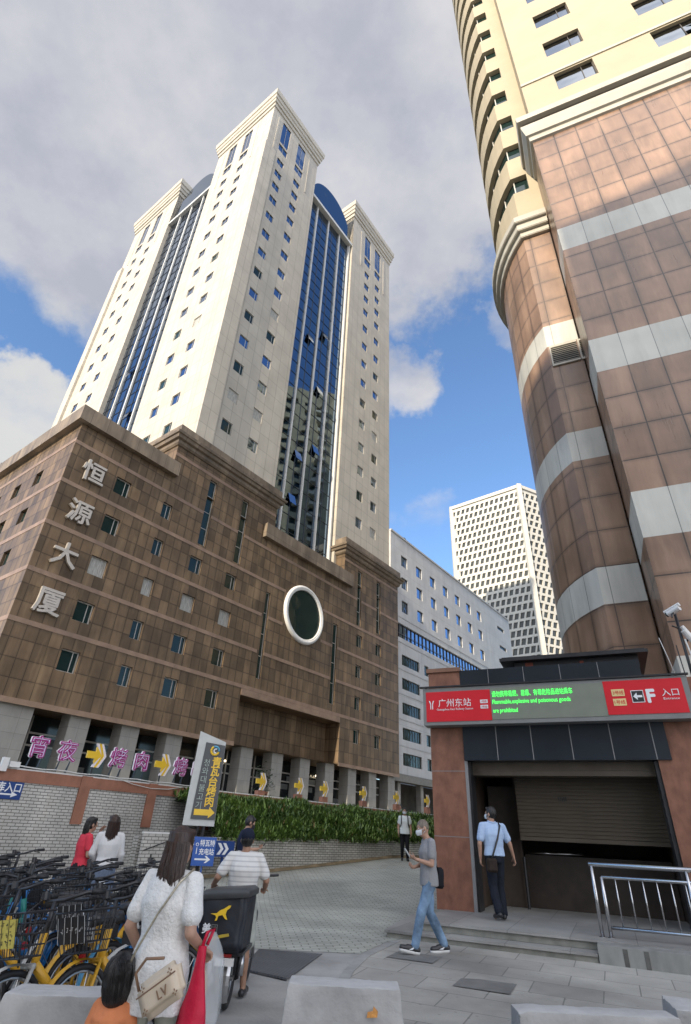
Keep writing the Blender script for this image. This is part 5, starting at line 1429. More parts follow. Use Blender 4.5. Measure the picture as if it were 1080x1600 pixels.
def make_bike(name, paint, paint2, label, style):
    T = thing(name, label, 'bicycle', (0, 0, 0), 0, 'shared bikes parked by the wall')
    r = .31
    wheel(T, .52, r, 0); wheel(T, -.52, r, 0)
    f = MB()
    head0 = Vector((0, .36, .60)); head1 = Vector((0, .31, .80)); bb = Vector((0, -.10, .28)); seat0 = Vector((0, -.26, .66)); rear = Vector((0, -.52, r))
    f.tube([head0 + Vector((0, -.005, .03)), Vector((0, .16, .45)), Vector((0, -.0, .32)), bb], .032, 10)
    f.tube([bb, seat0], .026, 10); f.tube([head0, head1], .028, 10)
    for s in (-1, 1): f.tube([bb + Vector((s * .03, 0, 0)), Vector((s * .06, -.52, r))], .014, 8); f.tube([seat0 + Vector((s * .02, .02, -.10)), Vector((s * .06, -.52, r))], .012, 8)
    f.build('frame', paint, T, smooth=True)
    k = MB()
    for s in (-1, 1): k.tube([Vector((s * .05, .52, r)), Vector((s * .05, .40, .62))], .014, 8)
    k.tube([(-.06, .40, .62), (.06, .40, .62)], .018, 8); k.build('fork', paint2, T, smooth=True)
    h = MB(); h.tube([head1, Vector((0, .27, .98))], .018, 8); h.tube([(-.25, .10, 1.02), (-.21, .17, 1.02), (-.09, .26, .985), (.09, .26, .985), (.21, .17, 1.02), (.25, .10, 1.02)], .013, 8)
    hb = h.build('handlebar', blackp, T, smooth=True)
    for s in (-1, 1):
        g = MB(); g.tube([(s * .225, .145, 1.02), (s * .265, .05, 1.02)], .019, 8); g.tube([(s * .215, .19, 1.0), (s * .26, .12, .985)], .007, 6); g.build('grip', black, hb, smooth=True)
    b = MB(); b.tube([(.12, .27, 1.0), (.12, .27, 1.05)], .028, 10); b.build('bell', blackp, hb)
    c = MB(); c.tube([(.16, .25, 1.0), (.20, .36, .92), (.12, .42, .78), (.05, .44, .62)], .006, 5); c.build('brake_cable', blackp, T, smooth=True)
    # basket
    w = MB(); y0, y1, z0, z1 = .40, .66, .68, .93
    rim = [(-.18, y0, z1), (.18, y0, z1), (.20, y1, z1), (-.20, y1, z1), (-.18, y0, z1)]; bot = [(-.13, y0 + .02, z0), (.13, y0 + .02, z0), (.15, y1 - .06, z0), (-.15, y1 - .06, z0), (-.13, y0 + .02, z0)]
    w.tube(rim, .009, 6); w.tube(bot, .006, 6)
    for t in (.25, .5, .75): w.tube([tuple(Vector(a).lerp(Vector(q), t)) for a, q in zip(bot, rim)], .004, 4)
    for i in range(4):
        for t in (0, .17, .34, .5, .67, .84):
            a = Vector(rim[i]).lerp(Vector(rim[i + 1]), t); q = Vector(bot[i]).lerp(Vector(bot[i + 1]), t); w.tube([a, q], .004, 4)
    w.quad(bot[0], bot[1], bot[2], bot[3])
    w.build('basket', blackp, T)
    if style in ('plaque', 'plate'):
        p = MB(); p.quad((-.145, .672, .90), (.145, .672, .90), (.125, .645, .74), (-.125, .645, .74)) ; p.quad((.145, .668, .90), (-.145, .668, .90), (-.125, .641, .74), (.125, .641, .74))
        pl = p.build('plaque', plate_y if style == 'plaque' else blackp, T)
        q = MB(); rr = random.Random(2)
        for row in range(3):
            for i in range(5):
                if style == 'plate' and row != 1: continue
                x = -.115 + .048 * i; z = .885 - .047 * row
                for s_ in range(4):          # a few strokes per mark
                    a = x + rr.random() * .022; zz = z - rr.random() * .026; w_, h_ = ((.016, .004), (.004, .014))[s_ % 2]; yy = .674 + (zz - .9) * .169
                    q.quad((a + w_, yy, zz), (a, yy, zz), (a, yy - h_ * .17, zz - h_), (a + w_, yy - h_ * .17, zz - h_))
        for i in range(5):
            x = -.14 + .07 * i; q.quad((x + .006, .6755, .90), (x, .6755, .90), (x, .645, .74), (x + .006, .645, .74))
        q.build('plaque_marking', blackp if style == 'plaque' else plate_w, pl)
    s = MB(); s.loft([[(a * wx, yy, zz + (-.02 if abs(a) > .9 else .0) + hh) for a, hh in ((-1, -.02), (-.7, .02), (0, .03), (.7, .02), (1, -.02), (.5, -.05), (-.5, -.05))] for yy, wx, zz in ((-.40, .06, .84), (-.36, .095, .86), (-.28, .085, .855), (-.18, .04, .85), (-.11, .022, .84))])
    s.build('saddle', blackp, T, smooth=True)
    s = MB(); s.tube([seat0 + Vector((0, .02, -.05)), Vector((0, -.30, .82))], .016, 8); s.build('seat_post', chrome, T, smooth=True)
    for y, a0, a1, nm in ((.52, R(-10), R(130), 'mudguard'), (-.52, R(10), R(190), 'mudguard')):
        m = MB(); n = 12; prev = None
        for i in range(n + 1):
            a = a0 + (a1 - a0) * i / n; c_ = Vector((0, y + (r + .03) * math.cos(a), r + (r + .03) * math.sin(a)))
            cur = [c_ + Vector((x, -.010 * abs(x) / .03 * math.cos(a), -.012 * abs(x) / .03 * math.sin(a))) for x in (-.03, 0, .03)]
            if prev: m.quad(prev[0], prev[1], cur[1], cur[0]); m.quad(prev[1], prev[2], cur[2], cur[1])
            prev = cur
        m.build(nm, paint2 if style != 'sky' else bike_paint['sky'], T, smooth=True)
    g = MB(); g.tube([(.05, -.10, .29), (.052, -.10, .27)], .10, 16); g.tube([(.055, -.5, .33), (.055, -.1, .33)], .022, 8); g.build('chain_guard', blackp, T)
    p = MB()
    for s_, a in ((1, -.6), (-1, 2.54)): p.tube([(s_ * .07, -.10, .28), (s_ * .09, -.10 + .16 * math.cos(a), .28 + .16 * math.sin(a))], .010, 6); p.box(s_ * .14 - .045, s_ * .14 + .045, -.135 + .16 * math.cos(a), -.065 + .16 * math.cos(a), .265 + .16 * math.sin(a), .29 + .16 * math.sin(a))
    build_each(p, 'pedal', blackp, T)
    q = MB(); q.tube([(-.05, -.40, .27), (-.17, -.44, .01)], .010, 6); q.build('kickstand', chrome, T)
    q = MB(); q.box(-.05, .05, -.62, -.50, .64, .74); q.build('lock_box', blackp, T)
    q = MB(); q.tube([(0, -.84, .55), (0, -.86, .55)], .03, 10); q.build('rear_reflector', pmat('red_reflector', (.35, .02, .02), .3), T)
    if style == 'sky':
        q = MB(); q.plate([(-.08, .64), (.08, .64), (.07, .82), (-.07, .82)], -.84, -.83); q.build('rear_plate', plate_w, T)
    return T
kinds = {
    'plaque': ('shared_bike', bike_paint['yellow'], bike_paint['pale'], 'yellow shared bike with pale fork and a yellow plaque on its black basket', 'plaque'),
    'plate': ('shared_bike', bike_paint['yellow'], bike_paint['yellow'], 'yellow shared bike with a black plate on its basket', 'plate'),
    'blue': ('shared_bike', bike_paint['blue'], bike_paint['blue'], 'blue shared bike with blue mudguards', 'blue'),
    'sky': ('shared_bike', bike_paint['blue'], bike_paint['pale'], 'blue shared bike with a bright sky blue mudguard', 'sky'),
    'teal': ('shared_bike', bike_paint['teal'], blackp, 'teal shared bike', 'teal')}
protos = {}
def put_bike(kind, x, y, rz, lean, label):
    if kind not in protos: o = protos[kind] = make_bike(*kinds[kind])
    else: o = copy_tree(protos[kind])
    o.location = (x, y, gh(x, y)); o.rotation_euler = (0, R(lean), R(rz)); o['label'] = label
# heading 180 = front wheel towards the viewer
BK = [('plate', -2.36, 5.55, 141, 9, 'yellow shared bike with a black plated basket, second from the left in the front row'),
      ('plate', -1.42, 5.22, 150, 9, 'yellow shared bike with a black plated basket just beyond the small child'),
      ('plaque', -1.8, 4.93, 152, 8, 'foremost yellow shared bike with a yellow plaque on its basket behind the concrete barrier'),
      ('sky', -1.62, 6.45, -20, -7, 'blue shared bike with a sky blue mudguard next to the white shirted woman'),
      ('plaque', -2.15, 6.75, -29, -8, 'yellow shared bike turned away, saddle towards the viewer, behind the plated basket'),
      ('blue', -2.75, 6.65, 134, 8, 'blue shared bike behind the yellow bike with the yellow plaque'),
      ('teal', -3.25, 6.55, -43, -8, 'teal shared bike near the left edge, saddle towards the viewer'),
      ('blue', -1.95, 7.6, 150, 8, 'blue shared bike with black handlebar just left of the white shirt of the woman'),
      ('blue', -2.55, 7.8, 144, 9, 'blue shared bike in the middle of the second row'),
      ('sky', -3.15, 7.75, 134, 8, 'blue shared bike with a pale fork in the second row'),
      ('blue', -3.75, 7.5, 150, 8, 'blue shared bike at the left end of the second row'),
      ('blue', -2.30, 8.75, -23, -6, 'blue shared bike facing the wall in front of the girl in the blue skirt'),
      ('blue', -2.95, 8.95, 136, 7, 'blue shared bike in front of the girl in the red top'),
      ('blue', -3.65, 8.9, 154, 8, 'blue shared bike in the third row, left of the girls'),
      ('sky', -4.3, 8.8, 139, 7, 'blue shared bike with a pale fork at the left of the third row'),
      ('blue', -2.35, 9.85, 145, 8, 'dark blue shared bike with a raised handlebar under the white notice panel'),
      ('blue', -4.6, 10.2, 156, 7, 'blue shared bike in the back row nearest the tall wall'),
      ('blue', -5.3, 10.0, 136, 7, 'blue shared bike in the back row at the left edge')]
BK += [('plate', -1.72, 6.15, 152, 9, 'yellow shared bike squeezed between the plated basket and the white shirted woman'),
       ('blue', -2.62, 6.15, 140, 10, 'blue shared bike wedged right behind the front row of yellow bikes'),
       ('plaque', -3.35, 6.05, 148, 8, 'yellow shared bike with a plaque at the far left of the front rows'),
       ('blue', -2.25, 7.25, 158, 8, 'blue shared bike wedged between the first and second rows'),
       ('teal', -3.0, 7.15, 139, 8, 'teal shared bike facing the viewer in the middle of the tangle'),
       ('sky', -3.45, 8.3, 150, 9, 'blue shared bike with pale fork wedged behind the second row'),
       ('blue', -2.7, 8.35, 144, 7, 'blue shared bike wedged in front of the skirts of the girls'),
       ('plate', -4.1, 8.2, 147, 8, 'yellow shared bike among the blue ones at the left')]
for b in BK:
    b = list(b); b[2] += .28 if b[2] < 5.9 else 0; put_bike(*b)

# ================================================================== DELIVERY BIKE
def delivery_bike():
    T = thing('electric_bike', 'dark electric delivery bike seen from behind with chrome rear mudguard', 'electric bike', (-.93, 6.92, gh(-.9, 7)), R(-2))
    r = .235
    wheel(T, 0, r, 0, tw=.032, spokes=10); wheel(T, 1.12, r, 0, tw=.032, spokes=10)
    f = MB(); f.tube([(0, .92, .68), (0, .75, .40), (0, .45, .30), (0, .12, .40), (0, -.05, .45)], .03, 8)
    for s in (-1, 1): f.tube([(s * .07, 0, r), (s * .07, .40, .30)], .016, 8); f.tube([(s * .08, 0, r), (s * .10, -.02, .44)], .02, 8)
    f.build('frame', blackp, T, smooth=True)
    for s in (-1, 1):
        q = MB(); q.tube([(s * .11, 0, r + .02), (s * .11, .03, .44)], .028, 10); q.build('shock_absorber', chrome, T, smooth=True)
    m = MB(); prev = None
    for i in range(15):
        a = R(-35 + 0) + (R(190) - R(-35)) * i / 14; a = math.pi - a
        c = Vector((0, (r + .03) * math.cos(a), r + (r + .03) * math.sin(a))); cur = [c + Vector((x, -.02 * abs(x) / .05 * math.cos(a), -.02 * abs(x) / .05 * math.sin(a))) for x in (-.05, -.02, .02, .05)]
        if prev:
            for k in range(3): m.quad(prev[k], prev[k + 1], cur[k + 1], cur[k])
        prev = cur
    m.build('rear_mudguard', chrome, T, smooth=True)
    q = MB(); q.box(-.09, .09, -.345, -.325, .38, .44); q.build('licence_plate', plate_w, T)
    q = MB(); q.box(-.06, .06, -.34, -.31, .445, .47); q.build('tail_light', pmat('tail_red', (.3, .02, .02), .3), T)
    q = MB(); q.box(-.16, .16, -.30, .28, .45, .478); q.build('carrier', M['metal_dark'], T)
    q = MB(); q.box(-.13, .13, .30, .75, .60, .72); bevel_mesh(q.build('saddle', blackp, T).data, .03)
    q = MB(); q.tube([(0, .92, .66), (0, .85, 1.02)], .022, 8); q.tube([(-.32, .74, 1.05), (-.12, .86, 1.03), (.12, .86, 1.03), (.32, .74, 1.05)], .014, 8); q.build('handlebar', blackp, T, smooth=True)
    q = MB()
    for s in (-1, 1): q.tube([(s * .06, .92, .64), (s * .06, 1.12, r)], .02, 8)
    q.build('fork', chrome, T, smooth=True)
    q = MB(); q.tube([(-.12, .3, .3), (-.26, .36, .03)], .014, 6); q.box(-.2, -.1, .1, .45, .22, .34); q.build('battery_case', blackp, T)
    B = thing('delivery_box', 'black insulated delivery box with yellow emblem strapped on the electric bike', 'delivery box', (-.99, 6.74, .482), R(-6))
    me = bpy.data.meshes.new('bag'); bm = bmesh.new()
    bmesh.ops.create_cube(bm, size=1)
    for v in bm.verts: v.co = Vector((v.co.x * (.44 if v.co.z < 0 else .47), v.co.y * .42, (v.co.z + .5) * .46 + (.03 if v.co.x > 0 and v.co.z > 0 else 0)))
    bmesh.ops.bevel(bm, geom=list(bm.edges), offset=.03, segments=3, affect='EDGES')
    bmesh.ops.subdivide_edges(bm, edges=[e for e in bm.edges if e.calc_length() > .1], cuts=8, use_grid_fill=True)
    for v in bm.verts: v.co += Vector((mnoise.noise(v.co * 5), mnoise.noise(v.co * 5 + Vector((9, 0, 0))), mnoise.noise(v.co * 6 + Vector((0, 9, 0))))) * .014
    bm.to_mesh(me); bm.free(); cloth = pmat('black_nylon', (.016, .019, .026), .55, var=.3, scale=5, bump=.2); me.materials.append(cloth); me.polygons.foreach_set('use_smooth', [True] * len(me.polygons))
    link_mesh('bag', me, B)
    lid = MB(); lid.loft([[(-.245, -.23, .40), (.25, -.23, .44), (.25, .23, .44), (-.245, .23, .40)], [(-.25, -.235, .45), (.255, -.235, .49), (.255, .235, .49), (-.25, .235, .45)], [(-.20, -.20, .485), (.21, -.20, .52), (.21, .20, .52), (-.20, .20, .485)]])
    o = lid.build('lid', pmat('grey_lid', (.045, .048, .05), .5, var=.25, scale=6), B); bevel_mesh(o.data, .012)
    e = MB(); e.plate([(-.11, .30), (-.05, .305), (-.02, .33), (.02, .345), (.06, .37), (.085, .372), (.075, .35), (.05, .335), (.04, .30), (.06, .26), (.04, .265), (.01, .295), (-.03, .285), (-.04, .25), (-.06, .245), (-.05, .275), (-.06, .29)], -.236, -.226)
    e.build('emblem', yel, B)
    text('美', .085, signw, B, (-.13, -.234, .185), .002, .003, 'lettering'); text('团', .075, pmat('dim_letter', (.15, .15, .14), .5), B, (-.055, -.234, .185), .0, .003, 'lettering')
    e = MB(); e.plate([(-.11, .10), (-.03, .105), (.05, .125), (.10, .135), (.09, .155), (.03, .145), (-.05, .125), (-.11, .125)], -.236, -.226); e.build('script_mark', pmat('dull_yellow', (.42, .31, .04), .5), B)
delivery_bike()
# ================================================================== PEOPLE
def remeshed(name, mb, voxel, mat, smooth_it=6, factor=.5, fold=None):
    me = mb.mesh('tmp', mat)
    o = bpy.data.objects.new('tmp', me)
    r = o.modifiers.new('r', 'REMESH'); r.mode = 'VOXEL'; r.voxel_size = voxel; r.use_smooth_shade = True
    s = o.modifiers.new('s', 'SMOOTH'); s.factor = factor; s.iterations = smooth_it
    out = baked(o); bpy.data.meshes.remove(me)
    out.name = name
    if fold: fold(out)
    out.polygons.foreach_set('use_smooth', [True] * len(out.polygons))
    return out
def capsule(mb, p, q, r0, r1, n=14):
    p = Vector(p); q = Vector(q); t = q - p; L_ = t.length
    if L_ < 1e-6: return
    t /= L_
    path = []; rad = []
    for k in (-1, -.85, -.5): path.append(p + t * r0 * k); rad.append(r0 * math.sqrt(max(0.0004, 1 - k * k)))
    path += [p, q]; rad += [r0, r1]
    for k in (.5, .85, 1): path.append(q + t * r1 * k); rad.append(r1 * math.sqrt(max(0.0004, 1 - k * k)))
    mb.tube(path, rad, n)
def ell(mb, c, r, rot=None, n=18, m=12):
    k = MB(); k.sphere((0, 0, 0), *r, n=n, m=m)
    b = len(mb.v); rot = rot or Matrix.Identity(3)
    mb.v += [tuple(rot @ Vector(v) + Vector(c)) for v in k.v]; mb.f += [tuple(b + i for i in f) for f in k.f]; mb.m += k.m
def torso(mb, rings, n=20):
    mb.loft([[(c[0] + rx * math.copysign(abs(math.cos(2 * math.pi * i / n)) ** .85, math.cos(2 * math.pi * i / n)), c[1] + ry * math.sin(2 * math.pi * i / n), c[2]) for i in range(n)] for c, rx, ry in rings])
def folds(amp, freq, seed, stretch=(1, 1, .45)):
    def f(me):
        n = len(me.vertices); co = [0.0] * (3 * n); no = [0.0] * (3 * n)
        me.vertices.foreach_get('co', co); me.vertices.foreach_get('normal', no)
        for i in range(0, 3 * n, 3):
            c = Vector((co[i] * freq * stretch[0], co[i + 1] * freq * stretch[1], co[i + 2] * freq * stretch[2] + seed))
            d = amp * (mnoise.noise(c) + .5 * mnoise.noise(c * 2.3 + Vector((5, 5, 5))))
            for k in range(3): co[i + k] += no[i + k] * d
        me.vertices.foreach_set('co', co); me.update()
    return f
SKIN = pmat('skin', (.42, .25, .175), .5, var=.07, scale=9, spec=.35)
SKIN2 = pmat('tanned_skin', (.33, .185, .12), .5, var=.08, scale=9, spec=.35)
def hairmat(nm, col): return pmat(nm, col, .42, var=.45, scale=28, stretch=(1.5, 1.5, .08), bump=.3, spec=.5)
HAIR = hairmat('black_hair', (.012, .010, .009)); HAIR_B = hairmat('dark_brown_hair', (.035, .017, .011)); HAIR_G = hairmat('cropped_grey_hair', (.16, .13, .10))
def hand(mb, wr, d, palm, side, curl=.5, k=1.0):
    """palm, four fingers of their own length and a thumb leaving the side of the palm"""
    wr = Vector(wr); d = Vector(d).normalized(); palm = Vector(palm); palm = (palm - d * palm.dot(d)).normalized(); x = d.cross(palm).normalized() * side
    for o in (-.028, -.010, .010, .028): capsule(mb, wr + x * o * .6 * k, wr + d * .085 * k + x * o * k, .015 * k, .013 * k, 8)
    for o, ln, c in ((-.033, .060, 1.15), (-.011, .076, 1.0), (.012, .080, .95), (.034, .070, .85)):
        p = wr + d * .088 * k + x * o * k; a = 0.15; v = d
        for j, s in enumerate((.45, .32, .23)):
            a += curl * c * .8; v = (d * math.cos(a) + palm * math.sin(a)).normalized(); q = p + v * ln * s * k + x * o * .03
            capsule(mb, p, q, (.0085 - .0008 * j) * k, (.0078 - .0008 * j) * k, 8); p = q
    p = wr + d * .025 * k + x * .030 * k; v = (d * .6 + x * .65 + palm * .35).normalized()
    q = p + v * .042 * k; capsule(mb, p, q, .012 * k, .010 * k, 8); v2 = (d * .85 + x * .15 + palm * .45).normalized(); capsule(mb, q, q + v2 * .034 * k, .0095 * k, .008 * k, 8)
def person(label, loc, rz, Ht, J=None, top=None, legs=None, shoes=None, hair=None, skin=None, head_yaw=0.0, head_pitch=0.0, mask=None, hands=((.45, None), (.45, None)), voxel=.009, build=1.0, face=True, feet=True, group=None, long_hair=None, hair_mat=None, female=False):
    k = Ht / 1.72
    D = dict(pelvis=(0, 0, .93), waist=(0, .005, 1.08), chest=(0, 0, 1.27), neck=(0, -.012, 1.455), head=(0, .012, 1.60))
    for s, n in ((-1, 'L'), (1, 'R')):
        D['hip' + n] = (s * .09, 0, .90); D['knee' + n] = (s * .095, .015, .49); D['ank' + n] = (s * .095, -.025, .085); D['toe' + n] = (s * .115, .145, .03)
        D['sh' + n] = (s * .175, -.005, 1.405); D['el' + n] = (s * .225, -.03, 1.125); D['wr' + n] = (s * .235, .05, .89); D['hd' + n] = (s * .235, .09, .80)
    if J: D.update(J)
    D = {a: Vector(b) * k for a, b in D.items()}
    T = thing('person', label, 'person', loc, rz, group)
    skin = skin or SKIN; w = build
    b = MB()
    pv, wa, ch, nk, hd = (D[a] for a in ('pelvis', 'waist', 'chest', 'neck', 'head'))
    hipw = .165 if not female else .17
    sh_mid = (D['shL'] + D['shR']) / 2
    R0 = [(pv + Vector((0, 0, -.08 * k)), hipw * .75 * k * w, .095 * k * w), (pv, hipw * k * w, .115 * k * w), (wa, (.140 if not female else .122) * k * w, .095 * k * w), (ch, .165 * k * w, .112 * k * w), (sh_mid + Vector((0, 0, -.03 * k)), .150 * k * w, .092 * k * w), (sh_mid + Vector((0, 0, .035 * k)), .085 * k * w, .06 * k * w)]
    torso(b, R0)
    capsule(b, sh_mid + Vector((0, 0, .0)), hd + Vector((0, -.015 * k, -.06 * k)), .058 * k, .050 * k)
    HR = Matrix.Rotation(head_yaw, 3, 'Z') @ Matrix.Rotation(head_pitch, 3, 'X')
    H = lambda x, y, z: hd + HR @ (Vector((x, y, z)) * k)
    ell(b, H(0, 0, .01), (.076 * k, .095 * k, .112 * k), HR); ell(b, H(0, .028, -.055), (.056 * k, .062 * k, .065 * k), HR)
    capsule(b, H(0, .088, .015), H(0, .108, -.022), .010 * k, .014 * k, 8)      # nose
    capsule(b, H(-.022, .083, -.058), H(.022, .083, -.058), .010 * k, .010 * k, 8)  # lips
    capsule(b, H(-.03, .088, .036), H(.03, .088, .036), .010 * k, .010 * k, 8)
    for s in (-1, 1): ell(b, H(s * .080, -.005, -.005), (.012 * k, .020 * k, .032 * k), HR, 10, 8)
    for n in 'LR': capsule(b, sh_mid + Vector((0, 0, .030 * k)), D['sh' + n] + Vector((0, 0, -.004 * k)), .050 * k, .046 * k)
    for s, n in ((-1, 'L'), (1, 'R')):
        sh, el, wr = D['sh' + n], D['el' + n], D['wr' + n]
        capsule(b, sh, el, .052 * k * w, .041 * k * w); capsule(b, el, wr, .041 * k * w, .027 * k * w)
        hc, pn = hands[0 if s < 0 else 1]
        d = D['hd' + n] - wr
        pn = Vector(pn) if pn else Vector((-s, 0, 0))
        hand(b, wr, d, pn, s if False else (1 if d.cross(pn).dot(Vector((0, 1, .3))) > 0 else -1), hc, k)
        hp, kn, an, to = D['hip' + n], D['knee' + n], D['ank' + n], D['toe' + n]
        capsule(b, hp, kn, .085 * k * w, .056 * k * w); capsule(b, kn, an, .055 * k * w, .036 * k)
        m = kn.lerp(an, .3) + Vector((0, -.015 * k, 0)); capsule(b, m, m.lerp(an, .4), .056 * k * w, .046 * k * w)
        capsule(b, an + Vector((0, 0, -.02 * k)), to, .036 * k, .026 * k); ell(b, an + (an - to).normalized() * .03 * k + Vector((0, 0, -.035 * k)), (.032 * k, .035 * k, .035 * k))
    link_mesh('body', remeshed('body', b, min(voxel, .0085), skin), T)
    # clothes -------------------------------------------------------
    if top:
        c = MB(); e = top.get('ease', .018) * k; hem = top.get('hem', .86) * k; off = Vector(top.get('off', (0, 0, 0)))
        p2 = pv.copy(); p2.z = hem; t = (hem - pv.z) / max(.01, (wa.z - pv.z)); p2.x = pv.x + (wa.x - pv.x) * max(0, min(1, t)); p2.y = pv.y + (wa.y - pv.y) * max(0, min(1, t))
        fl = top.get('flare', 1.0)
        rr = [(p2, (hipw * k * w + e) * fl, (.125 * k * w + e) * fl)]
        if hem < pv.z: rr.append((pv, (hipw * k * w + e) * (1 + (fl - 1) * .6), .118 * k * w + e))
        rr += [(wa, (.150 if not female else .138) * k * w + e, .102 * k * w + e), (ch, .170 * k * w + e, .118 * k * w + e), (sh_mid + Vector((0, 0, -.035 * k)), .160 * k * w + e * .8, .100 * k * w + e * .6), (sh_mid + Vector((0, 0, .02 * k)), .125 * k * w + e * .6, .075 * k * w + e * .6), (sh_mid + Vector((0, 0, .058 * k)), .068 * k * w + e * .3, .062 * k * w + e * .3)]
        torso(c, rr)
        sl = top.get('sleeve', .55)
        for n in 'LR': capsule(c, sh_mid + Vector((0, 0, .020 * k)), D['sh' + n] + Vector((0, 0, -.006 * k)), .060 * k * w, .056 * k * w + e * .15)
        for n in 'LR':
            sh, el, wr = D['sh' + n], D['el' + n], D['wr' + n]
            if sl <= 1: capsule(c, sh + Vector((0, 0, -.004 * k)), sh.lerp(el, sl), .057 * k * w + e * .2, .050 * k * w + e * top.get('cuff', .7))
            else: capsule(c, sh + Vector((0, 0, -.004 * k)), el, .058 * k * w + e * .3, .046 * k * w + e * .8); capsule(c, el, el.lerp(wr, sl - 1), .048 * k * w + e, .036 * k + e)
        me = remeshed('shirt', c, voxel, top['mat'], 4, .5, folds(top.get('fold', .007), 9 / k, Ht * 13 + len(label), (1, 1, .6)))
        link_mesh(top.get('name', 'shirt'), me, T)
        if top.get('collar'):
            r = MB(); r.ring(sh_mid + Vector((0, -.005, .068 * k)), (0, -.25, 1), .066 * k, .016 * k, 20, 8); r.build('collar', top['mat'], T, smooth=True)
    if legs:
        c = MB(); e = legs.get('ease', .014) * k; kind = legs['kind']; ln = legs.get('len', .96)
        if kind == 'skirt':
            z1 = legs['hem'] * k; torso(c, [(Vector((pv.x, pv.y, z1)), legs.get('w', .26) * k, legs.get('w', .26) * .85 * k), (Vector((pv.x, pv.y, (z1 + pv.z) / 2)), .225 * k, .18 * k), (pv, hipw * k + .02, .13 * k + .01), (pv + Vector((0, 0, .12 * k)), .145 * k, .108 * k)], 28)
        else:
            torso(c, [(pv + Vector((0, 0, -.09 * k)), hipw * .8 * k * w + e, .10 * k * w + e), (pv, hipw * k * w + e, .12 * k * w + e), (pv + Vector((0, 0, .12 * k)), (.150 if not female else .135) * k * w + e, .105 * k * w + e)])
            for n in 'LR':
                hp, kn, an = D['hip' + n], D['knee' + n], D['ank' + n]; cu = legs.get('cuff', .052) * k
                if kind == 'shorts': capsule(c, hp, hp.lerp(kn, ln), .092 * k * w + e, .070 * k * w + e * 1.6)
                else: capsule(c, hp, kn, .088 * k * w + e, .060 * k * w + e); capsule(c, kn, kn.lerp(an, ln), .060 * k * w + e, cu)
        me = remeshed(kind, c, voxel, legs['mat'], 4, .5, folds(legs.get('fold', .006), 10 / k, Ht * 7 + len(label), (1, 1, .7) if kind != 'skirt' else (1.6, 1.6, .1)))
        link_mesh(kind, me, T)
    if shoes and feet:
        for n in 'LR':
            an, to = D['ank' + n], D['toe' + n]; d = (to - an); d.z = 0; d.normalize()
            pit = (to - an).normalized(); c = MB(); heel = an - d * .045 * k + Vector((0, 0, -.05 * k))
            capsule(c, heel + Vector((0, 0, .012 * k)), to + d * .02 * k + Vector((0, 0, .018 * k)), .042 * k, .036 * k); capsule(c, an + Vector((0, 0, -.03 * k)), an.lerp(to, .6) + Vector((0, 0, .012 * k)), .046 * k, .036 * k)
            s_ = link_mesh('shoe', remeshed('shoe', c, .008, shoes['mat'], 3), T)
            if shoes.get('sole'):
                so = MB(); capsule(so, heel + Vector((0, 0, -.018 * k)), to + d * .02 * k + Vector((0, 0, -.010 * k)), .036 * k, .036 * k)
                me = remeshed('sole', so, .007, shoes['sole'], 2)
                link_mesh('sole', me, s_)
            if shoes.get('mark'):
                x = Vector((d.y, -d.x, 0)); sd = 1 if n == 'R' else -1
                for sd in (-1, 1):
                    q = MB(); mid = heel.lerp(to, .45) + Vector((0, 0, .02 * k)) + x * sd * .046 * k
                    q.poly([mid + d * .05 * k + Vector((0, 0, -.012)), mid + d * .01 * k + Vector((0, 0, .004)), mid - d * .05 * k + Vector((0, 0, .028)), mid - d * .01 * k + Vector((0, 0, -.012))]); q.build('shoe_stripe', shoes['mark'], s_)
    if hair:
        c = MB()
        if hair == 'bald_crop': ell(c, H(0, -.008, .026), (.0795 * k, .098 * k, .103 * k), HR)
        else:
            ell(c, H(0, -.016, .024), (.086 * k, .102 * k, .116 * k), HR)
            capsule(c, H(-.03, .055, .098), H(.035, .06, .092), .028 * k, .026 * k, 10)
            if hair == 'long' and long_hair:
                ln, wd = long_hair
                rows = []
                for i in range(9):
                    t = i / 8; zz = .10 - ln * t; wx = (.088 + (wd - .088) * min(1, t * 1.5)) * k; y_ = -.012 - .03 * math.sin(min(1, t * 1.4) * math.pi * .5) - (.025 * t if t > .4 else 0)
                    rows.append((H(0, y_, zz), wx, (.10 - .045 * t) * k))
                n = 22
                c.loft([[tuple(cc + HR @ Vector((rx * math.cos(2 * math.pi * j / n), ry * math.sin(2 * math.pi * j / n) * (1 if math.sin(2 * math.pi * j / n) < 0 or i < 1 else .35), 0))) for j in range(n)] for i, (cc, rx, ry) in enumerate(rows)])
        me = remeshed('hair', c, .0075, hair_mat or HAIR, 3, .5, folds(.004, 40, 3, (1, 1, .12)))
        ho = link_mesh('hair', me, T)
        if hair == 'long' and long_hair:
            ln, wd = long_hair; rnd = random.Random(len(label)); st = MB()
            for _ in range(90):
                a = math.pi + rnd.random() * math.pi; j = rnd.uniform(-.012, .012); tip = ln + rnd.uniform(-.02, .05); pts = []
                for i in range(7):
                    t = (i + 1) / 7; wx = .088 + (wd - .088) * min(1, t * 1.5); y_ = -.012 - .03 * math.sin(min(1, t * 1.4) * math.pi * .5) - (.025 * t if t > .4 else 0)
                    pts.append(H((wx + .003) * math.cos(a) + j * t + .006 * math.sin(t * 5 + _), y_ + (.104 - .045 * t) * math.sin(a), .10 - tip * t))
                st.tube(pts, .0032, 4, True, .0012)
            st.build('loose_strands', hair_mat or HAIR, ho)
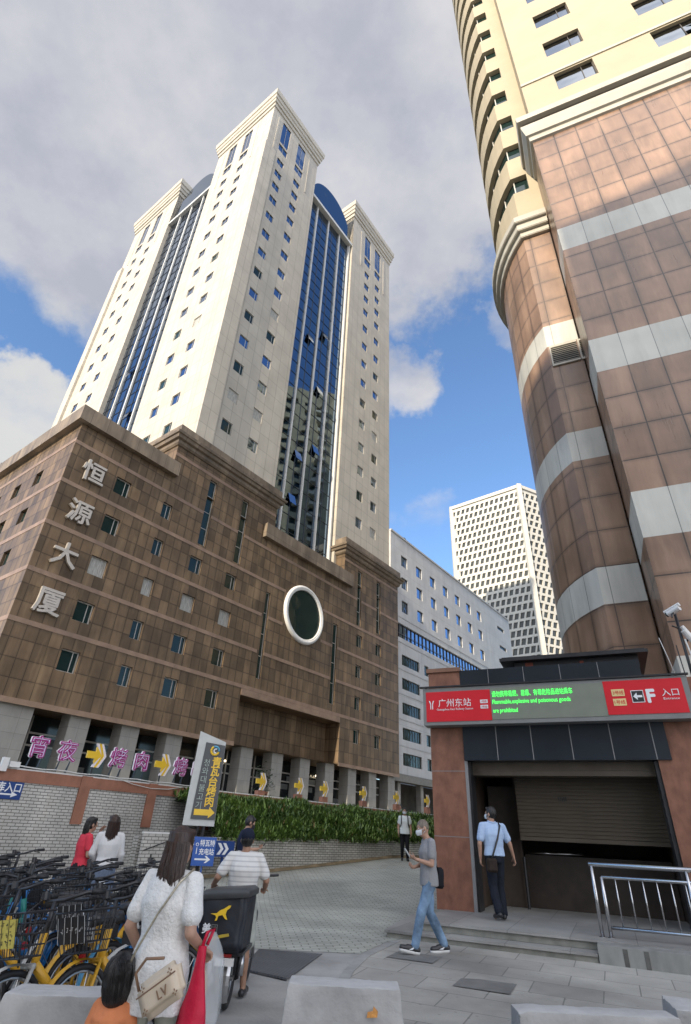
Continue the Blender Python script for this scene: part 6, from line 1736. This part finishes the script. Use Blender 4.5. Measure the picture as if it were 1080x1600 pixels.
    if mask:
        m = MB(); n = 10; rows = []
        for i in range(6):
            z = -.002 - .078 * i / 5; row = []
            for j in range(n + 1):
                a = -1.15 + 2.3 * j / n; bul = .012 * math.sin(math.pi * i / 5) + .022 * math.exp(-(a * 2.6) ** 2)
                rr_ = .088 - .020 * (i / 5) + bul
                row.append(tuple(H(math.sin(a) * (rr_ - .006) * .93, math.cos(a) * rr_ * 1.06 + .008 + .018 * (i / 5), z)))
            rows.append(row)
        for a, q in zip(rows, rows[1:]):
            for j in range(n): m.quad(q[j], q[j + 1], a[j + 1], a[j])
        for s in (-1, 1):
            m.tube([H(s * .079, .042, -.01), H(s * .084, -.005, .005)], .0025 * k, 4); m.tube([H(s * .072, .045, -.065), H(s * .084, -.005, -.03)], .0025 * k, 4)
        m.build('face_mask', mask, T, smooth=True)
    if face:
        for s in (-1, 1):
            e = MB(); ell(e, H(s * .030, .082, .018), (.013 * k, .010 * k, .008 * k), HR, 10, 8); o = e.build('eye', EYE, T, smooth=True)
            e = MB(); ell(e, H(s * .030, .0905, .018), (.006 * k, .004 * k, .006 * k), HR, 8, 6); e.build('iris', HAIR, o, smooth=True)
            e = MB(); capsule(e, H(s * .016, .092, .040), H(s * .046, .083, .041), .004 * k, .003 * k, 6); e.build('eyebrow', HAIR, T, smooth=True)
    T['_k'] = k
    del T['_k']
    return T, D, k, H
EYE = pmat('eye_white', (.7, .68, .65), .3, var=.02); MASKW = pmat('white_mask', (.62, .66, .68), .7, var=.04); MASKB = pmat('black_mask', (.02, .02, .022), .7)
def cl(nm, col, var=.1, rough=.85, scale=8, bump=.15, **kw): return pmat(nm, col, rough, var=var, scale=scale, bump=bump, spec=.2, **kw)
def strap(T, pts, r, mat, name='strap'):
    m = MB(); m.tube(pts, r, 6); return m.build(name, mat, T, smooth=True)
def bag(name, label, cat, loc, rz, w, d, h, mat, bev=.02, wr=.01, tilt=0):
    B = thing(name, label, cat, loc, rz)
    me = bpy.data.meshes.new('bag_body'); bm = bmesh.new(); bmesh.ops.create_cube(bm, size=1)
    for v in bm.verts: v.co = Vector((v.co.x * w, v.co.y * d, v.co.z * h))
    bmesh.ops.bevel(bm, geom=list(bm.edges), offset=bev, segments=3, affect='EDGES'); bmesh.ops.subdivide_edges(bm, edges=[e for e in bm.edges if e.calc_length() > .05], cuts=6, use_grid_fill=True)
    for v in bm.verts: v.co += v.co.normalized() * mnoise.noise(v.co * 9 + Vector((len(label), 0, 0))) * wr
    bm.to_mesh(me); bm.free(); me.materials.append(mat); me.polygons.foreach_set('use_smooth', [True] * len(me.polygons))
    o = link_mesh('bag_body', me, B); B.rotation_euler = (0, tilt, rz); return B
def stripes(nm, c1, c2, freq):
    m, nt, N, L, b = nodes(nm); tc = N.new('ShaderNodeTexCoord'); s = N.new('ShaderNodeSeparateXYZ'); L.new(tc.outputs['Object'], s.inputs[0])
    q = N.new('ShaderNodeMath'); q.operation = 'MULTIPLY'; q.inputs[1].default_value = freq; L.new(s.outputs[2], q.inputs[0])
    f = N.new('ShaderNodeMath'); f.operation = 'FRACT'; L.new(q.outputs[0], f.inputs[0])
    g = N.new('ShaderNodeMath'); g.operation = 'GREATER_THAN'; g.inputs[1].default_value = .72; L.new(f.outputs[0], g.inputs[0])
    x = N.new('ShaderNodeMix'); x.data_type = 'RGBA'; L.new(g.outputs[0], x.inputs[0]); x.inputs[6].default_value = c1 + (1,); x.inputs[7].default_value = c2 + (1,)
    L.new(x.outputs[2], b.inputs['Base Color']); b.inputs['Roughness'].default_value = .9; b.inputs['Specular IOR Level'].default_value = .2
    return m

def walkers():
    # ---- woman in the foreground, from behind
    blouse = cl('white_blouse', (.70, .69, .66), .05, scale=40, bump=.5, bscale=60)
    x, y = -.955, 4.05
    T, D, k, H = person('woman seen from behind in a white blouse with long brown hair, handbag and red bag', (x, y, 0), R(-20), 1.49,
        dict(elL=(-.265, -.04, 1.12), wrL=(-.21, .10, .93), hdL=(-.17, .17, .87), elR=(.245, -.07, 1.12), wrR=(.255, .10, 1.02), hdR=(.26, .19, .985), kneeR=(.095, .10, .50), ankR=(.095, .08, .10), toeR=(.11, .24, .04), kneeL=(-.095, -.02, .49), ankL=(-.1, -.20, .13), toeL=(-.11, -.06, .03), head=(.005, .02, 1.60)),
        top=dict(mat=blouse, ease=.034, hem=.70, flare=1.10, sleeve=.68, cuff=.75, fold=.010, name='blouse'), legs=dict(kind='trousers', mat=cl('pale_sage_trousers', (.40, .42, .35), .3, scale=3), cuff=.085, ease=.012, fold=.009),
        shoes=dict(mat=black), hair='long', long_hair=(.47, .120), hair_mat=HAIR_B, head_yaw=R(-8), hands=((.8, (1, 0, 0)), (1.2, (0, 0, -1))), voxel=.008, female=True, face=True, build=.97)
    strap(T, [(.165 * k, -.01, 1.475 * k), (.13 * k, -.115 * k, 1.40 * k), (.03 * k, -.168 * k, 1.22 * k), (-.08 * k, -.172 * k, 1.02 * k), (-.12 * k, -.19 * k, .90 * k)], .007, pmat('chain_strap', (.42, .37, .28), .35, metal=.6, var=.3, scale=60), 'bag_strap')
    mono = pmat('cream_leather', (.56, .46, .34), .5, var=.08, scale=6); brown = pmat('brown_leather', (.22, .13, .075), .5)
    B = bag('handbag', 'cream monogram handbag hanging behind the woman in the white blouse', 'handbag', (x + .10, y - .26, .745), R(-20), .27, .085, .165, mono, .03, .008, R(-33))
    text('LV', .062, brown, B, (.03, -.049, -.015), .0, .002, 'monogram')
    def flower(px, pz):
        m = MB()
        for i in range(4):
            a = i * math.pi / 2; c, s = math.cos(a), math.sin(a); m.poly([(px + .004 * c, -.0505, pz + .004 * s), (px + .010 * c - .005 * s, -.0505, pz + .010 * s + .005 * c), (px + .018 * c, -.0505, pz + .018 * s), (px + .010 * c + .005 * s, -.0505, pz + .010 * s - .005 * c)])
        m.build('monogram', brown, B)
    for p in ((-.085, -.045), (.10, .045), (-.075, .05), (.10, -.05)): flower(*p)
    s = MB(); s.tube([(-.13, 0, .06), (-.12, -.01, .14), (-.04, -.01, .17), (.06, -.01, .12)], .008, 6); s.build('handle', brown, B, smooth=True)
    s = MB(); s.tube([(-.125, -.043, .03), (.125, -.043, .03)], .004, 5); s.build('piping', brown, B)
    # red bag and clear plastic bag in her right hand
    hp = Vector((x, y, 0)) + Matrix.Rotation(R(-20), 3, 'Z') @ (D['hdR'])
    red = cl('red_plastic', (.52, .018, .05), .2, rough=.4, scale=5, bump=.5, bscale=14)
    RB_ = thing('shopping_bag', 'bright red plastic bag hanging from the arm of the woman in the white blouse', 'bag', (hp.x - .02, hp.y - .17, hp.z - .30), R(-15))
    m = MB(); n = 16; rows = []
    for z, rx, ry in ((.36, .022, .018), (.26, .030, .02), (.16, .05, .026), (.08, .072, .04), (-.05, .088, .05), (-.2, .098, .055), (-.33, .09, .05), (-.36, .05, .03)):
        rows.append([(rx * math.cos(2 * math.pi * i / n) * (1 + .16 * math.sin(i * 2.6 + z * 9)) + .03 * (z - .1), ry * math.sin(2 * math.pi * i / n) * (1 + .25 * math.sin(i * 3.1 + z * 5)), z) for i in range(n)])
    m.loft(rows); m.build('bag_body', red, RB_, smooth=True)
    h = MB(); h.tube([(.0, .0, .34), (.012, .03, .42), (.02, .10, .43), (.01, .05, .36)], .010, 6); h.build('handle', red, RB_, smooth=True)
    cm, nt, N, L, b = nodes('clear_plastic'); b.inputs['Base Color'].default_value = (.72, .75, .75, 1); b.inputs['Alpha'].default_value = .34; b.inputs['Roughness'].default_value = .25
    PB = thing('plastic_bag', 'translucent white plastic bag held beside the red bag', 'bag', (hp.x - .01, hp.y + .10, hp.z - .13), R(10))
    m = MB(); rows = []
    for z, rx, ry in ((.22, .02, .02), (.15, .06, .03), (.08, .085, .06), (-.03, .10, .07), (-.14, .105, .07), (-.22, .09, .06), (-.25, .03, .03)):
        rows.append([(rx * math.cos(2 * math.pi * i / n) * (1 + .12 * math.sin(i * 2.9 + z * 12)), ry * math.sin(2 * math.pi * i / n) * (1 + .2 * math.sin(i * 2.3 + z * 9)), z) for i in range(n)])
    m.loft(rows); m.build('bag_body', cm, PB, smooth=True)
    # ---- small child
    person('small child from behind with black bobbed hair and an orange top', (-1.145, 3.98, 0), R(-8), .86,
        dict(pelvis=(0, 0, .83), waist=(0, 0, 1.0), chest=(0, 0, 1.17), neck=(0, 0, 1.34), head=(0, .01, 1.53), hipL=(-.09, 0, .8), hipR=(.09, 0, .8), kneeL=(-.09, .02, .44), kneeR=(.09, .02, .44), shL=(-.17, 0, 1.27), shR=(.17, 0, 1.27), elL=(-.25, 0, 1.0), elR=(.25, 0, 1.02), wrL=(-.25, .08, .80), wrR=(.28, .05, .85), hdL=(-.25, .12, .72), hdR=(.29, .08, .8)),
        top=dict(mat=cl('orange_top', (.60, .21, .09), .08), ease=.03, hem=.78, sleeve=.6, flare=1.15), legs=dict(kind='shorts', mat=cl('child_shorts', (.2, .2, .24)), len=.8), shoes=dict(mat=black), hair=None, face=True, voxel=.007, build=1.12)
    c = MB(); ell(c, (0, -.0, .775), (.088, .092, .095)); ell(c, (0, -.012, .715), (.086, .08, .085)); ell(c, (0, -.02, .68), (.075, .062, .06))
    kid = [o for o in C.objects if o.get('label', '').startswith('small child')][0]
    kh = link_mesh('hair', remeshed('hair', c, .006, HAIR, 3, .5, folds(.003, 50, 3, (1, 1, .12))), kid)
    st = MB(); rnd = random.Random(21)
    for _ in range(130):
        a = rnd.random() * 2 * math.pi; j = rnd.uniform(-.15, .15); end = rnd.uniform(.645, .69)
        pts = []
        for i in range(8):
            t = i / 7; z = .868 - (.868 - end) * t; s_ = math.sqrt(max(.05, 1 - max(0, (z - .775) / .095) ** 2)) if z > .775 else 1 - .22 * ((.775 - z) / .12) ** 2
            pts.append((.090 * s_ * math.cos(a + j * t), -.008 + .092 * s_ * math.sin(a + j * t), z))
        if math.sin(a) < .5: st.tube(pts, .0022, 4, True, .001)
    st.build('loose_strands', HAIR, kh)
    # ---- delivery rider
    stripe = stripes('white_striped_cotton', (.64, .63, .60), (.47, .46, .45), 21)
    rx, ry_ = -.95, 7.35
    T, D, k, H = person('delivery rider from behind in white striped shirt and dark cap beside the electric bike', (rx, ry_, gh(rx, ry_)), R(4), 1.49,
        dict(shL=(-.185, .02, 1.41), shR=(.185, .02, 1.41), elL=(-.33, -.02, 1.18), elR=(.30, .01, 1.16), wrL=(-.40, .20, 1.08), wrR=(.28, .22, 1.05), hdL=(-.40, .30, 1.08), hdR=(.26, .32, 1.05), hipL=(-.10, 0, .90), kneeL=(-.16, .12, .52), ankL=(-.2, .05, .10), toeL=(-.22, .2, .03), kneeR=(.12, .03, .49), ankR=(.14, .0, .09), toeR=(.17, .16, .03), head=(-.01, .035, 1.60)),
        top=dict(mat=stripe, ease=.026, hem=.80, sleeve=.70, cuff=.9, fold=.010), legs=dict(kind='shorts', mat=cl('pale_grey_shorts', (.36, .37, .33), .3, scale=5), len=.85, ease=.03), shoes=dict(mat=blackp), hair='short', skin=SKIN2, hands=((1.2, (0, -.4, -1)), (1.2, (0, -.4, -1))), voxel=.009, build=1.06)
    navy = cl('navy_cap', (.012, .016, .032), .2)
    c = MB(); ell(c, H(0, -.008, .050), (.094 * k, .114 * k, .100 * k)); o = link_mesh('cap', remeshed('cap', c, .008, navy, 2), T)
    c = MB(); n = 10; c.loft([[tuple(H(.085 * math.cos(math.pi * i / n), .085 + .085 * math.sin(math.pi * i / n), .035)) for i in range(n + 1)], [tuple(H(.085 * math.cos(math.pi * i / n), .085 + .085 * math.sin(math.pi * i / n), .025)) for i in range(n + 1)]]); c.build('cap_peak', navy, o)
    # ---- man looking at phone by the wall
    px, py = -1.70, 12.6
    T, D, k, H = person('man in navy shirt and black mask looking down at his phone by the low wall', (px, py, gh(px, py)), R(-70), 1.70,
        dict(head=(.0, .075, 1.585), neck=(0, .02, 1.455), elR=(.22, .04, 1.12), wrR=(.12, .27, 1.14), hdR=(.07, .34, 1.16), elL=(-.22, .04, 1.12), wrL=(-.08, .27, 1.12), hdL=(-.02, .34, 1.14)),
        top=dict(mat=cl('navy_shirt', (.015, .022, .05), .2), ease=.022, hem=.80, sleeve=.6), legs=dict(kind='trousers', mat=cl('dark_trousers', (.02, .022, .028))), shoes=dict(mat=black), hair='short', head_pitch=R(-24), mask=MASKB, hands=((1.0, (.3, 0, 1)), (1.0, (-.3, 0, 1))), voxel=.010)
    strap(T, [(.10 * k, .10 * k, 1.47 * k), (.0, -.14 * k, 1.3 * k), (-.16 * k, -.12 * k, 1.0 * k)], .018, black)
    Pm = Vector((px, py, gh(px, py))) + Matrix.Rotation(R(-70), 3, 'Z') @ ((D['hdR'] + D['hdL']) / 2 + Vector((.01, .02, .04)))
    ph = thing('phone', 'dark phone held by the man in the navy shirt', 'phone', Pm, R(-70)); m = MB(); m.box(-.037, .037, -.075, .075, -.005, .005); o = m.build('case', blackp, ph); o.rotation_euler = (.5, 0, 0)
    # ---- man in grey t-shirt, striding left
    gx, gy = 1.58, 10.02
    denim = pmat('faded_denim', (.17, .26, .37), .85, var=.55, scale=3.4, bump=.25, bscale=50, spec=.2)
    gT = R(100)
    T, D, k, H = person('masked man in grey t-shirt and faded jeans walking left with phone and shoulder bag', (gx, gy, gh(gx, gy)), gT, 1.72,
        dict(hipL=(-.08, 0, .90), kneeL=(-.09, .17, .50), ankL=(-.09, .28, .10), toeL=(-.09, .46, .075), hipR=(.08, 0, .90), kneeR=(.085, -.02, .49), ankR=(.09, -.24, .105), toeR=(.09, -.07, .03), head=(.0, .075, 1.59), neck=(0, .02, 1.455), chest=(0, .01, 1.27),
             elL=(-.205, .02, 1.11), wrL=(-.10, .24, 1.17), hdL=(-.06, .33, 1.21), elR=(.205, .0, 1.11), wrR=(.09, .20, 1.06), hdR=(.05, .28, 1.06)),
        top=dict(mat=cl('grey_marl', (.27, .27, .275), .08, scale=40), ease=.022, hem=.83, sleeve=.62, fold=.009), legs=dict(kind='jeans', mat=denim, cuff=.062, fold=.009, ease=.012), shoes=dict(mat=blackp, sole=pmat('white_sole', (.66, .66, .64), .6), mark=signw), hair='bald_crop', hair_mat=HAIR_G, head_pitch=R(-14), mask=MASKW, skin=SKIN, hands=((.75, (.5, 0, .8)), (.9, (-.5, 0, .8))), voxel=.009, build=.95)
    blackbag = cl('black_canvas', (.014, .015, .019), .2)
    strap(T, [(.14 * k, .05 * k, 1.49 * k), (.17 * k, -.09 * k, 1.40 * k), (.16 * k, -.165 * k, 1.22 * k), (.15 * k, -.19 * k, 1.0 * k)], .016, blackbag)
    bp = Vector((gx, gy, gh(gx, gy))) + Matrix.Rotation(gT, 3, 'Z') @ (Vector((.12, -.20, .93)) * k)
    bag('shoulder_bag', 'black shoulder bag behind the hip of the man in the grey t-shirt', 'bag', bp, gT + R(90), .11, .22, .27, blackbag, .02, .012)
    Pm = Vector((gx, gy, gh(gx, gy))) + Matrix.Rotation(gT, 3, 'Z') @ (D['hdL'] + Vector((.03, .02, .035)))
    ph = thing('phone', 'pale phone held up by the man in the grey t-shirt', 'phone', Pm, gT); m = MB(); m.box(-.036, .036, -.074, .074, -.004, .004); o = m.build('case', plate_w, ph); o.rotation_euler = (.9, 0, 0)
    # ---- man in pale blue shirt entering the station
    bx, by = 3.16, 12.02; bz = -.079 + .345 * SS
    shirt = stripes('pale_blue_check', (.40, .52, .70), (.34, .46, .65), 40)
    bR = R(8)
    T, D, k, H = person('masked man from behind in pale blue shirt with crossbody bag entering the station', (bx, by, bz), bR, 1.80,
        dict(shL=(-.195, 0, 1.41), shR=(.195, 0, 1.41), elL=(-.27, -.01, 1.12), wrL=(-.245, .06, .90), hdL=(-.24, .08, .80), elR=(.31, -.02, 1.13), wrR=(.39, .05, .93), hdR=(.42, .07, .84), kneeL=(-.07, .02, .49), ankL=(-.06, -.13, .13), toeL=(-.065, .02, .035), kneeR=(.08, .06, .50), ankR=(.085, .02, .09), toeR=(.10, .18, .03), hipL=(-.08, 0, .9), hipR=(.08, 0, .9)),
        top=dict(mat=shirt, ease=.026, hem=.94, sleeve=.70, cuff=.8, fold=.010, collar=True), legs=dict(kind='trousers', mat=cl('dark_slacks', (.013, .016, .024), .2), cuff=.075, ease=.016, fold=.008), shoes=dict(mat=blackp), hair='short', head_yaw=R(38), mask=MASKW, hands=((.5, (1, 0, 0)), (.6, (-1, 0, 0))), voxel=.009)
    blt = MB(); blt.loft([[(.168 * k * math.cos(2 * math.pi * i / 24), .125 * k * math.sin(2 * math.pi * i / 24), z * k) for i in range(24)] for z in (.945, .985)], False); blt.build('belt', blackp, T, smooth=True)
    strap(T, [(.13 * k, .03, 1.475 * k), (.11 * k, -.105 * k, 1.42 * k), (.02 * k, -.158 * k, 1.2 * k), (-.08 * k, -.158 * k, .98 * k), (-.13 * k, -.155 * k, .86 * k)], .017, blackp)
    bp = Vector((bx, by, bz)) + Matrix.Rotation(bR, 3, 'Z') @ (Vector((-.13, -.17, .80)) * k)
    bag('shoulder_bag', 'dark brown crossbody bag behind the man in the pale blue shirt', 'bag', bp, bR, .20, .08, .22, cl('dark_brown_canvas', (.03, .022, .018), .2), .02, .01)
    # ---- man with backpack far up the ramp
    fx, fy = 2.86, 23.7
    T, D, k, H = person('masked man in a white polo shirt and black trousers with backpack straps, on the ramp', (fx, fy, gh(fx, fy)), R(176), 1.74,
        dict(ankR=(.10, -.10, .12), toeR=(.11, .04, .03), kneeL=(-.09, .05, .49)), top=dict(mat=cl('white_polo', (.62, .66, .64), .05), ease=.024, hem=.86, sleeve=.62), legs=dict(kind='trousers', mat=cl('black_trousers', (.012, .012, .014))), shoes=dict(mat=black), hair='short', mask=MASKW, voxel=.012)
    for s in (-1, 1): strap(T, [(s * .12 * k, -.10 * k, 1.42 * k), (s * .12 * k, .0, 1.485 * k), (s * .125 * k, .13 * k, 1.38 * k), (s * .13 * k, .15 * k, 1.2 * k), (s * .165 * k, .05 * k, 1.08 * k)], .018, black, 'backpack_strap')
    # ---- the three girls by the bikes
    person('girl in a red top and black skirt with short black hair, facing the wall', (-3.98, 10.35, gh(-3.98, 10.35)), R(-50), 1.52,
        dict(elL=(-.22, .0, 1.12), wrL=(-.2, .04, .88), hdL=(-.2, .07, .79), elR=(.22, .03, 1.12), wrR=(.16, .2, 1.10), hdR=(.12, .28, 1.12), head=(0, .04, 1.595)), top=dict(mat=cl('coral_red_top', (.60, .05, .075), .06), ease=.018, hem=.92, sleeve=.62), legs=dict(kind='skirt', mat=cl('black_skirt', (.016, .016, .018)), hem=.30, w=.24), shoes=dict(mat=plate_w), hair='long', long_hair=(.24, .092), female=True, voxel=.009)
    person('girl in black with raised bare forearm, half hidden behind the other two', (-3.72, 10.75, gh(-3.72, 10.75)), R(150), 1.56,
        dict(elR=(.27, .05, 1.22), wrR=(.14, .16, 1.46), hdR=(.08, .15, 1.53), head=(0, .02, 1.595)), top=dict(mat=cl('black_top', (.014, .014, .016)), ease=.018, hem=.85, sleeve=.5), legs=dict(kind='trousers', mat=cl('black_jeans', (.014, .014, .016))), shoes=dict(mat=black), hair='long', long_hair=(.26, .095), female=True, voxel=.009)
    person('girl from behind in a white top and blue grey skirt with long dark hair', (-3.55, 10.25, gh(-3.55, 10.25)), R(15), 1.56,
        dict(elL=(-.25, .02, 1.14), wrL=(-.2, .18, 1.0), hdL=(-.17, .26, .98), elR=(.23, .02, 1.13), wrR=(.2, .15, .95), hdR=(.18, .22, .9)), top=dict(mat=cl('white_long_sleeve', (.62, .61, .60), .05), ease=.018, hem=.96, sleeve=1.75), legs=dict(kind='skirt', mat=cl('blue_grey_skirt', (.12, .15, .21), .12), hem=.36, w=.27, fold=.012), shoes=dict(mat=plate_w), hair='long', long_hair=(.54, .105), hair_mat=HAIR_B, female=True, voxel=.009)
    # ---- passer-by on the terrace, only the head shows over the hedge
    tp = WA(20.7, 1.2, 2.55) - Vector((0, 0, 1.05))
    person('passer-by on the terrace behind the hedge, only the head showing beside the farthest arrow', (tp.x, tp.y, 1.50), R(150), 1.6, None, top=dict(mat=cl('grey_top', (.2, .2, .2))), legs=dict(kind='trousers', mat=cl('grey_trousers', (.06, .06, .07))), shoes=dict(mat=black), hair='short', voxel=.014)
walkers()
